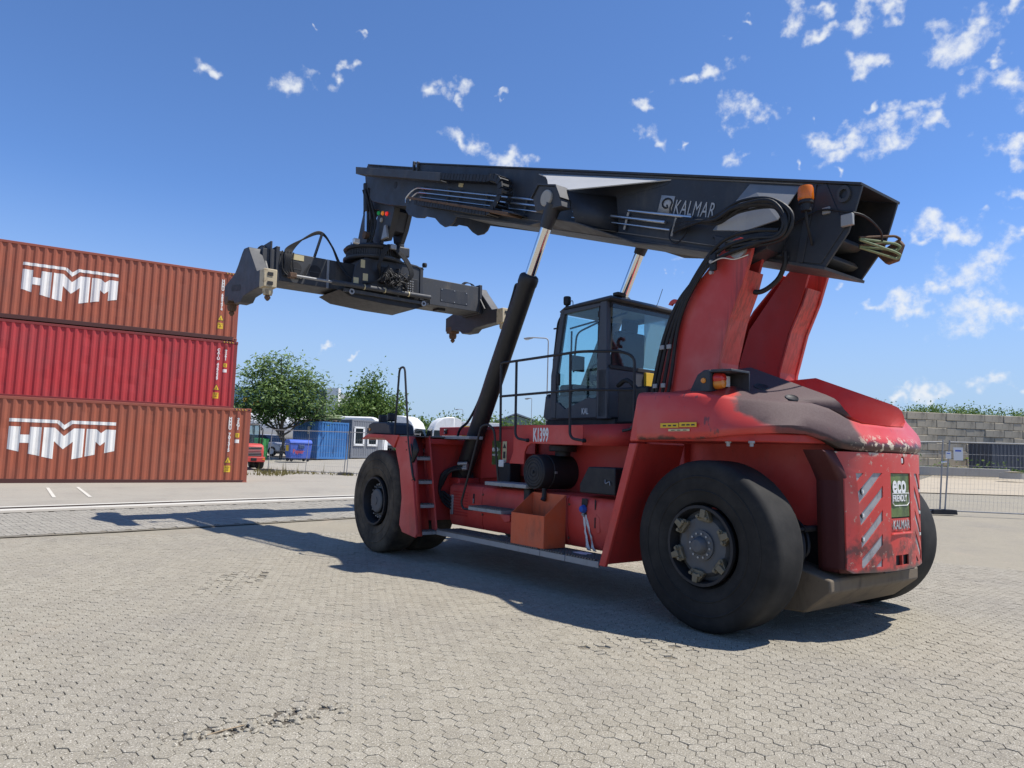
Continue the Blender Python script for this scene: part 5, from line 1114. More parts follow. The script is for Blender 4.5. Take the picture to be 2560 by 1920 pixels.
# valve bank with fittings, looped hoses
vb = sp_part(MB().bb(-.86, -.80, -.62, -.28, .58, .92), 'valve_bank', 'black', .01)
for k in range(5):
    for j in range(3):
        part(MB().cyl((-.87, -.32-.06*j, .62+.055*k), (-.93, -.33-.06*j, .61+.055*k), .016, 8), 'valve_fitting', 'steel' if (k+j) % 2 else 'galv', parent=sp)
vm = sp_part(MB().bb(-.92, -.80, -.12, .36, .70, 1.06), 'manifold', 'black', .02)
rnd = random.Random(3)
for k in range(14):
    a, b_ = rnd.uniform(-.15, .35), rnd.uniform(.70, 1.05)
    c0 = (-.92, a, b_); c1 = (-1.02-.05*rnd.random(), a-.08+.1*rnd.random(), b_-.1*rnd.random()); c2 = (-1.0, rnd.uniform(-.3, .3), rnd.uniform(.6, .9)); c3 = (-.9, rnd.uniform(-.3, .3), rnd.uniform(.7, 1.05))
    sp_part(MB().tube(spline([c0, c1, c2, c3], 5), .014, 6), 'manifold_hose', 'hose')
for k in range(8):
    o_ = .028*k
    sp_part(MB().tube(spline([(-.86, .34-.0*k, .75+.03*k), (-.98, .42+o_*.3, 1.05), (-1.02, .30+o_*.2, 1.38+o_*.5), (-1.0, .12, 1.46+o_*.4), (-1.02, -.15-o_*.4, 1.25+o_*.3), (-1.03, -.30-o_*.5, .98), (-.98, -.22-o_*.3, .80), (-.90, -.10-.02*k, .82)]), .015, 6), 'loop_hose', 'hose')
sp_part(MB().bb(-1.08, -.98, .08, .22, 1.45, 1.56), 'hose_clamp', 'steel', .01)
# hose bridge over the near arm
hb = sp_part(MB().tube([(-.30, 1.55, 1.12), (-.32, 1.68, 1.10), (-.34, 1.54, 1.62)][1:]+[(-.34, 1.52, 1.72)], .03, 6), 'hose_bridge', 'charcoal')
for k in range(6):
    o_ = .03*k
    sp_part(MB().tube(spline([(-.42, 2.36-.0-.02*k, .62), (-.44, 2.34-o_*.8, 1.0), (-.34, 2.30-o_, 1.22), (-.33, 1.95-o_*.3, 1.48+o_*.3), (-.33, 1.55, 1.68+o_*.35), (-.36, 1.30-o_*.1, 1.45), (-.46, 1.12-o_*.3, 1.0), (-.72, .85, .68-o_*.2), (-.92, .45, .72), (-.98, .20, .95+o_)]), .016, 6), 'supply_hose', 'hose')
for k in range(5): sp_part(MB().tube(spline([(-.40, 2.40-.06*k, 1.14), (-.43, 2.42-.06*k, .95), (-.43, 2.38-.06*k, .72), (-.43, 2.20-.05*k, .60), (-.42, 1.95, .63+.02*k), (-.42, 1.80, .95)]), .015, 6), 'supply_hose', 'hose')

# hose bundles: from the boom side over the pivot and down the near tower --------------------------------------------
rh = random.Random(21)
for k in range(8):
    o_ = .024*k; yy = .80+.03*(k % 3); J = lambda q: rh.uniform(-q, q)
    part(MB().tube(spline([bpt(1.08, .56+.022*k, .44), bpt(.82, .55+.012*k, .54), (.48, .72+J(.03), 4.21+o_*.4+J(.02)), (.10+J(.05), yy, 4.22+o_*.6+J(.03)), (-.24-o_*.2, yy+J(.03), 4.18+o_*.4), (-.40-o_*.5+J(.03), yy, 4.02+J(.03)), (-.34-o_*.3, yy, 3.86-o_*.3), (-.05+J(.06), yy, 3.88-o_*.5+J(.02)), (.28, .82, 3.92-o_*.5)], 7), .014+.003*(k % 3), 7), 'hose_bundle', 'hose')
for k in range(3):
    o_ = .085*k
    part(MB().tube(spline([(-.36, .84, 3.90-.4*o_), (-.05, .86, 3.96-o_*.9), (.26, .86, 3.94-o_), (.50, .86, 3.78-o_*.6), (.80-.2*o_, .85, 3.42-.3*o_), (1.02-.6*o_, .83, 3.05), (1.16-.95*o_, .82, 2.62), (1.26-1.05*o_, .82, 2.20)], 7), .021, 7), 'hose_bundle', 'hose')
part(MB().tube(spline([(.40, .80, 3.90), (.66, .80, 3.62), (.92, .81, 3.36), (1.12, .80, 3.0), (1.24, .80, 2.6), (1.33, .80, 2.2)]), .030, 8), 'hose_sleeve', 'hose')
for (x, z) in ((1.12, 2.86), (1.02, 2.86), (1.22, 2.42), (1.10, 2.42)): part(MB().bb(x-.03, x+.03, .845, .865, z-.025, z+.025), 'hose_clip', 'galv', .004)
part(MB().tube(spline([(.30, .62, 3.55), (.12, .50, 3.40), (-.06, .42, 3.50), (-.16, .42, 3.66), (-.17, .42, 3.80)]), .028, 8), 'pivot_hose', 'hose')
part(MB().tube(spline([(.62, .46, 4.06), (.72, .50, 3.95), (.60, .52, 3.88), (.50, .50, 3.98), (.7, .48, 4.14)]), .012, 6), 'cable_loop', 'hose')
part(MB().tube(spline([(1.35, .42, 4.45), (1.37, .45, 4.30), (1.25, .46, 4.20), (1.12, .44, 4.30), (1.10, .42, 4.45)]), .010, 6), 'cable_loop', 'hose')
part(MB().bb(.36, .44, .86, .90, 3.62, 3.80), 'hose_manifold', 'black', .01)
for z in (3.60, 3.72): part(MB().cyl((.40, .89, z), (.40, .93, z-.01), .02, 8), 'hose_fitting', 'steel')
part(MB().tube(spline([(.40, .92, 3.70), (.25, .93, 3.72), (.1, .92, 3.68), (-.05, .9, 3.70)]), .008, 5), 'cable', 'pipe_steel')

# the orange steel bin standing on the walkway
ob = tag(empty('steel_bin', RS.matrix_basis @ Vector((2.4, 1.4, .475)), R_(127.416)), 'orange open-topped steel bin with slanted rim on the red machine\'s side deck', 'bin')
T0 = Vector((2.4, 1.4, .475))
def obp(mb, name, mat, **k):
    mb.v = [tuple(Vector(v)-T0) for v in mb.v]; return mb.build(name, mat, ob, **k)
yo_, yi_ = 1.585, 1.235
obp(MB().bb(2.92, 2.28, yo_-.008, yo_, .478, .865), 'front_panel', 'orange', bevel=.004)
obp(MB().bb(2.92, 2.28, yi_, yi_+.008, .478, 1.11), 'back_panel', 'orange', bevel=.004)
for x in (2.92, 2.288): obp(MB().prism([(yo_-.008, .478), (yo_-.008, .865), (yi_+.008, 1.11), (yi_+.008, .478)], 'x', x, x-.008), 'side_panel', 'orange', bevel=.003)
obp(MB().bb(2.91, 2.29, yi_+.01, yo_-.01, .478, .49), 'floor_panel', 'orange')
obp(MB().bb(2.90, 2.30, yi_+.02, yo_-.02, .49, .66), 'dirt_fill', 'concrete_dark')

# ------------------------------------------------------------------ shipping containers
CB = Vector((-10.02, 26.90, 0)); CANG = R_(31.04); CD = Vector((math.cos(CANG), math.sin(CANG), 0)); CN = Vector((-CD.y, CD.x, 0))
CL, CWD, CH = 12.19, 2.438, 2.86
PIT = .278; XS = -.16
SEGS = [(.070, 0), (.068, 1), (.072, 0), (.068, -1)]
def cor(x):
    t = (XS-x) % PIT
    if t < .070: return .006
    if t < .138: return lerp(.006, .044, (t-.070)/.068)
    if t < .210: return .044
    return lerp(.044, .006, (t-.210)/.068)
BRK = []
k = 0
while XS-k*PIT > -CL+.16:
    for q in (0, .070, .138, .210):
        xx = XS-k*PIT-q
        if xx > -CL+.16: BRK.append(xx)
    k += 1
BRK.append(-CL+.16)
def conform(poly, off=-.003):
    b = MB()
    xs = [p[0] for p in poly]; cuts = sorted([x for x in BRK if min(xs) < x < max(xs)]+[min(xs), max(xs)])
    for a, c_ in zip(cuts, cuts[1:]):
        P = poly
        for lim, sg in ((a, 1), (c_, -1)):
            Q = []
            for i in range(len(P)):
                p, q = P[i], P[(i+1) % len(P)]; ip, iq = sg*(p[0]-lim) >= -1e-9, sg*(q[0]-lim) >= -1e-9
                if ip: Q.append(p)
                if ip != iq and abs(q[0]-p[0]) > 1e-9:
                    t = (lim-p[0])/(q[0]-p[0]); Q.append((lim, lerp(p[1], q[1], t)))
            P = Q
        if len(P) >= 3:
            m_ = (a+c_)/2; e0, e1 = cor(a+1e-6), cor(c_-1e-6)
            b.add([(x, lerp(e0, e1, (x-a)/max(1e-6, c_-a))+off, z) for x, z in P], [tuple(range(len(P)))])
    return b
LOGO = [[(-7.53,2.02),(-6.20,2.02),(-6.19,2.13),(-7.53,2.13)], [(-6.20,2.02),(-5.99,1.81),(-5.99,1.97),(-6.17,2.13)], [(-5.99,1.81),(-5.76,2.02),(-5.81,2.13),(-5.99,1.97)], [(-5.76,2.02),(-4.48,2.02),(-4.48,2.13),(-5.81,2.13)],
 [(-7.52,1.87),(-7.52,1.13),(-7.20,1.05),(-7.20,1.87)], [(-6.94,1.87),(-6.94,.99),(-6.62,.92),(-6.62,1.87)], [(-7.20,1.61),(-7.20,1.34),(-6.94,1.34),(-6.94,1.61)],
 [(-6.56,1.87),(-6.56,.90),(-6.25,.83),(-6.25,1.87)], [(-6.25,1.87),(-6.25,1.42),(-5.98,1.16),(-5.98,1.60)], [(-5.98,1.60),(-5.98,1.16),(-5.71,1.42),(-5.71,1.87)], [(-5.71,1.87),(-5.71,.83),(-5.40,.91),(-5.40,1.87)],
 [(-5.34,1.87),(-5.34,.93),(-5.05,1.00),(-5.05,1.87)], [(-5.05,1.87),(-5.05,1.44),(-4.91,1.31),(-4.91,1.74)], [(-4.91,1.74),(-4.91,1.31),(-4.77,1.44),(-4.77,1.87)], [(-4.77,1.87),(-4.77,1.06),(-4.47,1.14),(-4.47,1.87)]]
LOGO_NAMES = ['logo_bar']*4+['logo_letter']*11
def container(label, off, s_end, z, col, rail, low, logo, code, code2, codex, hidden=False):
    p = CB+CN*off+CD*s_end
    e = tag(empty('shipping_container', (p.x, p.y, z), CANG), label, 'container', 'shipping containers stacked in the yard')
    zt_, zb2 = CH-.105, .165
    rdc = random.Random(label)
    dents = [(rdc.uniform(-CL+1, -.5), rdc.uniform(.4, 2.4), rdc.uniform(.12, .30), rdc.uniform(.006, .020)) for _ in range(26)]
    def panel(y0, flip, name):
        b = MB(); V = []; NZ = 9
        for x in BRK:
            for k in range(NZ):
                z = lerp(zb2, zt_, k/(NZ-1)); d = 0
                if 0 < k < NZ-1:
                    d = abs(rdc.gauss(0, .0012))
                    for (dx, dz, dr, dd) in dents:
                        q = ((x-dx)/dr)**2+((z-dz)/(dr*1.3))**2
                        if q < 1: d += dd*(1-q)
                V.append((x, y0+flip*(cor(x)+min(d, .020)), z))
        b.add(V, [(NZ*i+k, NZ*(i+1)+k, NZ*(i+1)+k+1, NZ*i+k+1) for i in range(len(BRK)-1) for k in range(NZ-1)])
        return b.build(name, col, e, smooth=0)
    panel(0, 1, 'side_panel'); panel(CWD, -1, 'side_panel')
    # corrugated end wall and roof
    for x0, sg in ((-.035, -1), (-CL+.035, 1)):
        b = MB(); n = 17; V = []
        for i in range(n+1):
            y = .15+(CWD-.30)*i/n; dx = sg*.03*(1 if (i//2) % 2 else 0); V += [(x0+dx, y, zb2), (x0+dx, y, zt_)]
        b.add(V, [(2*i, 2*i+2, 2*i+3, 2*i+1) for i in range(n)]); b.build('end_panel', col, e, smooth=0)
    b = MB(); b.bb(-CL+.1, -.1, .06, CWD-.06, CH-.05, CH-.03)
    b.build('roof_panel', col, e)
    for y0, y1 in ((.0, .06), (CWD-.06, CWD)):
        MB().bb(-CL+.16, -.16, y0+.002, y1, CH-.11, CH-.015).build('top_rail', rail, e, bevel=.008)
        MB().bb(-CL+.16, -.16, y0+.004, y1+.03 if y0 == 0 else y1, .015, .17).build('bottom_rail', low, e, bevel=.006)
    for x in (-.11, -CL+.11):
        for y in (.075, CWD-.075):
            MB().bb(x-.075, x+.075, y-.068, y+.068, .12, CH-.12).build('corner_post', rail, e, bevel=.012)
            for zz in (.06, CH-.06):
                cc = MB().bb(x-.089, x+.089, y-.077, y+.077, zz-.059, zz+.059).build('corner_casting', rail, e, bevel=.012)
                yy = y-.078 if y < 1 else y+.078
                MB().bb(x-.032, x+.032, yy-.002, yy+.002, zz-.026, zz+.026).build('casting_hole', 'black', cc)
        for zz in (.06, CH-.06): MB().bb(x-.06, x+.06, .15, CWD-.15, zz-.05, zz+.05).build('end_rail', rail, e, bevel=.008)
    if hidden: return e
    if logo:
        for pl, nm in zip(LOGO, LOGO_NAMES): conform(pl).build(nm, 'white_mark', e, smooth=0)
    xa, xb2 = codex
    text('number_lettering', '\n'.join(code), .155, (xa, .002, 2.40), (1, 0, 0), (0, 0, 1), 'white_mark', e, sx=.95, align='CENTER', line=.76, bold=.008)
    if code2: text('number_lettering', '\n'.join(code2), .155, (xb2, .002, 2.42), (1, 0, 0), (0, 0, 1), 'white_mark', e, sx=.95, align='CENTER', line=.80, bold=.008)
    def deco(pl, name, mat, off=-.004): return conform(pl, off).build(name, mat, e, smooth=0)
    zz = 1.0
    deco([(xa-.13, .80), (xa+.13, .80), (xa, 1.06)], 'warning_triangle', 'label_dark'); tr = deco([(xa-.105, .815), (xa+.105, .815), (xa, 1.025)], 'warning_triangle', 'yellow', -.007)
    deco([(xa-.02, .84), (xa+.02, .84), (xa, .95)], 'triangle_print', 'label_dark', -.010)
    xq = xa
    deco([(xq-.11, .46), (xq+.11, .46), (xq+.11, .70), (xq-.11, .70)], 'caution_sticker', 'yellow')
    text('sticker_lettering', "CAUTION\n9'6\nHIGH", .055, (xq, -.001, .63), (1, 0, 0), (0, 0, 1), 'label_dark', e, sx=.75, align='CENTER')
    if code2:
        deco([(xb2-.075, 1.76), (xb2+.07, 1.76), (xb2+.07, 1.92), (xb2-.075, 1.92)], 'height_sticker', 'yellow')
        text('sticker_lettering', "2.9\n9'6", .06, (xb2, -.001, 1.85), (1, 0, 0), (0, 0, 1), 'label_dark', e, sx=.8, align='CENTER')
        deco([(xb2-.075, 1.55), (xb2+.075, 1.55), (xb2+.075, 1.68), (xb2-.075, 1.68)], 'size_mark', 'white_mark')
    for k in range(8):
        x = -.20-.055*k; MB().add([(x, -.004, CH-.085), (x-.028, -.004, CH-.085), (x-.058, -.004, CH-.035), (x-.03, -.004, CH-.035)], [(0, 1, 2, 3)]).build('hazard_stripe', 'yellow' if k % 2 == 0 else 'label_dark', e, smooth=0)
    MB().bb(xb2-.05, xb2+.05, -.012, .02, 2.50, 2.68).build('vent_cover', rail, e, bevel=.006)
    return e
ZC = .12
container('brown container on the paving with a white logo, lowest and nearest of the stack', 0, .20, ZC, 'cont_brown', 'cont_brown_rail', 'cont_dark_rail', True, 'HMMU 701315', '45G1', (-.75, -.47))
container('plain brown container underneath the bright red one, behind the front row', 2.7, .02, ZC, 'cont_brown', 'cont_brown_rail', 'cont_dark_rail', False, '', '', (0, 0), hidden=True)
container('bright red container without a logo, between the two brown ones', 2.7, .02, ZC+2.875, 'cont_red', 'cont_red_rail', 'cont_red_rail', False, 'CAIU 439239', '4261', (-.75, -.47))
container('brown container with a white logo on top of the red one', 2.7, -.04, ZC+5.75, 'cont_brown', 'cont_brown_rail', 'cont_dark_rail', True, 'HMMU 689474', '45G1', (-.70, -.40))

# ------------------------------------------------------------------ background
def G0(x, y): return (x, y, gz(x, y))
def tree(label, x, y, h, crowns, leafmat_, n, leaf, trunk_r, group, name='tree', layered=0., seed=1, forks=5, trunk_h=None, trunk_vis=True):
    rd = random.Random(seed); z0 = gz(x, y); e = tag(empty(name, (x, y, z0)), label, 'tree', group)
    th = trunk_h or h*.35
    b = MB(); b.tube([(0, 0, -.1), (.02*h, 0, th*.5), (0, .02*h, th)], [trunk_r, trunk_r*.8, trunk_r*.65], 10); b.build('trunk', 'bark', e, smooth=60)
    b = MB()
    for k in range(forks):
        c = crowns[k % len(crowns)]; t = Vector((c[0]+rd.uniform(-.4, .4)*c[3], c[1]+rd.uniform(-.4, .4)*c[3], c[2]+rd.uniform(-.1, .5)*c[4]))
        s0 = Vector((0, 0, th*rd.uniform(.55, 1))); mid = s0.lerp(t, .5)+Vector((0, 0, -.06*h))
        b.tube(spline([s0, mid, t], 4), [trunk_r*.5*(1-i/9)+.012 for i in range(9)], 6)
        for q in range(4):
            a = s0.lerp(t, rd.uniform(.4, .9)); d = a+Vector((rd.uniform(-1, 1), rd.uniform(-1, 1), rd.uniform(-.1, .8)))*h*.13; b.tube([a, d], [trunk_r*.16, .01], 5)
    b.build('limbs', 'bark', e, smooth=60)
    V = []; F = []; T = []; tot = sum(c[3]*c[3]*c[4] for c in crowns)
    for c in crowns:
        m_ = int(n*c[3]*c[3]*c[4]/tot); ncl = max(6, m_//36)
        for q in range(ncl):
            while True:
                p = Vector((rd.uniform(-1, 1), rd.uniform(-1, 1), rd.uniform(-1, 1)))
                if p.length < 1 and p.length > .35*rd.random()+.25: break
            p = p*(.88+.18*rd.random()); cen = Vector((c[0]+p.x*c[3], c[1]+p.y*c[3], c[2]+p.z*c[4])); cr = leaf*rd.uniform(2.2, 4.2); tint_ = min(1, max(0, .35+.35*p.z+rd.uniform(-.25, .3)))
            ax = Vector((p.x, p.y, .15)).normalized() if layered else None
            for i in range(36):
                if layered:
                    o_ = Vector((rd.gauss(0, .55), rd.gauss(0, .55), rd.gauss(0, .22)))*cr; o_.z -= .3*abs(o_.x+o_.y)*.5
                    nrm = Vector((rd.gauss(0, .6), rd.gauss(-.35, .6), .9)).normalized()
                else:
                    o_ = Vector((rd.gauss(0, .5), rd.gauss(0, .5), rd.gauss(0, .42)))*cr; nrm = Vector((rd.gauss(0, .8), rd.gauss(0, .8), rd.gauss(.5, .6))).normalized()
                t1 = nrm.cross(Vector((rd.gauss(0, 1), rd.gauss(0, 1), rd.gauss(0, 1)))).normalized(); t2 = nrm.cross(t1); L = leaf*rd.uniform(.6, 1.3); W = L*(.32 if layered else .5)
                k = len(V); w = cen+o_; V += [w-t1*L*.5, w+t2*W*.5+t1*L*.05, w+t1*L*.5, w-t2*W*.5+t1*L*.05]; F.append((k, k+1, k+2, k+3)); T.append(min(1, max(0, tint_+rd.uniform(-.2, .2))))
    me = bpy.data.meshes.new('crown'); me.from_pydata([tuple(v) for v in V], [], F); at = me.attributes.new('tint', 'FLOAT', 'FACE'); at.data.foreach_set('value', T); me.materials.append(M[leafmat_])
    o = bpy.data.objects.new('crown', me); C.objects.link(o); o.parent = e
    return e
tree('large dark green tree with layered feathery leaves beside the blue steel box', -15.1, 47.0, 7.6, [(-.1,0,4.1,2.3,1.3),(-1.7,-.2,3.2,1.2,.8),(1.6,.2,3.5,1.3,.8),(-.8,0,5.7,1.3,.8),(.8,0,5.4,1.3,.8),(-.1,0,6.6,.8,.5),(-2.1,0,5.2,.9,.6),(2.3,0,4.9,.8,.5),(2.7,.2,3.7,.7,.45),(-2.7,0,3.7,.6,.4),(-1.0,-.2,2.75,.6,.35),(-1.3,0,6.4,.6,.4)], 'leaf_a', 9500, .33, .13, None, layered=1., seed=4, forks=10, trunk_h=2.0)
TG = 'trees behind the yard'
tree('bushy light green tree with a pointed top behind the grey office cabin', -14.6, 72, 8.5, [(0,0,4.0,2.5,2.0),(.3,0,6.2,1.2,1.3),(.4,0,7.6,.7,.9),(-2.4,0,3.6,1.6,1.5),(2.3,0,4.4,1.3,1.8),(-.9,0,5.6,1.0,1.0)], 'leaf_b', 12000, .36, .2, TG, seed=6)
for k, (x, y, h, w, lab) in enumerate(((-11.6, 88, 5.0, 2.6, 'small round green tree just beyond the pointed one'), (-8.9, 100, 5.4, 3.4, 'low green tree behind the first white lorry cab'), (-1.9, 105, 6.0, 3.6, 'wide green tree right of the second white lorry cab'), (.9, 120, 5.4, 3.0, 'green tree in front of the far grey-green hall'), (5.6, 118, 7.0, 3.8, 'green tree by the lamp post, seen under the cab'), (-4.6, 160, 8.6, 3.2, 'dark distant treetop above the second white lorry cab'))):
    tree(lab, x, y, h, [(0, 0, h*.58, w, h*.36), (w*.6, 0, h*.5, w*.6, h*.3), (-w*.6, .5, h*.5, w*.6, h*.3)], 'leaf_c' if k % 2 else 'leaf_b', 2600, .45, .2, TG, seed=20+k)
# distant wooded skyline
V = []; F = []; T = []; rd = random.Random(9)
for k in range(420):
    a = lerp(R_(40), R_(140), k/419); r = 330+rd.uniform(-25, 40); cx, cy = r*math.cos(a), r*math.sin(a); hh = rd.uniform(4.5, 8.5); 
    for i in range(20):
        p = Vector((cx+rd.gauss(0, 3), cy+rd.gauss(0, 2), 1+rd.uniform(.05, 1)*hh)); L = rd.uniform(.9, 1.9); t1 = Vector((rd.gauss(0, 1), rd.gauss(0, .4), rd.gauss(0, .5))).normalized(); t2 = Vector((rd.gauss(0, .3), rd.gauss(0, .3), 1)).normalized()
        q = len(V); V += [tuple(p-t1*L), tuple(p+t2*L*.7), tuple(p+t1*L), tuple(p-t2*L*.7)]; F.append((q, q+1, q+2, q+3)); T.append(rd.random()*.7)
me = bpy.data.meshes.new('treeline'); me.from_pydata(V, [], F); at = me.attributes.new('tint', 'FLOAT', 'FACE'); at.data.foreach_set('value', T); me.materials.append(M['leaf_b'])
o = tag(bpy.data.objects.new('treeline', me), 'dark wooded skyline far beyond the yard', 'treeline', kind='stuff'); C.objects.link(o)

# temporary mesh fences -------------------------------------------------------------------------------------------
def fence_panel(p0, p1, label, lean=0., h=2.0, group='temporary mesh fence panels', posts=(0, 1), mid=True, dz=0.):
    a, b_ = Vector((p0[0], p0[1], gz(*p0)+.06+dz)), Vector((p1[0], p1[1], gz(*p1)+.06+dz)); d = (b_-a); L = d.length; dn = d.normalized()
    e = tag(empty('mesh_fence', a), label, 'fence', group)
    up = Vector((dn.x*lean, dn.y*lean, 1))
    P = lambda s, z: dn*s+up*z
    for s_ in (0, L): MB().tube([P(s_, -.04), P(s_, h+.03)], .021, 8).build('post', 'galv', e)
    for z in (.04, h-.02): MB().tube([P(0, z), P(L, z)], .018, 8).build('rail', 'galv', e)
    if mid: MB().tube([P(L*.5, .04), P(L*.5, h-.02)], .014, 8).build('post', 'galv', e)
    b = MB(); nv = int(L/.10)
    for k in range(1, nv): b.tube([P(L*k/nv, .04), P(L*k/nv, h-.02)], .0021, 3, caps=False)
    for z in (.33, .66, .98, 1.30, 1.62): b.tube([P(0, z), P(L, z)], .0032, 3, caps=False)
    tag(b.build('wire_mesh', 'galv', e, smooth=0), kind='stuff')
    return e
def foot(fence, s_, ang, mat='concrete_dark'):
    o = MB().prism([(-.36, 0), (.36, 0), (.34, .13), (.10, .14), (-.10, .14), (-.34, .13)], 'y', -.11, .11).build('foot', mat, fence, bevel=.012)
    o.location = (s_[0], s_[1], -.06); o.rotation_euler = (0, 0, ang); return o
f1 = fence_panel((-11.78, 34.9), (-7.86, 34.0), 'mesh fence panel in front of the blue waste container, beside the stacked containers', .06)
f2 = fence_panel((-7.72, 33.97), (-4.3, 33.3), 'mesh fence panel in front of the grey cabin, cut off by the front wheel', .04)
foot(f1, (0, -.03), 0); foot(f2, (-.05, 0), 0)
fence_panel((8.6, 19.6), (12.02, 20.0), 'mesh fence panel partly behind the rear of the machine', .08, h=1.97, mid=False)
f4 = fence_panel((12.16, 20.0), (16.3, 19.2), 'mesh fence panel ending at the picture edge with white signs', .09, h=1.97)
foot(f4, (-.05, 0), R_(5), 'black')
MB().tube([(12.10, 20.0, 1.70), (12.24, 19.98, 1.72)], .03, 8).build('fence_clamp', 'paper_white')
tag(bpy.data.objects['fence_clamp'], 'white clamp joining two leaning fence posts', 'clamp')
for k, (s_, z, w, h_, lab) in enumerate(((.30, 1.58, .14, .20, 'smaller white notice hung on the mesh fence near the post'), (.55, 1.62, .24, .36, 'larger white notice hung on the mesh fence'))):
    p = Vector((12.16, 20.0, 0)).lerp(Vector((16.3, 19.2, 0)), s_/4.2)
    o = MB().box((0, 0, 0), (w, .006, h_)).build('notice', 'paper_white'); o.location = (p.x-.20, p.y-.03, z+.33); o.rotation_euler = (0, 0, R_(-11)); tag(o, lab, 'sign')
    MB().bb(-w*.32, w*.32, -.0055, -.004, h_*.18, h_*.30).build('notice_print', 'blue_bin', o)

# blue steel box container with pallets and hose on its roof ------------------------------------------------------
def ribbed_box(e, L, W, H, mat, rail, pitch=.2, depth=.035):
    """box with trapezoid ribs on all sides, local origin at the near corner; L along x, W along y"""
    def wall(fix, a0, a1, axis, sgn, name):
        n = max(2, int((a1-a0)/pitch)); V = []
        for i in range(n):
            for f, dd in ((0, 0), (.3, 0), (.5, 1), (.8, 1)):
                t = a0+(a1-a0)*(i+f)/n; V.append((t, dd))
        V.append((a1, 0)); b = MB(); P = []
        for t, dd in V:
            off = fix+sgn*depth*dd
            for z in (.14, H-.1): P.append((t, off, z) if axis == 'x' else (off, t, z))
        b.add(P, [(2*i, 2*i+2, 2*i+3, 2*i+1) for i in range(len(V)-1)]); b.build(name, mat, e, smooth=0)
    wall(.01, .1, L-.1, 'x', 1, 'side_panel'); wall(W-.01, .1, L-.1, 'x', -1, 'side_panel'); wall(.01, .1, W-.1, 'y', 1, 'end_panel'); wall(L-.01, .1, W-.1, 'y', -1, 'end_panel')
    for x in (.06, L-.06):
        for y in (.06, W-.06): MB().bb(x-.06, x+.06, y-.06, y+.06, .0, H).build('corner_post', rail, e, bevel=.01)
    for z0, z1 in ((.02, .15), (H-.11, H-.005)):
        for y in (.05, W-.05): MB().bb(.12, L-.12, y-.045, y+.045, z0, z1).build('rail', rail, e, bevel=.006)
        for x in (.05, L-.05): MB().bb(x-.045, x+.045, .12, W-.12, z0, z1).build('rail', rail, e, bevel=.006)
    MB().bb(.06, L-.06, .06, W-.06, H-.06, H-.03).build('roof_panel', mat, e)
bx = tag(empty('storage_container', (-12.70, 47.0, gz(-12.7, 47.0)+.06), R_(49)), 'short blue steel storage container with pallets and a hose coil on its roof', 'container')
# local x runs to the right and away, local y runs left and away
ribbed_box(bx, 2.44, 2.99, 2.50, 'blue_box', 'blue_box', .19)
MB().bb(-.015, .03, .95, 1.22, 1.65, 2.15).build('vent_panel', 'white', bx, bevel=.01)
for k in range(9): MB().bb(-.02, -.012, .97, 1.20, 1.68+.05*k, 1.70+.05*k).build('vent_slat', 'cabin', bx)
def pallet(loc, rz, label):
    e = tag(empty('pallet', loc, rz), label, 'pallet', 'wooden pallets on the blue container')
    for k in range(5): MB().bb(-.6, .6, -.4+.19*k, -.29+.19*k, .12, .142).build('plank', 'wood', e)
    for x in (-.53, 0, .53):
        MB().bb(x-.05, x+.05, -.4, .4, .10, .12).build('plank', 'wood', e)
        for y in (-.35, 0, .35): MB().bb(x-.06, x+.06, y-.05, y+.05, .02, .10).build('block', 'wood', e)
    for y in (-.35, 0, .35): MB().bb(-.6, .6, y-.05, y+.05, 0, .02).build('plank', 'wood', e)
bm_ = Matrix.Translation(bx.location) @ Matrix.Rotation(R_(49), 4, 'Z')
for (x, y, r_, lab) in ((.5, 2.3, .2, 'wooden pallet on the blue container, far end'), (.7, 1.2, -.3, 'wooden pallet on the blue container, beside the hose coil'), (1.5, .8, .5, 'wooden pallet under the green hose coil')): 
    pallet(bm_ @ Vector((x, y, 2.50)), R_(49)+r_, lab)
cp = bm_ @ Vector((1.3, .95, 2.68)); pts = []
for k in range(110):
    a = k*.26; r_ = .85+.10*math.sin(a*.31); pts.append((cp.x+r_*math.cos(a)*1.05, cp.y+r_*math.sin(a)*.9, cp.z+.03+.055*(k/24)+.03*math.sin(a*1.3)))
o = tag(empty('hose_coil', cp), 'coil of thick olive green hose lying on the blue container', 'hose')
MB().tube([tuple(Vector(p)-cp) for p in pts], .055, 8).build('hose', 'hose_green', o, smooth=60)
for k in (8, 34, 60): MB().box(Vector(pts[k])-cp+Vector((0, 0, .06)), (.07, .14, .3)).build('strap', 'black', o)
# grey site office with white windows -----------------------------------------------------------------------------
of = tag(empty('office_cabin', (-11.15, 50.0, gz(-11, 50.0)+.05), R_(49)), 'dark grey site office cabin with white framed windows', 'cabin')
ribbed_box(of, 2.44, 6.0, 2.72, 'cabin', 'cabin', .2, .02)
for x in (.24, 1.42):
    w = MB().bb(x, x+.80, -.03, .03, .98, 2.14).build('window', 'win_glass', of)
    for (a0, a1, z0, z1) in ((x-.06, x+.06, .92, 2.2), (x+.72, x+.86, .92, 2.2), (x-.06, x+.86, .88, 1.02), (x-.06, x+.86, 2.10, 2.22)): MB().bb(a0, a1, -.055, .0, z0, z1).build('frame', 'white', w, bevel=.008)
    MB().bb(x, x+.80, .035, .05, 1.4, 2.14).build('blind', 'cabin', w)
o = tag(MB().prism([(-1.6, 0), (1.6, 0), (1.7, .25), (1.4, .42), (-1.3, .42), (-1.65, .3)], 'y', -.8, .8).build('van_roof', 'white', None, bevel=.1), 'white van roof showing above the dark cabin', 'van'); o.location = (-11.9, 54.5, gz(-12, 54)+2.65)
MB().bb(-2.2, 2.4, -.85, .85, -2.4, 0).build('van_body', 'white', o, bevel=.12)
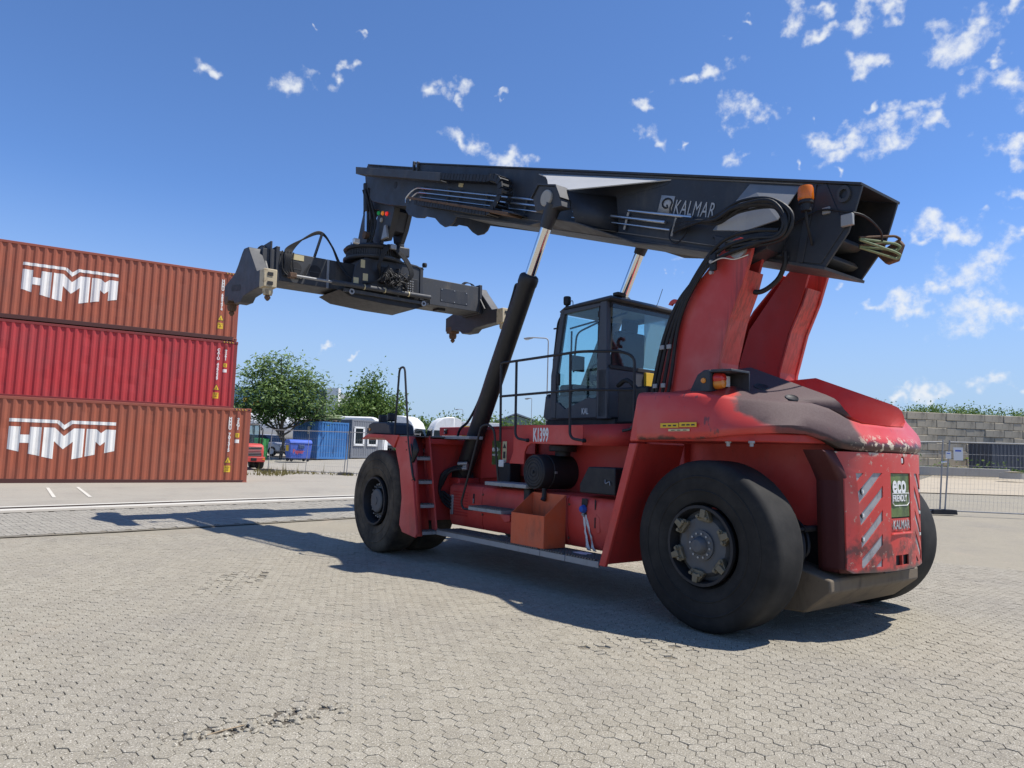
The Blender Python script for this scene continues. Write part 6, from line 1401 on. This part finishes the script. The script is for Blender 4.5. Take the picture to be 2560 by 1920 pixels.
# blue paper waste bin ----------------------------------------------------------------------------------------
wb = tag(empty('waste_bin', (-13.0, 43.8, gz(-13, 43.8)+.05), R_(35)), 'bright blue wheeled waste bin with a red word on its front', 'bin')
MB().loft([[(-.62, -.45, .18), (.62, -.45, .18), (.62, .45, .18), (-.62, .45, .18)], [(-.68, -.52, 1.08), (.68, -.52, 1.08), (.68, .52, 1.08), (-.68, .52, 1.08)]]).build('body', 'blue_bin', wb, bevel=.05)
MB().prism([(-.56, 1.09), (.56, 1.09), (.50, 1.24), (.2, 1.33), (-.3, 1.33), (-.52, 1.22)], 'x', -.69, .69).build('lid', 'blue_bin', wb, bevel=.03)
MB().bb(-.16, .20, -.60, -.50, .80, 1.02).build('handle', 'bin_side', wb, bevel=.03)
MB().bb(-.685, -.665, -.25, .25, .62, .98).build('label_sheet', 'yellow', wb)
for (x, y) in ((-.5, -.36), (.5, -.36), (-.5, .36), (.5, .36)):
    w = MB().lathe([(0, -.025), (.09, -.025), (.09, .025), (0, .025)], (x, y, .09), 'y', 14).build('wheel', 'black', wb)
text('bin_lettering', 'Papier', .34, (-.50, -.545, .50), (1, 0, 0), (0, 0, 1), 'red_veh', wb, sx=.8, bold=.006)
# silver car behind the bin ---------------------------------------------------------------------------------------
car = tag(empty('parked_car', (-17.45, 51.0, gz(-17.5, 51.0)), R_(-24)), 'silver grey car parked under the tree behind the waste bin', 'car')
MB().prism([(-2.1, .35), (2.05, .30), (2.15, .62), (2.02, .82), (1.2, .98), (-1.7, 1.02), (-2.12, .85)], 'y', -.86, .86).build('body', 'silver_car', car, bevel=.10, seg=3)
MB().loft([[(-1.75, -.78, .98), (1.18, -.78, .96), (1.18, .78, .96), (-1.75, .78, .98)], [(-1.25, -.62, 1.46), (.45, -.62, 1.47), (.45, .62, 1.47), (-1.25, .62, 1.46)]]).build('windows', 'win_glass', car)
MB().loft([[(-1.28, -.64, 1.45), (.46, -.64, 1.46), (.46, .64, 1.46), (-1.28, .64, 1.45)], [(-1.1, -.55, 1.52), (.3, -.55, 1.52), (.3, .55, 1.52), (-1.1, .55, 1.52)]]).build('roof', 'silver_car', car, bevel=.03)
for x in (-1.30, 1.35):
    for y in (-.80, .80):
        w = MB().lathe([(.20, -.10), (.32, -.10), (.34, -.05), (.34, .05), (.32, .10), (.20, .10)], (x, y, .34), 'y', 24).build('tyre', 'tyre', car)
        MB().lathe([(0, -.085), (.21, -.09), (.21, .09), (0, .085)], (x, y, .34), 'y', 10).build('rim', 'silver_car', w)
for y in (-.6, .6): MB().bb(2.0, 2.12, y-.2, y+.2, .66, .76).build('headlight', 'lens_clear', car, bevel=.03)
MB().bb(2.1, 2.17, -.55, .55, .36, .56).build('grille', 'black', car, bevel=.02)
# green skip ------------------------------------------------------------------------------------------------
o = tag(empty('skip', (-16.1, 44.6, gz(-16.1, 44.6)+.06), R_(8)), 'plain green steel skip beside the red vehicle', 'skip')
MB().loft([[(-1.3, -.8, 0), (.75, -.8, 0), (.75, .8, 0), (-1.3, .8, 0)], [(-1.6, -.9, 1.28), (.8, -.9, 1.28), (.8, .9, 1.28), (-1.6, .9, 1.28)]]).build('body', 'green_skip', o)
for (y0, y1) in ((-.93, -.87), (.87, .93)): MB().bb(-1.62, .84, y0, y1, 1.22, 1.32).build('rim', 'green_skip', o, bevel=.01)
# red yard vehicle half hidden by the containers -----------------------------------------------------------------
rv = tag(empty('yard_loader', (-13.55, 36.9, gz(-13.5, 36.9)), R_(-58)), 'small red yard vehicle with black grille behind the container end', 'loader')
MB().prism([(-1.0, .45), (1.35, .45), (1.40, .95), (1.30, 1.20), (.9, 1.27), (-1.0, 1.30)], 'y', -.50, .50).build('body', 'red_veh', rv, bevel=.08)
for k in range(6): MB().bb(1.36, 1.41, -.36, .36, .68+.075*k, .70+.075*k).build('grille_bar', 'galv', rv)
MB().bb(1.33, 1.385, -.38, .38, .64, 1.10).build('grille', 'black', rv)
MB().bb(1.25, 1.50, -.55, .55, .36, .62).build('bumper', 'red_veh', rv, bevel=.03)
MB().bb(1.49, 1.52, -.14, .14, .42, .56).build('tow_eye', 'black', rv, bevel=.02)
for y in (-.48, .48):
    MB().bb(1.48, 1.51, y-.06, y+.06, .46, .54).build('lamp', 'lens_amber', rv)
    for x in (.25, -1.0): MB().tube([(x, y, 1.25), (x-.06, y, 2.25)], .035, 6).build('cab_post', 'black', rv)
    MB().tube(arc([(.3, y*1.25, 1.2), (.34, y*1.3, 2.05), (.1, y*1.2, 2.12)], .1), .03, 6).build('mirror_arm', 'black', rv)
MB().loft([[(-1.0, -.5, 2.22), (.3, -.5, 2.22), (.3, .5, 2.22), (-1.0, .5, 2.22)], [(-.95, -.42, 2.32), (.2, -.42, 2.32), (.2, .42, 2.32), (-.95, .42, 2.32)]]).build('cab_roof', 'black', rv, bevel=.03)
MB().bb(.21, .23, -.46, .46, 1.28, 2.22).build('windscreen', 'cab_glass', rv)
MB().bb(-.7, -.3, -.3, .3, 1.2, 1.75).build('seat', 'seat', rv, bevel=.05)
for x in (-.7, .85):
    for y in (-.42, .42): MB().lathe([(.15, -.16), (.36, -.16), (.40, -.10), (.40, .10), (.36, .16), (.15, .16), (.15, -.16)], (x, y, .40), 'y', 24).build('wheel', 'tyre', rv)
# teal warehouse behind the trees -----------------------------------------------------------------------------
wh = tag(empty('warehouse', (-19.0, 76.0, gz(-19, 76))), 'long pale teal warehouse of ribbed sheet metal behind the large tree', 'warehouse')
b = MB(); P = []
for k in range(0, 111):
    x = -33+.3*k
    for dd, f in ((0, 0), (0, .55), (.07, .65), (.07, .95)):
        xx = x+.3*f
        if xx <= 0: P += [(xx, dd, 4.3), (xx, dd, 6.7)]
b.add(P, [(2*i, 2*i+2, 2*i+3, 2*i+1) for i in range(len(P)//2-1)]); b.build('cladding', 'teal', wh, smooth=0)
MB().bb(-33, 0, .12, 30, 0, 6.6).build('wall', 'roof_grey', wh); MB().bb(-33.1, .1, -.1, .2, 6.65, 6.85).build('parapet', 'teal', wh, bevel=.02); MB().bb(-33, 0, -.02, .13, 3.9, 4.25).build('lintel', 'slate', wh)
MB().bb(-.7, .55, -.6, .5, 0, 6.95).build('stair_tower', 'white', wh); MB().bb(-1.6, -.72, -.35, .3, 0, 6.6).build('dark_bay', 'slate', wh)
for k in range(7): MB().bb(-31+4.4*k, -27.5+4.4*k, -.05, .1, 0, 3.7).build('loading_door', 'white' if k % 2 else 'roof_grey', wh)
for (x, z, lab) in ((-8.6, 4.9, 'yellow panel on the warehouse wall seen through the tree, low middle'), (-9.7, 5.2, 'yellow panel on the warehouse wall seen through the tree, leftmost'), (-7.2, 5.4, 'yellow panel on the warehouse wall seen through the tree, upper')):
    MB().bb(x, x+.6, -.16, -.1, z, z+.45).build('wall_panel', 'yellow', wh)
tk = tag(empty('tank_trailer', (-23.2, 62, gz(-23, 62))), 'white rounded tank trailer standing under the large tree', 'trailer')
MB().lathe([(0, -3), (1.05, -2.9), (1.25, -2.6), (1.25, 5), (1.05, 5.2), (0, 5.3)], (0, 0, 2.3), 'x', 28).build('tank', 'white', tk, smooth=40)
MB().bb(-2.6, 5.0, -.9, .9, .8, 1.2).build('frame', 'slate', tk)
for x in (2.2, 3.4, 4.4):
    for y in (-.95, .95): MB().lathe([(0, -.15), (.48, -.15), (.48, .15), (0, .15)], (x, y, .48), 'y', 20).build('wheel', 'tyre', tk)
for x in (-1, 1.2, 3.3): MB().lathe([(1.255, -.06), (1.275, -.05), (1.275, .05), (1.255, .06)], (x, 0, 2.3), 'x', 28).build('band', 'galv', tk)
# white lorry cabs ------------------------------------------------------------------------------------------------
def lorry(x, y, rz, label, sign):
    e = tag(empty('lorry_cab', (x, y, gz(x, y)), rz), label, 'lorry', 'white lorries parked in the yard')
    MB().prism([(-1.1, .9), (1.15, .9), (1.2, 1.9), (1.05, 2.75), (.75, 3.35), (.1, 3.85), (-.4, 3.95), (-1.1, 3.95)], 'y', -1.22, 1.22).build('cab_body', 'white', e, bevel=.12, seg=3)
    MB().prism([(1.195, 1.95), (1.225, 1.95), (1.08, 2.72), (1.05, 2.70)], 'y', -1.08, 1.08).build('windscreen', 'win_glass', e)
    for s_ in (1, -1):
        MB().prism([(1.0, 1.95), (.95, 2.6), (.15, 2.6), (.15, 1.95)], 'y', s_*1.20, s_*1.235).build('side_window', 'win_glass', e)
        d = MB().bb(.02, 1.02, s_*1.222, s_*1.24, 1.0, 1.9).build('door', 'white', e, bevel=.02); MB().bb(.12, .28, s_*1.24, s_*1.26, 1.75, 1.80).build('handle', 'black', d)
        MB().box((1.25, s_*1.42, 2.3), (.12, .2, .62)).build('mirror', 'black', e, bevel=.04)
        MB().prism([(-1.1, 1.0), (-1.9, 1.0), (-1.75, 3.7), (-1.1, 3.92)], 'y', s_*1.10, s_*1.16).build('side_fairing', 'white', e, bevel=.02)
        for xx in (.75, -3.0): MB().lathe([(0, -.16), (.3, -.16), (.5, -.15), (.5, .15), (.3, .16), (0, .16)], (xx, s_*1.0, .5), 'y', 24).build('wheel', 'tyre', e)
    MB().bb(-4.2, -1.0, -.45, .45, .75, 1.05).build('chassis', 'slate', e)
    MB().bb(-1.12, -1.09, -.9, .9, 1.4, 3.5).build('rear_panel', 'white', e, bevel=.02)
    MB().bb(1.16, 1.24, -.9, .9, 1.0, 1.75).build('grille', 'slate', e, bevel=.03)
    text('door_lettering', 'cpt', .45, (-.1, -1.225, 3.0), (1, 0, 0), (0, 0, 1), 'blue_bin', e, sx=1)
    return e
lorry(-9.9, 70.5, R_(-20), 'white lorry cab seen side on, nearer the pointed tree', True); lorry(-6.9, 70.2, R_(200), 'white lorry cab facing away beside the yellow trailer', True)
o = tag(empty('box_trailer', (-4.9, 82, gz(-5, 82)), R_(3)), 'yellow and white box trailer behind the lorry cabs', 'trailer')
MB().bb(-1.6, 3.6, 0, 2.4, 1.1, 3.55).build('body', 'yellow', o); MB().bb(-1.62, 3.62, -.02, 2.42, 3.55, 4.0).build('roof', 'white', o, bevel=.03); MB().bb(.2, .45, -.03, 0, 1.1, 3.55).build('seam_panel', 'white', o)
for x in (2.0, 3.1):
    for y in (.2, 2.2): MB().lathe([(0, -.15), (.48, -.15), (.48, .15), (0, .15)], (x, y, .5), 'y', 20).build('wheel', 'tyre', o)
MB().bb(-1.5, 3.5, .3, 2.1, .8, 1.1).build('chassis', 'slate', o)
o = tag(empty('far_hall', (-3.3, 130, 1.0)), 'low grey-green hall with a shallow gable far behind the yard', 'hall')
MB().prism([(0, 0), (0, 5.9), (4.2, 7.5), (9.5, 5.9), (9.5, 0)], 'y', 0, 30).build('wall', 'far_green', o); MB().prism([(-.3, 5.9), (4.2, 7.65), (9.8, 5.9), (9.8, 6.1), (4.2, 7.95), (-.3, 6.1)], 'y', -.4, 30).build('roof', 'roof_grey', o)
MB().bb(5.2, 7.2, -.1, 0, 0, 3.2).build('door', 'white', o); MB().bb(2.6, 3.6, -.1, 0, 5.2, 5.6).build('sign', 'white', o)
MB().bb(-1.6, -.1, -.5, 20, 0, 6.2).build('side_bay', 'white', o)
# lamp posts -----------------------------------------------------------------------------------------------------
def lamp_post(x, y, h, arm, label, r_=.07):
    e = tag(empty('lamp_post', (x, y, gz(x, y))), label, 'lamp post', 'street lamps')
    MB().tube(arc([(0, 0, 0), (0, 0, h), (-arm, 0, h+.03)], .35, 8), [r_]*3+[r_*.7]*20 if False else r_*.75, 10).build('pole', 'galv', e, smooth=60)
    MB().tube([(0, 0, 0), (0, 0, h*.38)], r_, 10).build('pole_base', 'galv', e, smooth=60)
    MB().prism([(-arm+.05, h+.06), (-arm-.35, h+.04), (-arm-.78, h-.05), (-arm-.70, h-.14), (-arm-.30, h-.14), (-arm+.05, h-.03)], 'y', -.16, .16).build('lamp_head', 'galv', e, bevel=.03)
    MB().prism([(-arm-.70, h-.14), (-arm-.30, h-.14), (-arm-.34, h-.20), (-arm-.62, h-.20)], 'y', -.12, .12).build('lamp_glass', 'lens_clear', e, bevel=.02)
    return e
lamp_post(3.0, 60, 10.5, 1.35, 'tall grey lamp post with a long arm beside the driver cab')
lamp_post(2.72, 95, 8.0, .2, 'slimmer distant lamp post left of the tall one', .05)
lamp_post(-10.2, 150, 9.5, .9, 'tiny distant lamp post above the lorry cabs', .06)

# concrete block wall and what stands before it ----------------------------------------------------------------
W0, W1 = Vector((25.5, 55.6, 0)), Vector((47.5, 59.6, 0)); wd_ = (W1-W0).normalized(); wl = (W1-W0).length; wn_ = Vector((wd_.y, -wd_.x, 0))
wall = tag(empty('block_wall', (W0.x, W0.y, 1.0), math.atan2(wd_.y, wd_.x)), 'high wall of stacked grey concrete blocks beyond the fence', 'wall')
bmesh_ = []
for k in range(4):
    b = MB().bb(.012, 1.788, 0, .6, .008, .602); bmesh_.append(b.mesh('block', 0)); bmesh_[-1].materials.append(M['block'])
hb_ = MB().bb(.012, .888, 0, .6, .008, .602).mesh('block', 0); hb_.materials.append(M['block'])
rd = random.Random(5)
for r in range(8):
    x = 0 if r % 2 else -.0
    if r % 2:
        o = bpy.data.objects.new('block', hb_); C.objects.link(o); o.parent = wall; o.location = (0, rd.uniform(-.02, .02), .61*r); x = .9
    while x < wl:
        o = bpy.data.objects.new('block', bmesh_[rd.randrange(4)]); C.objects.link(o); o.parent = wall; o.location = (x, rd.uniform(-.03, .03), .61*r)
        q = o.modifiers.new('bevel', 'BEVEL'); q.width = .035; q.segments = 1
        x += 1.8
sl2 = tag(empty('dark_container', (35.9, 53.0, 1.0), R_(8)), 'dark slate container standing against the block wall', 'container'); ribbed_box(sl2, 8.5, 2.3, 2.45, 'slate', 'slate', .3)
o = tag(MB().prism([(0, 0), (7.2, 0), (7.2, .55), (0, .62)], 'y', 0, .35).build('low_barrier', 'concrete', None, bevel=.03), 'low concrete barrier on the sandy lot in front of the wall', 'barrier'); o.location = (26.6, 49.6, .95); o.rotation_euler = (0, 0, R_(-14))
o = tag(empty('well_ring', (31.9, 45.3, .93)), 'round pale concrete ring with a cover lying on the sandy lot', 'concrete ring')
MB().lathe([(.62, 0), (.70, 0), (.70, .36), (.62, .36), (.62, 0)], (0, 0, 0), 'z', 28).build('ring', 'concrete', o, smooth=30); MB().lathe([(0, .38), (.45, .40), (.5, .43), (.1, .46), (0, .46)], (.1, 0, 0), 'z', 20).build('cover', 'sandlot', o, smooth=30)
# hedge of trees above the wall, plants at its foot, weeds along the fence
for k, (x, y, h, w) in enumerate(((36, 74, 7.6, 3.2), (41, 75, 7.2, 3.6), (46, 74, 7.4, 3.4), (51, 73, 7.0, 3.4), (56, 72, 7.2, 3.6), (61, 70, 7.2, 3.6), (31, 77, 7.2, 3.2))):
    tree(['green treetop above the wall, nearest the machine', 'green treetop above the wall, second from the machine', 'green treetop above the wall, third from the machine', 'green treetop above the wall, fourth from the machine', 'green treetop above the wall, fifth from the machine', 'green treetop above the wall at the picture edge', 'green treetop behind the red hood'][k], x, y, h, [(0, 0, h*.66, w, h*.26), (w*.7, 0, h*.62, w*.8, h*.26), (-w*.7, 0, h*.62, w*.8, h*.26)], 'leaf_b', 11000, .26, .18, 'trees beyond the block wall', seed=60+k)
V = []; F = []; T = []; rd = random.Random(12)
for k in range(900):
    s_ = rd.random(); x, y = lerp(27.5, 37, s_)+rd.gauss(0, .25), lerp(51.6, 49.9, s_)+rd.gauss(0, .3); z = gz(x, y)+.45*rd.random()+(.9*rd.random() if rd.random() < .12 else 0)+.2
    L = rd.uniform(.14, .30); t1 = Vector((rd.gauss(0, 1), rd.gauss(0, 1), rd.gauss(0, .6))).normalized(); t2 = Vector((rd.gauss(0, .5), rd.gauss(0, .5), 1)).normalized(); p = Vector((x, y, z)); q = len(V)
    V += [tuple(p-t1*L*.5), tuple(p+t2*L*.3), tuple(p+t1*L*.5), tuple(p-t2*L*.3)]; F.append((q, q+1, q+2, q+3)); T.append(rd.random())
me = bpy.data.meshes.new('undergrowth'); me.from_pydata(V, [], F); at = me.attributes.new('tint', 'FLOAT', 'FACE'); at.data.foreach_set('value', T); me.materials.append(M['leaf_c']); o = tag(bpy.data.objects.new('undergrowth', me), 'low green weeds along the foot of the block wall', 'weeds', kind='stuff'); C.objects.link(o)
V = []; F = []; T = []
for k in range(300):
    s_ = rd.random()**1.5; x, y = lerp(-12.2, -4.5, s_)+rd.gauss(0, .1), lerp(34.85, 33.2, s_)+rd.gauss(0, .35)
    if k < 110: x, y = rd.uniform(-11.6, -10.0), rd.uniform(31.5, 34)
    z = gz(x, y); n_ = rd.randrange(3, 7); tall = rd.random() < .06
    for i in range(n_):
        H_ = rd.uniform(.05, .20)*(4.0 if tall and i < 2 else 1); dx, dy = rd.gauss(0, .05), rd.gauss(0, .05); w = .014; q = len(V)
        V += [(x-w, y, z), (x+w, y, z), (x+dx, y+dy, z+H_)]; F.append((q, q+1, q+2)); T.append(rd.random())
me = bpy.data.meshes.new('grass'); me.from_pydata(V, [], F); at = me.attributes.new('tint', 'FLOAT', 'FACE'); at.data.foreach_set('value', T); me.materials.append(M['weed']); o = tag(bpy.data.objects.new('grass', me), 'dry grass and weeds growing along the fence line', 'grass', kind='stuff'); C.objects.link(o)
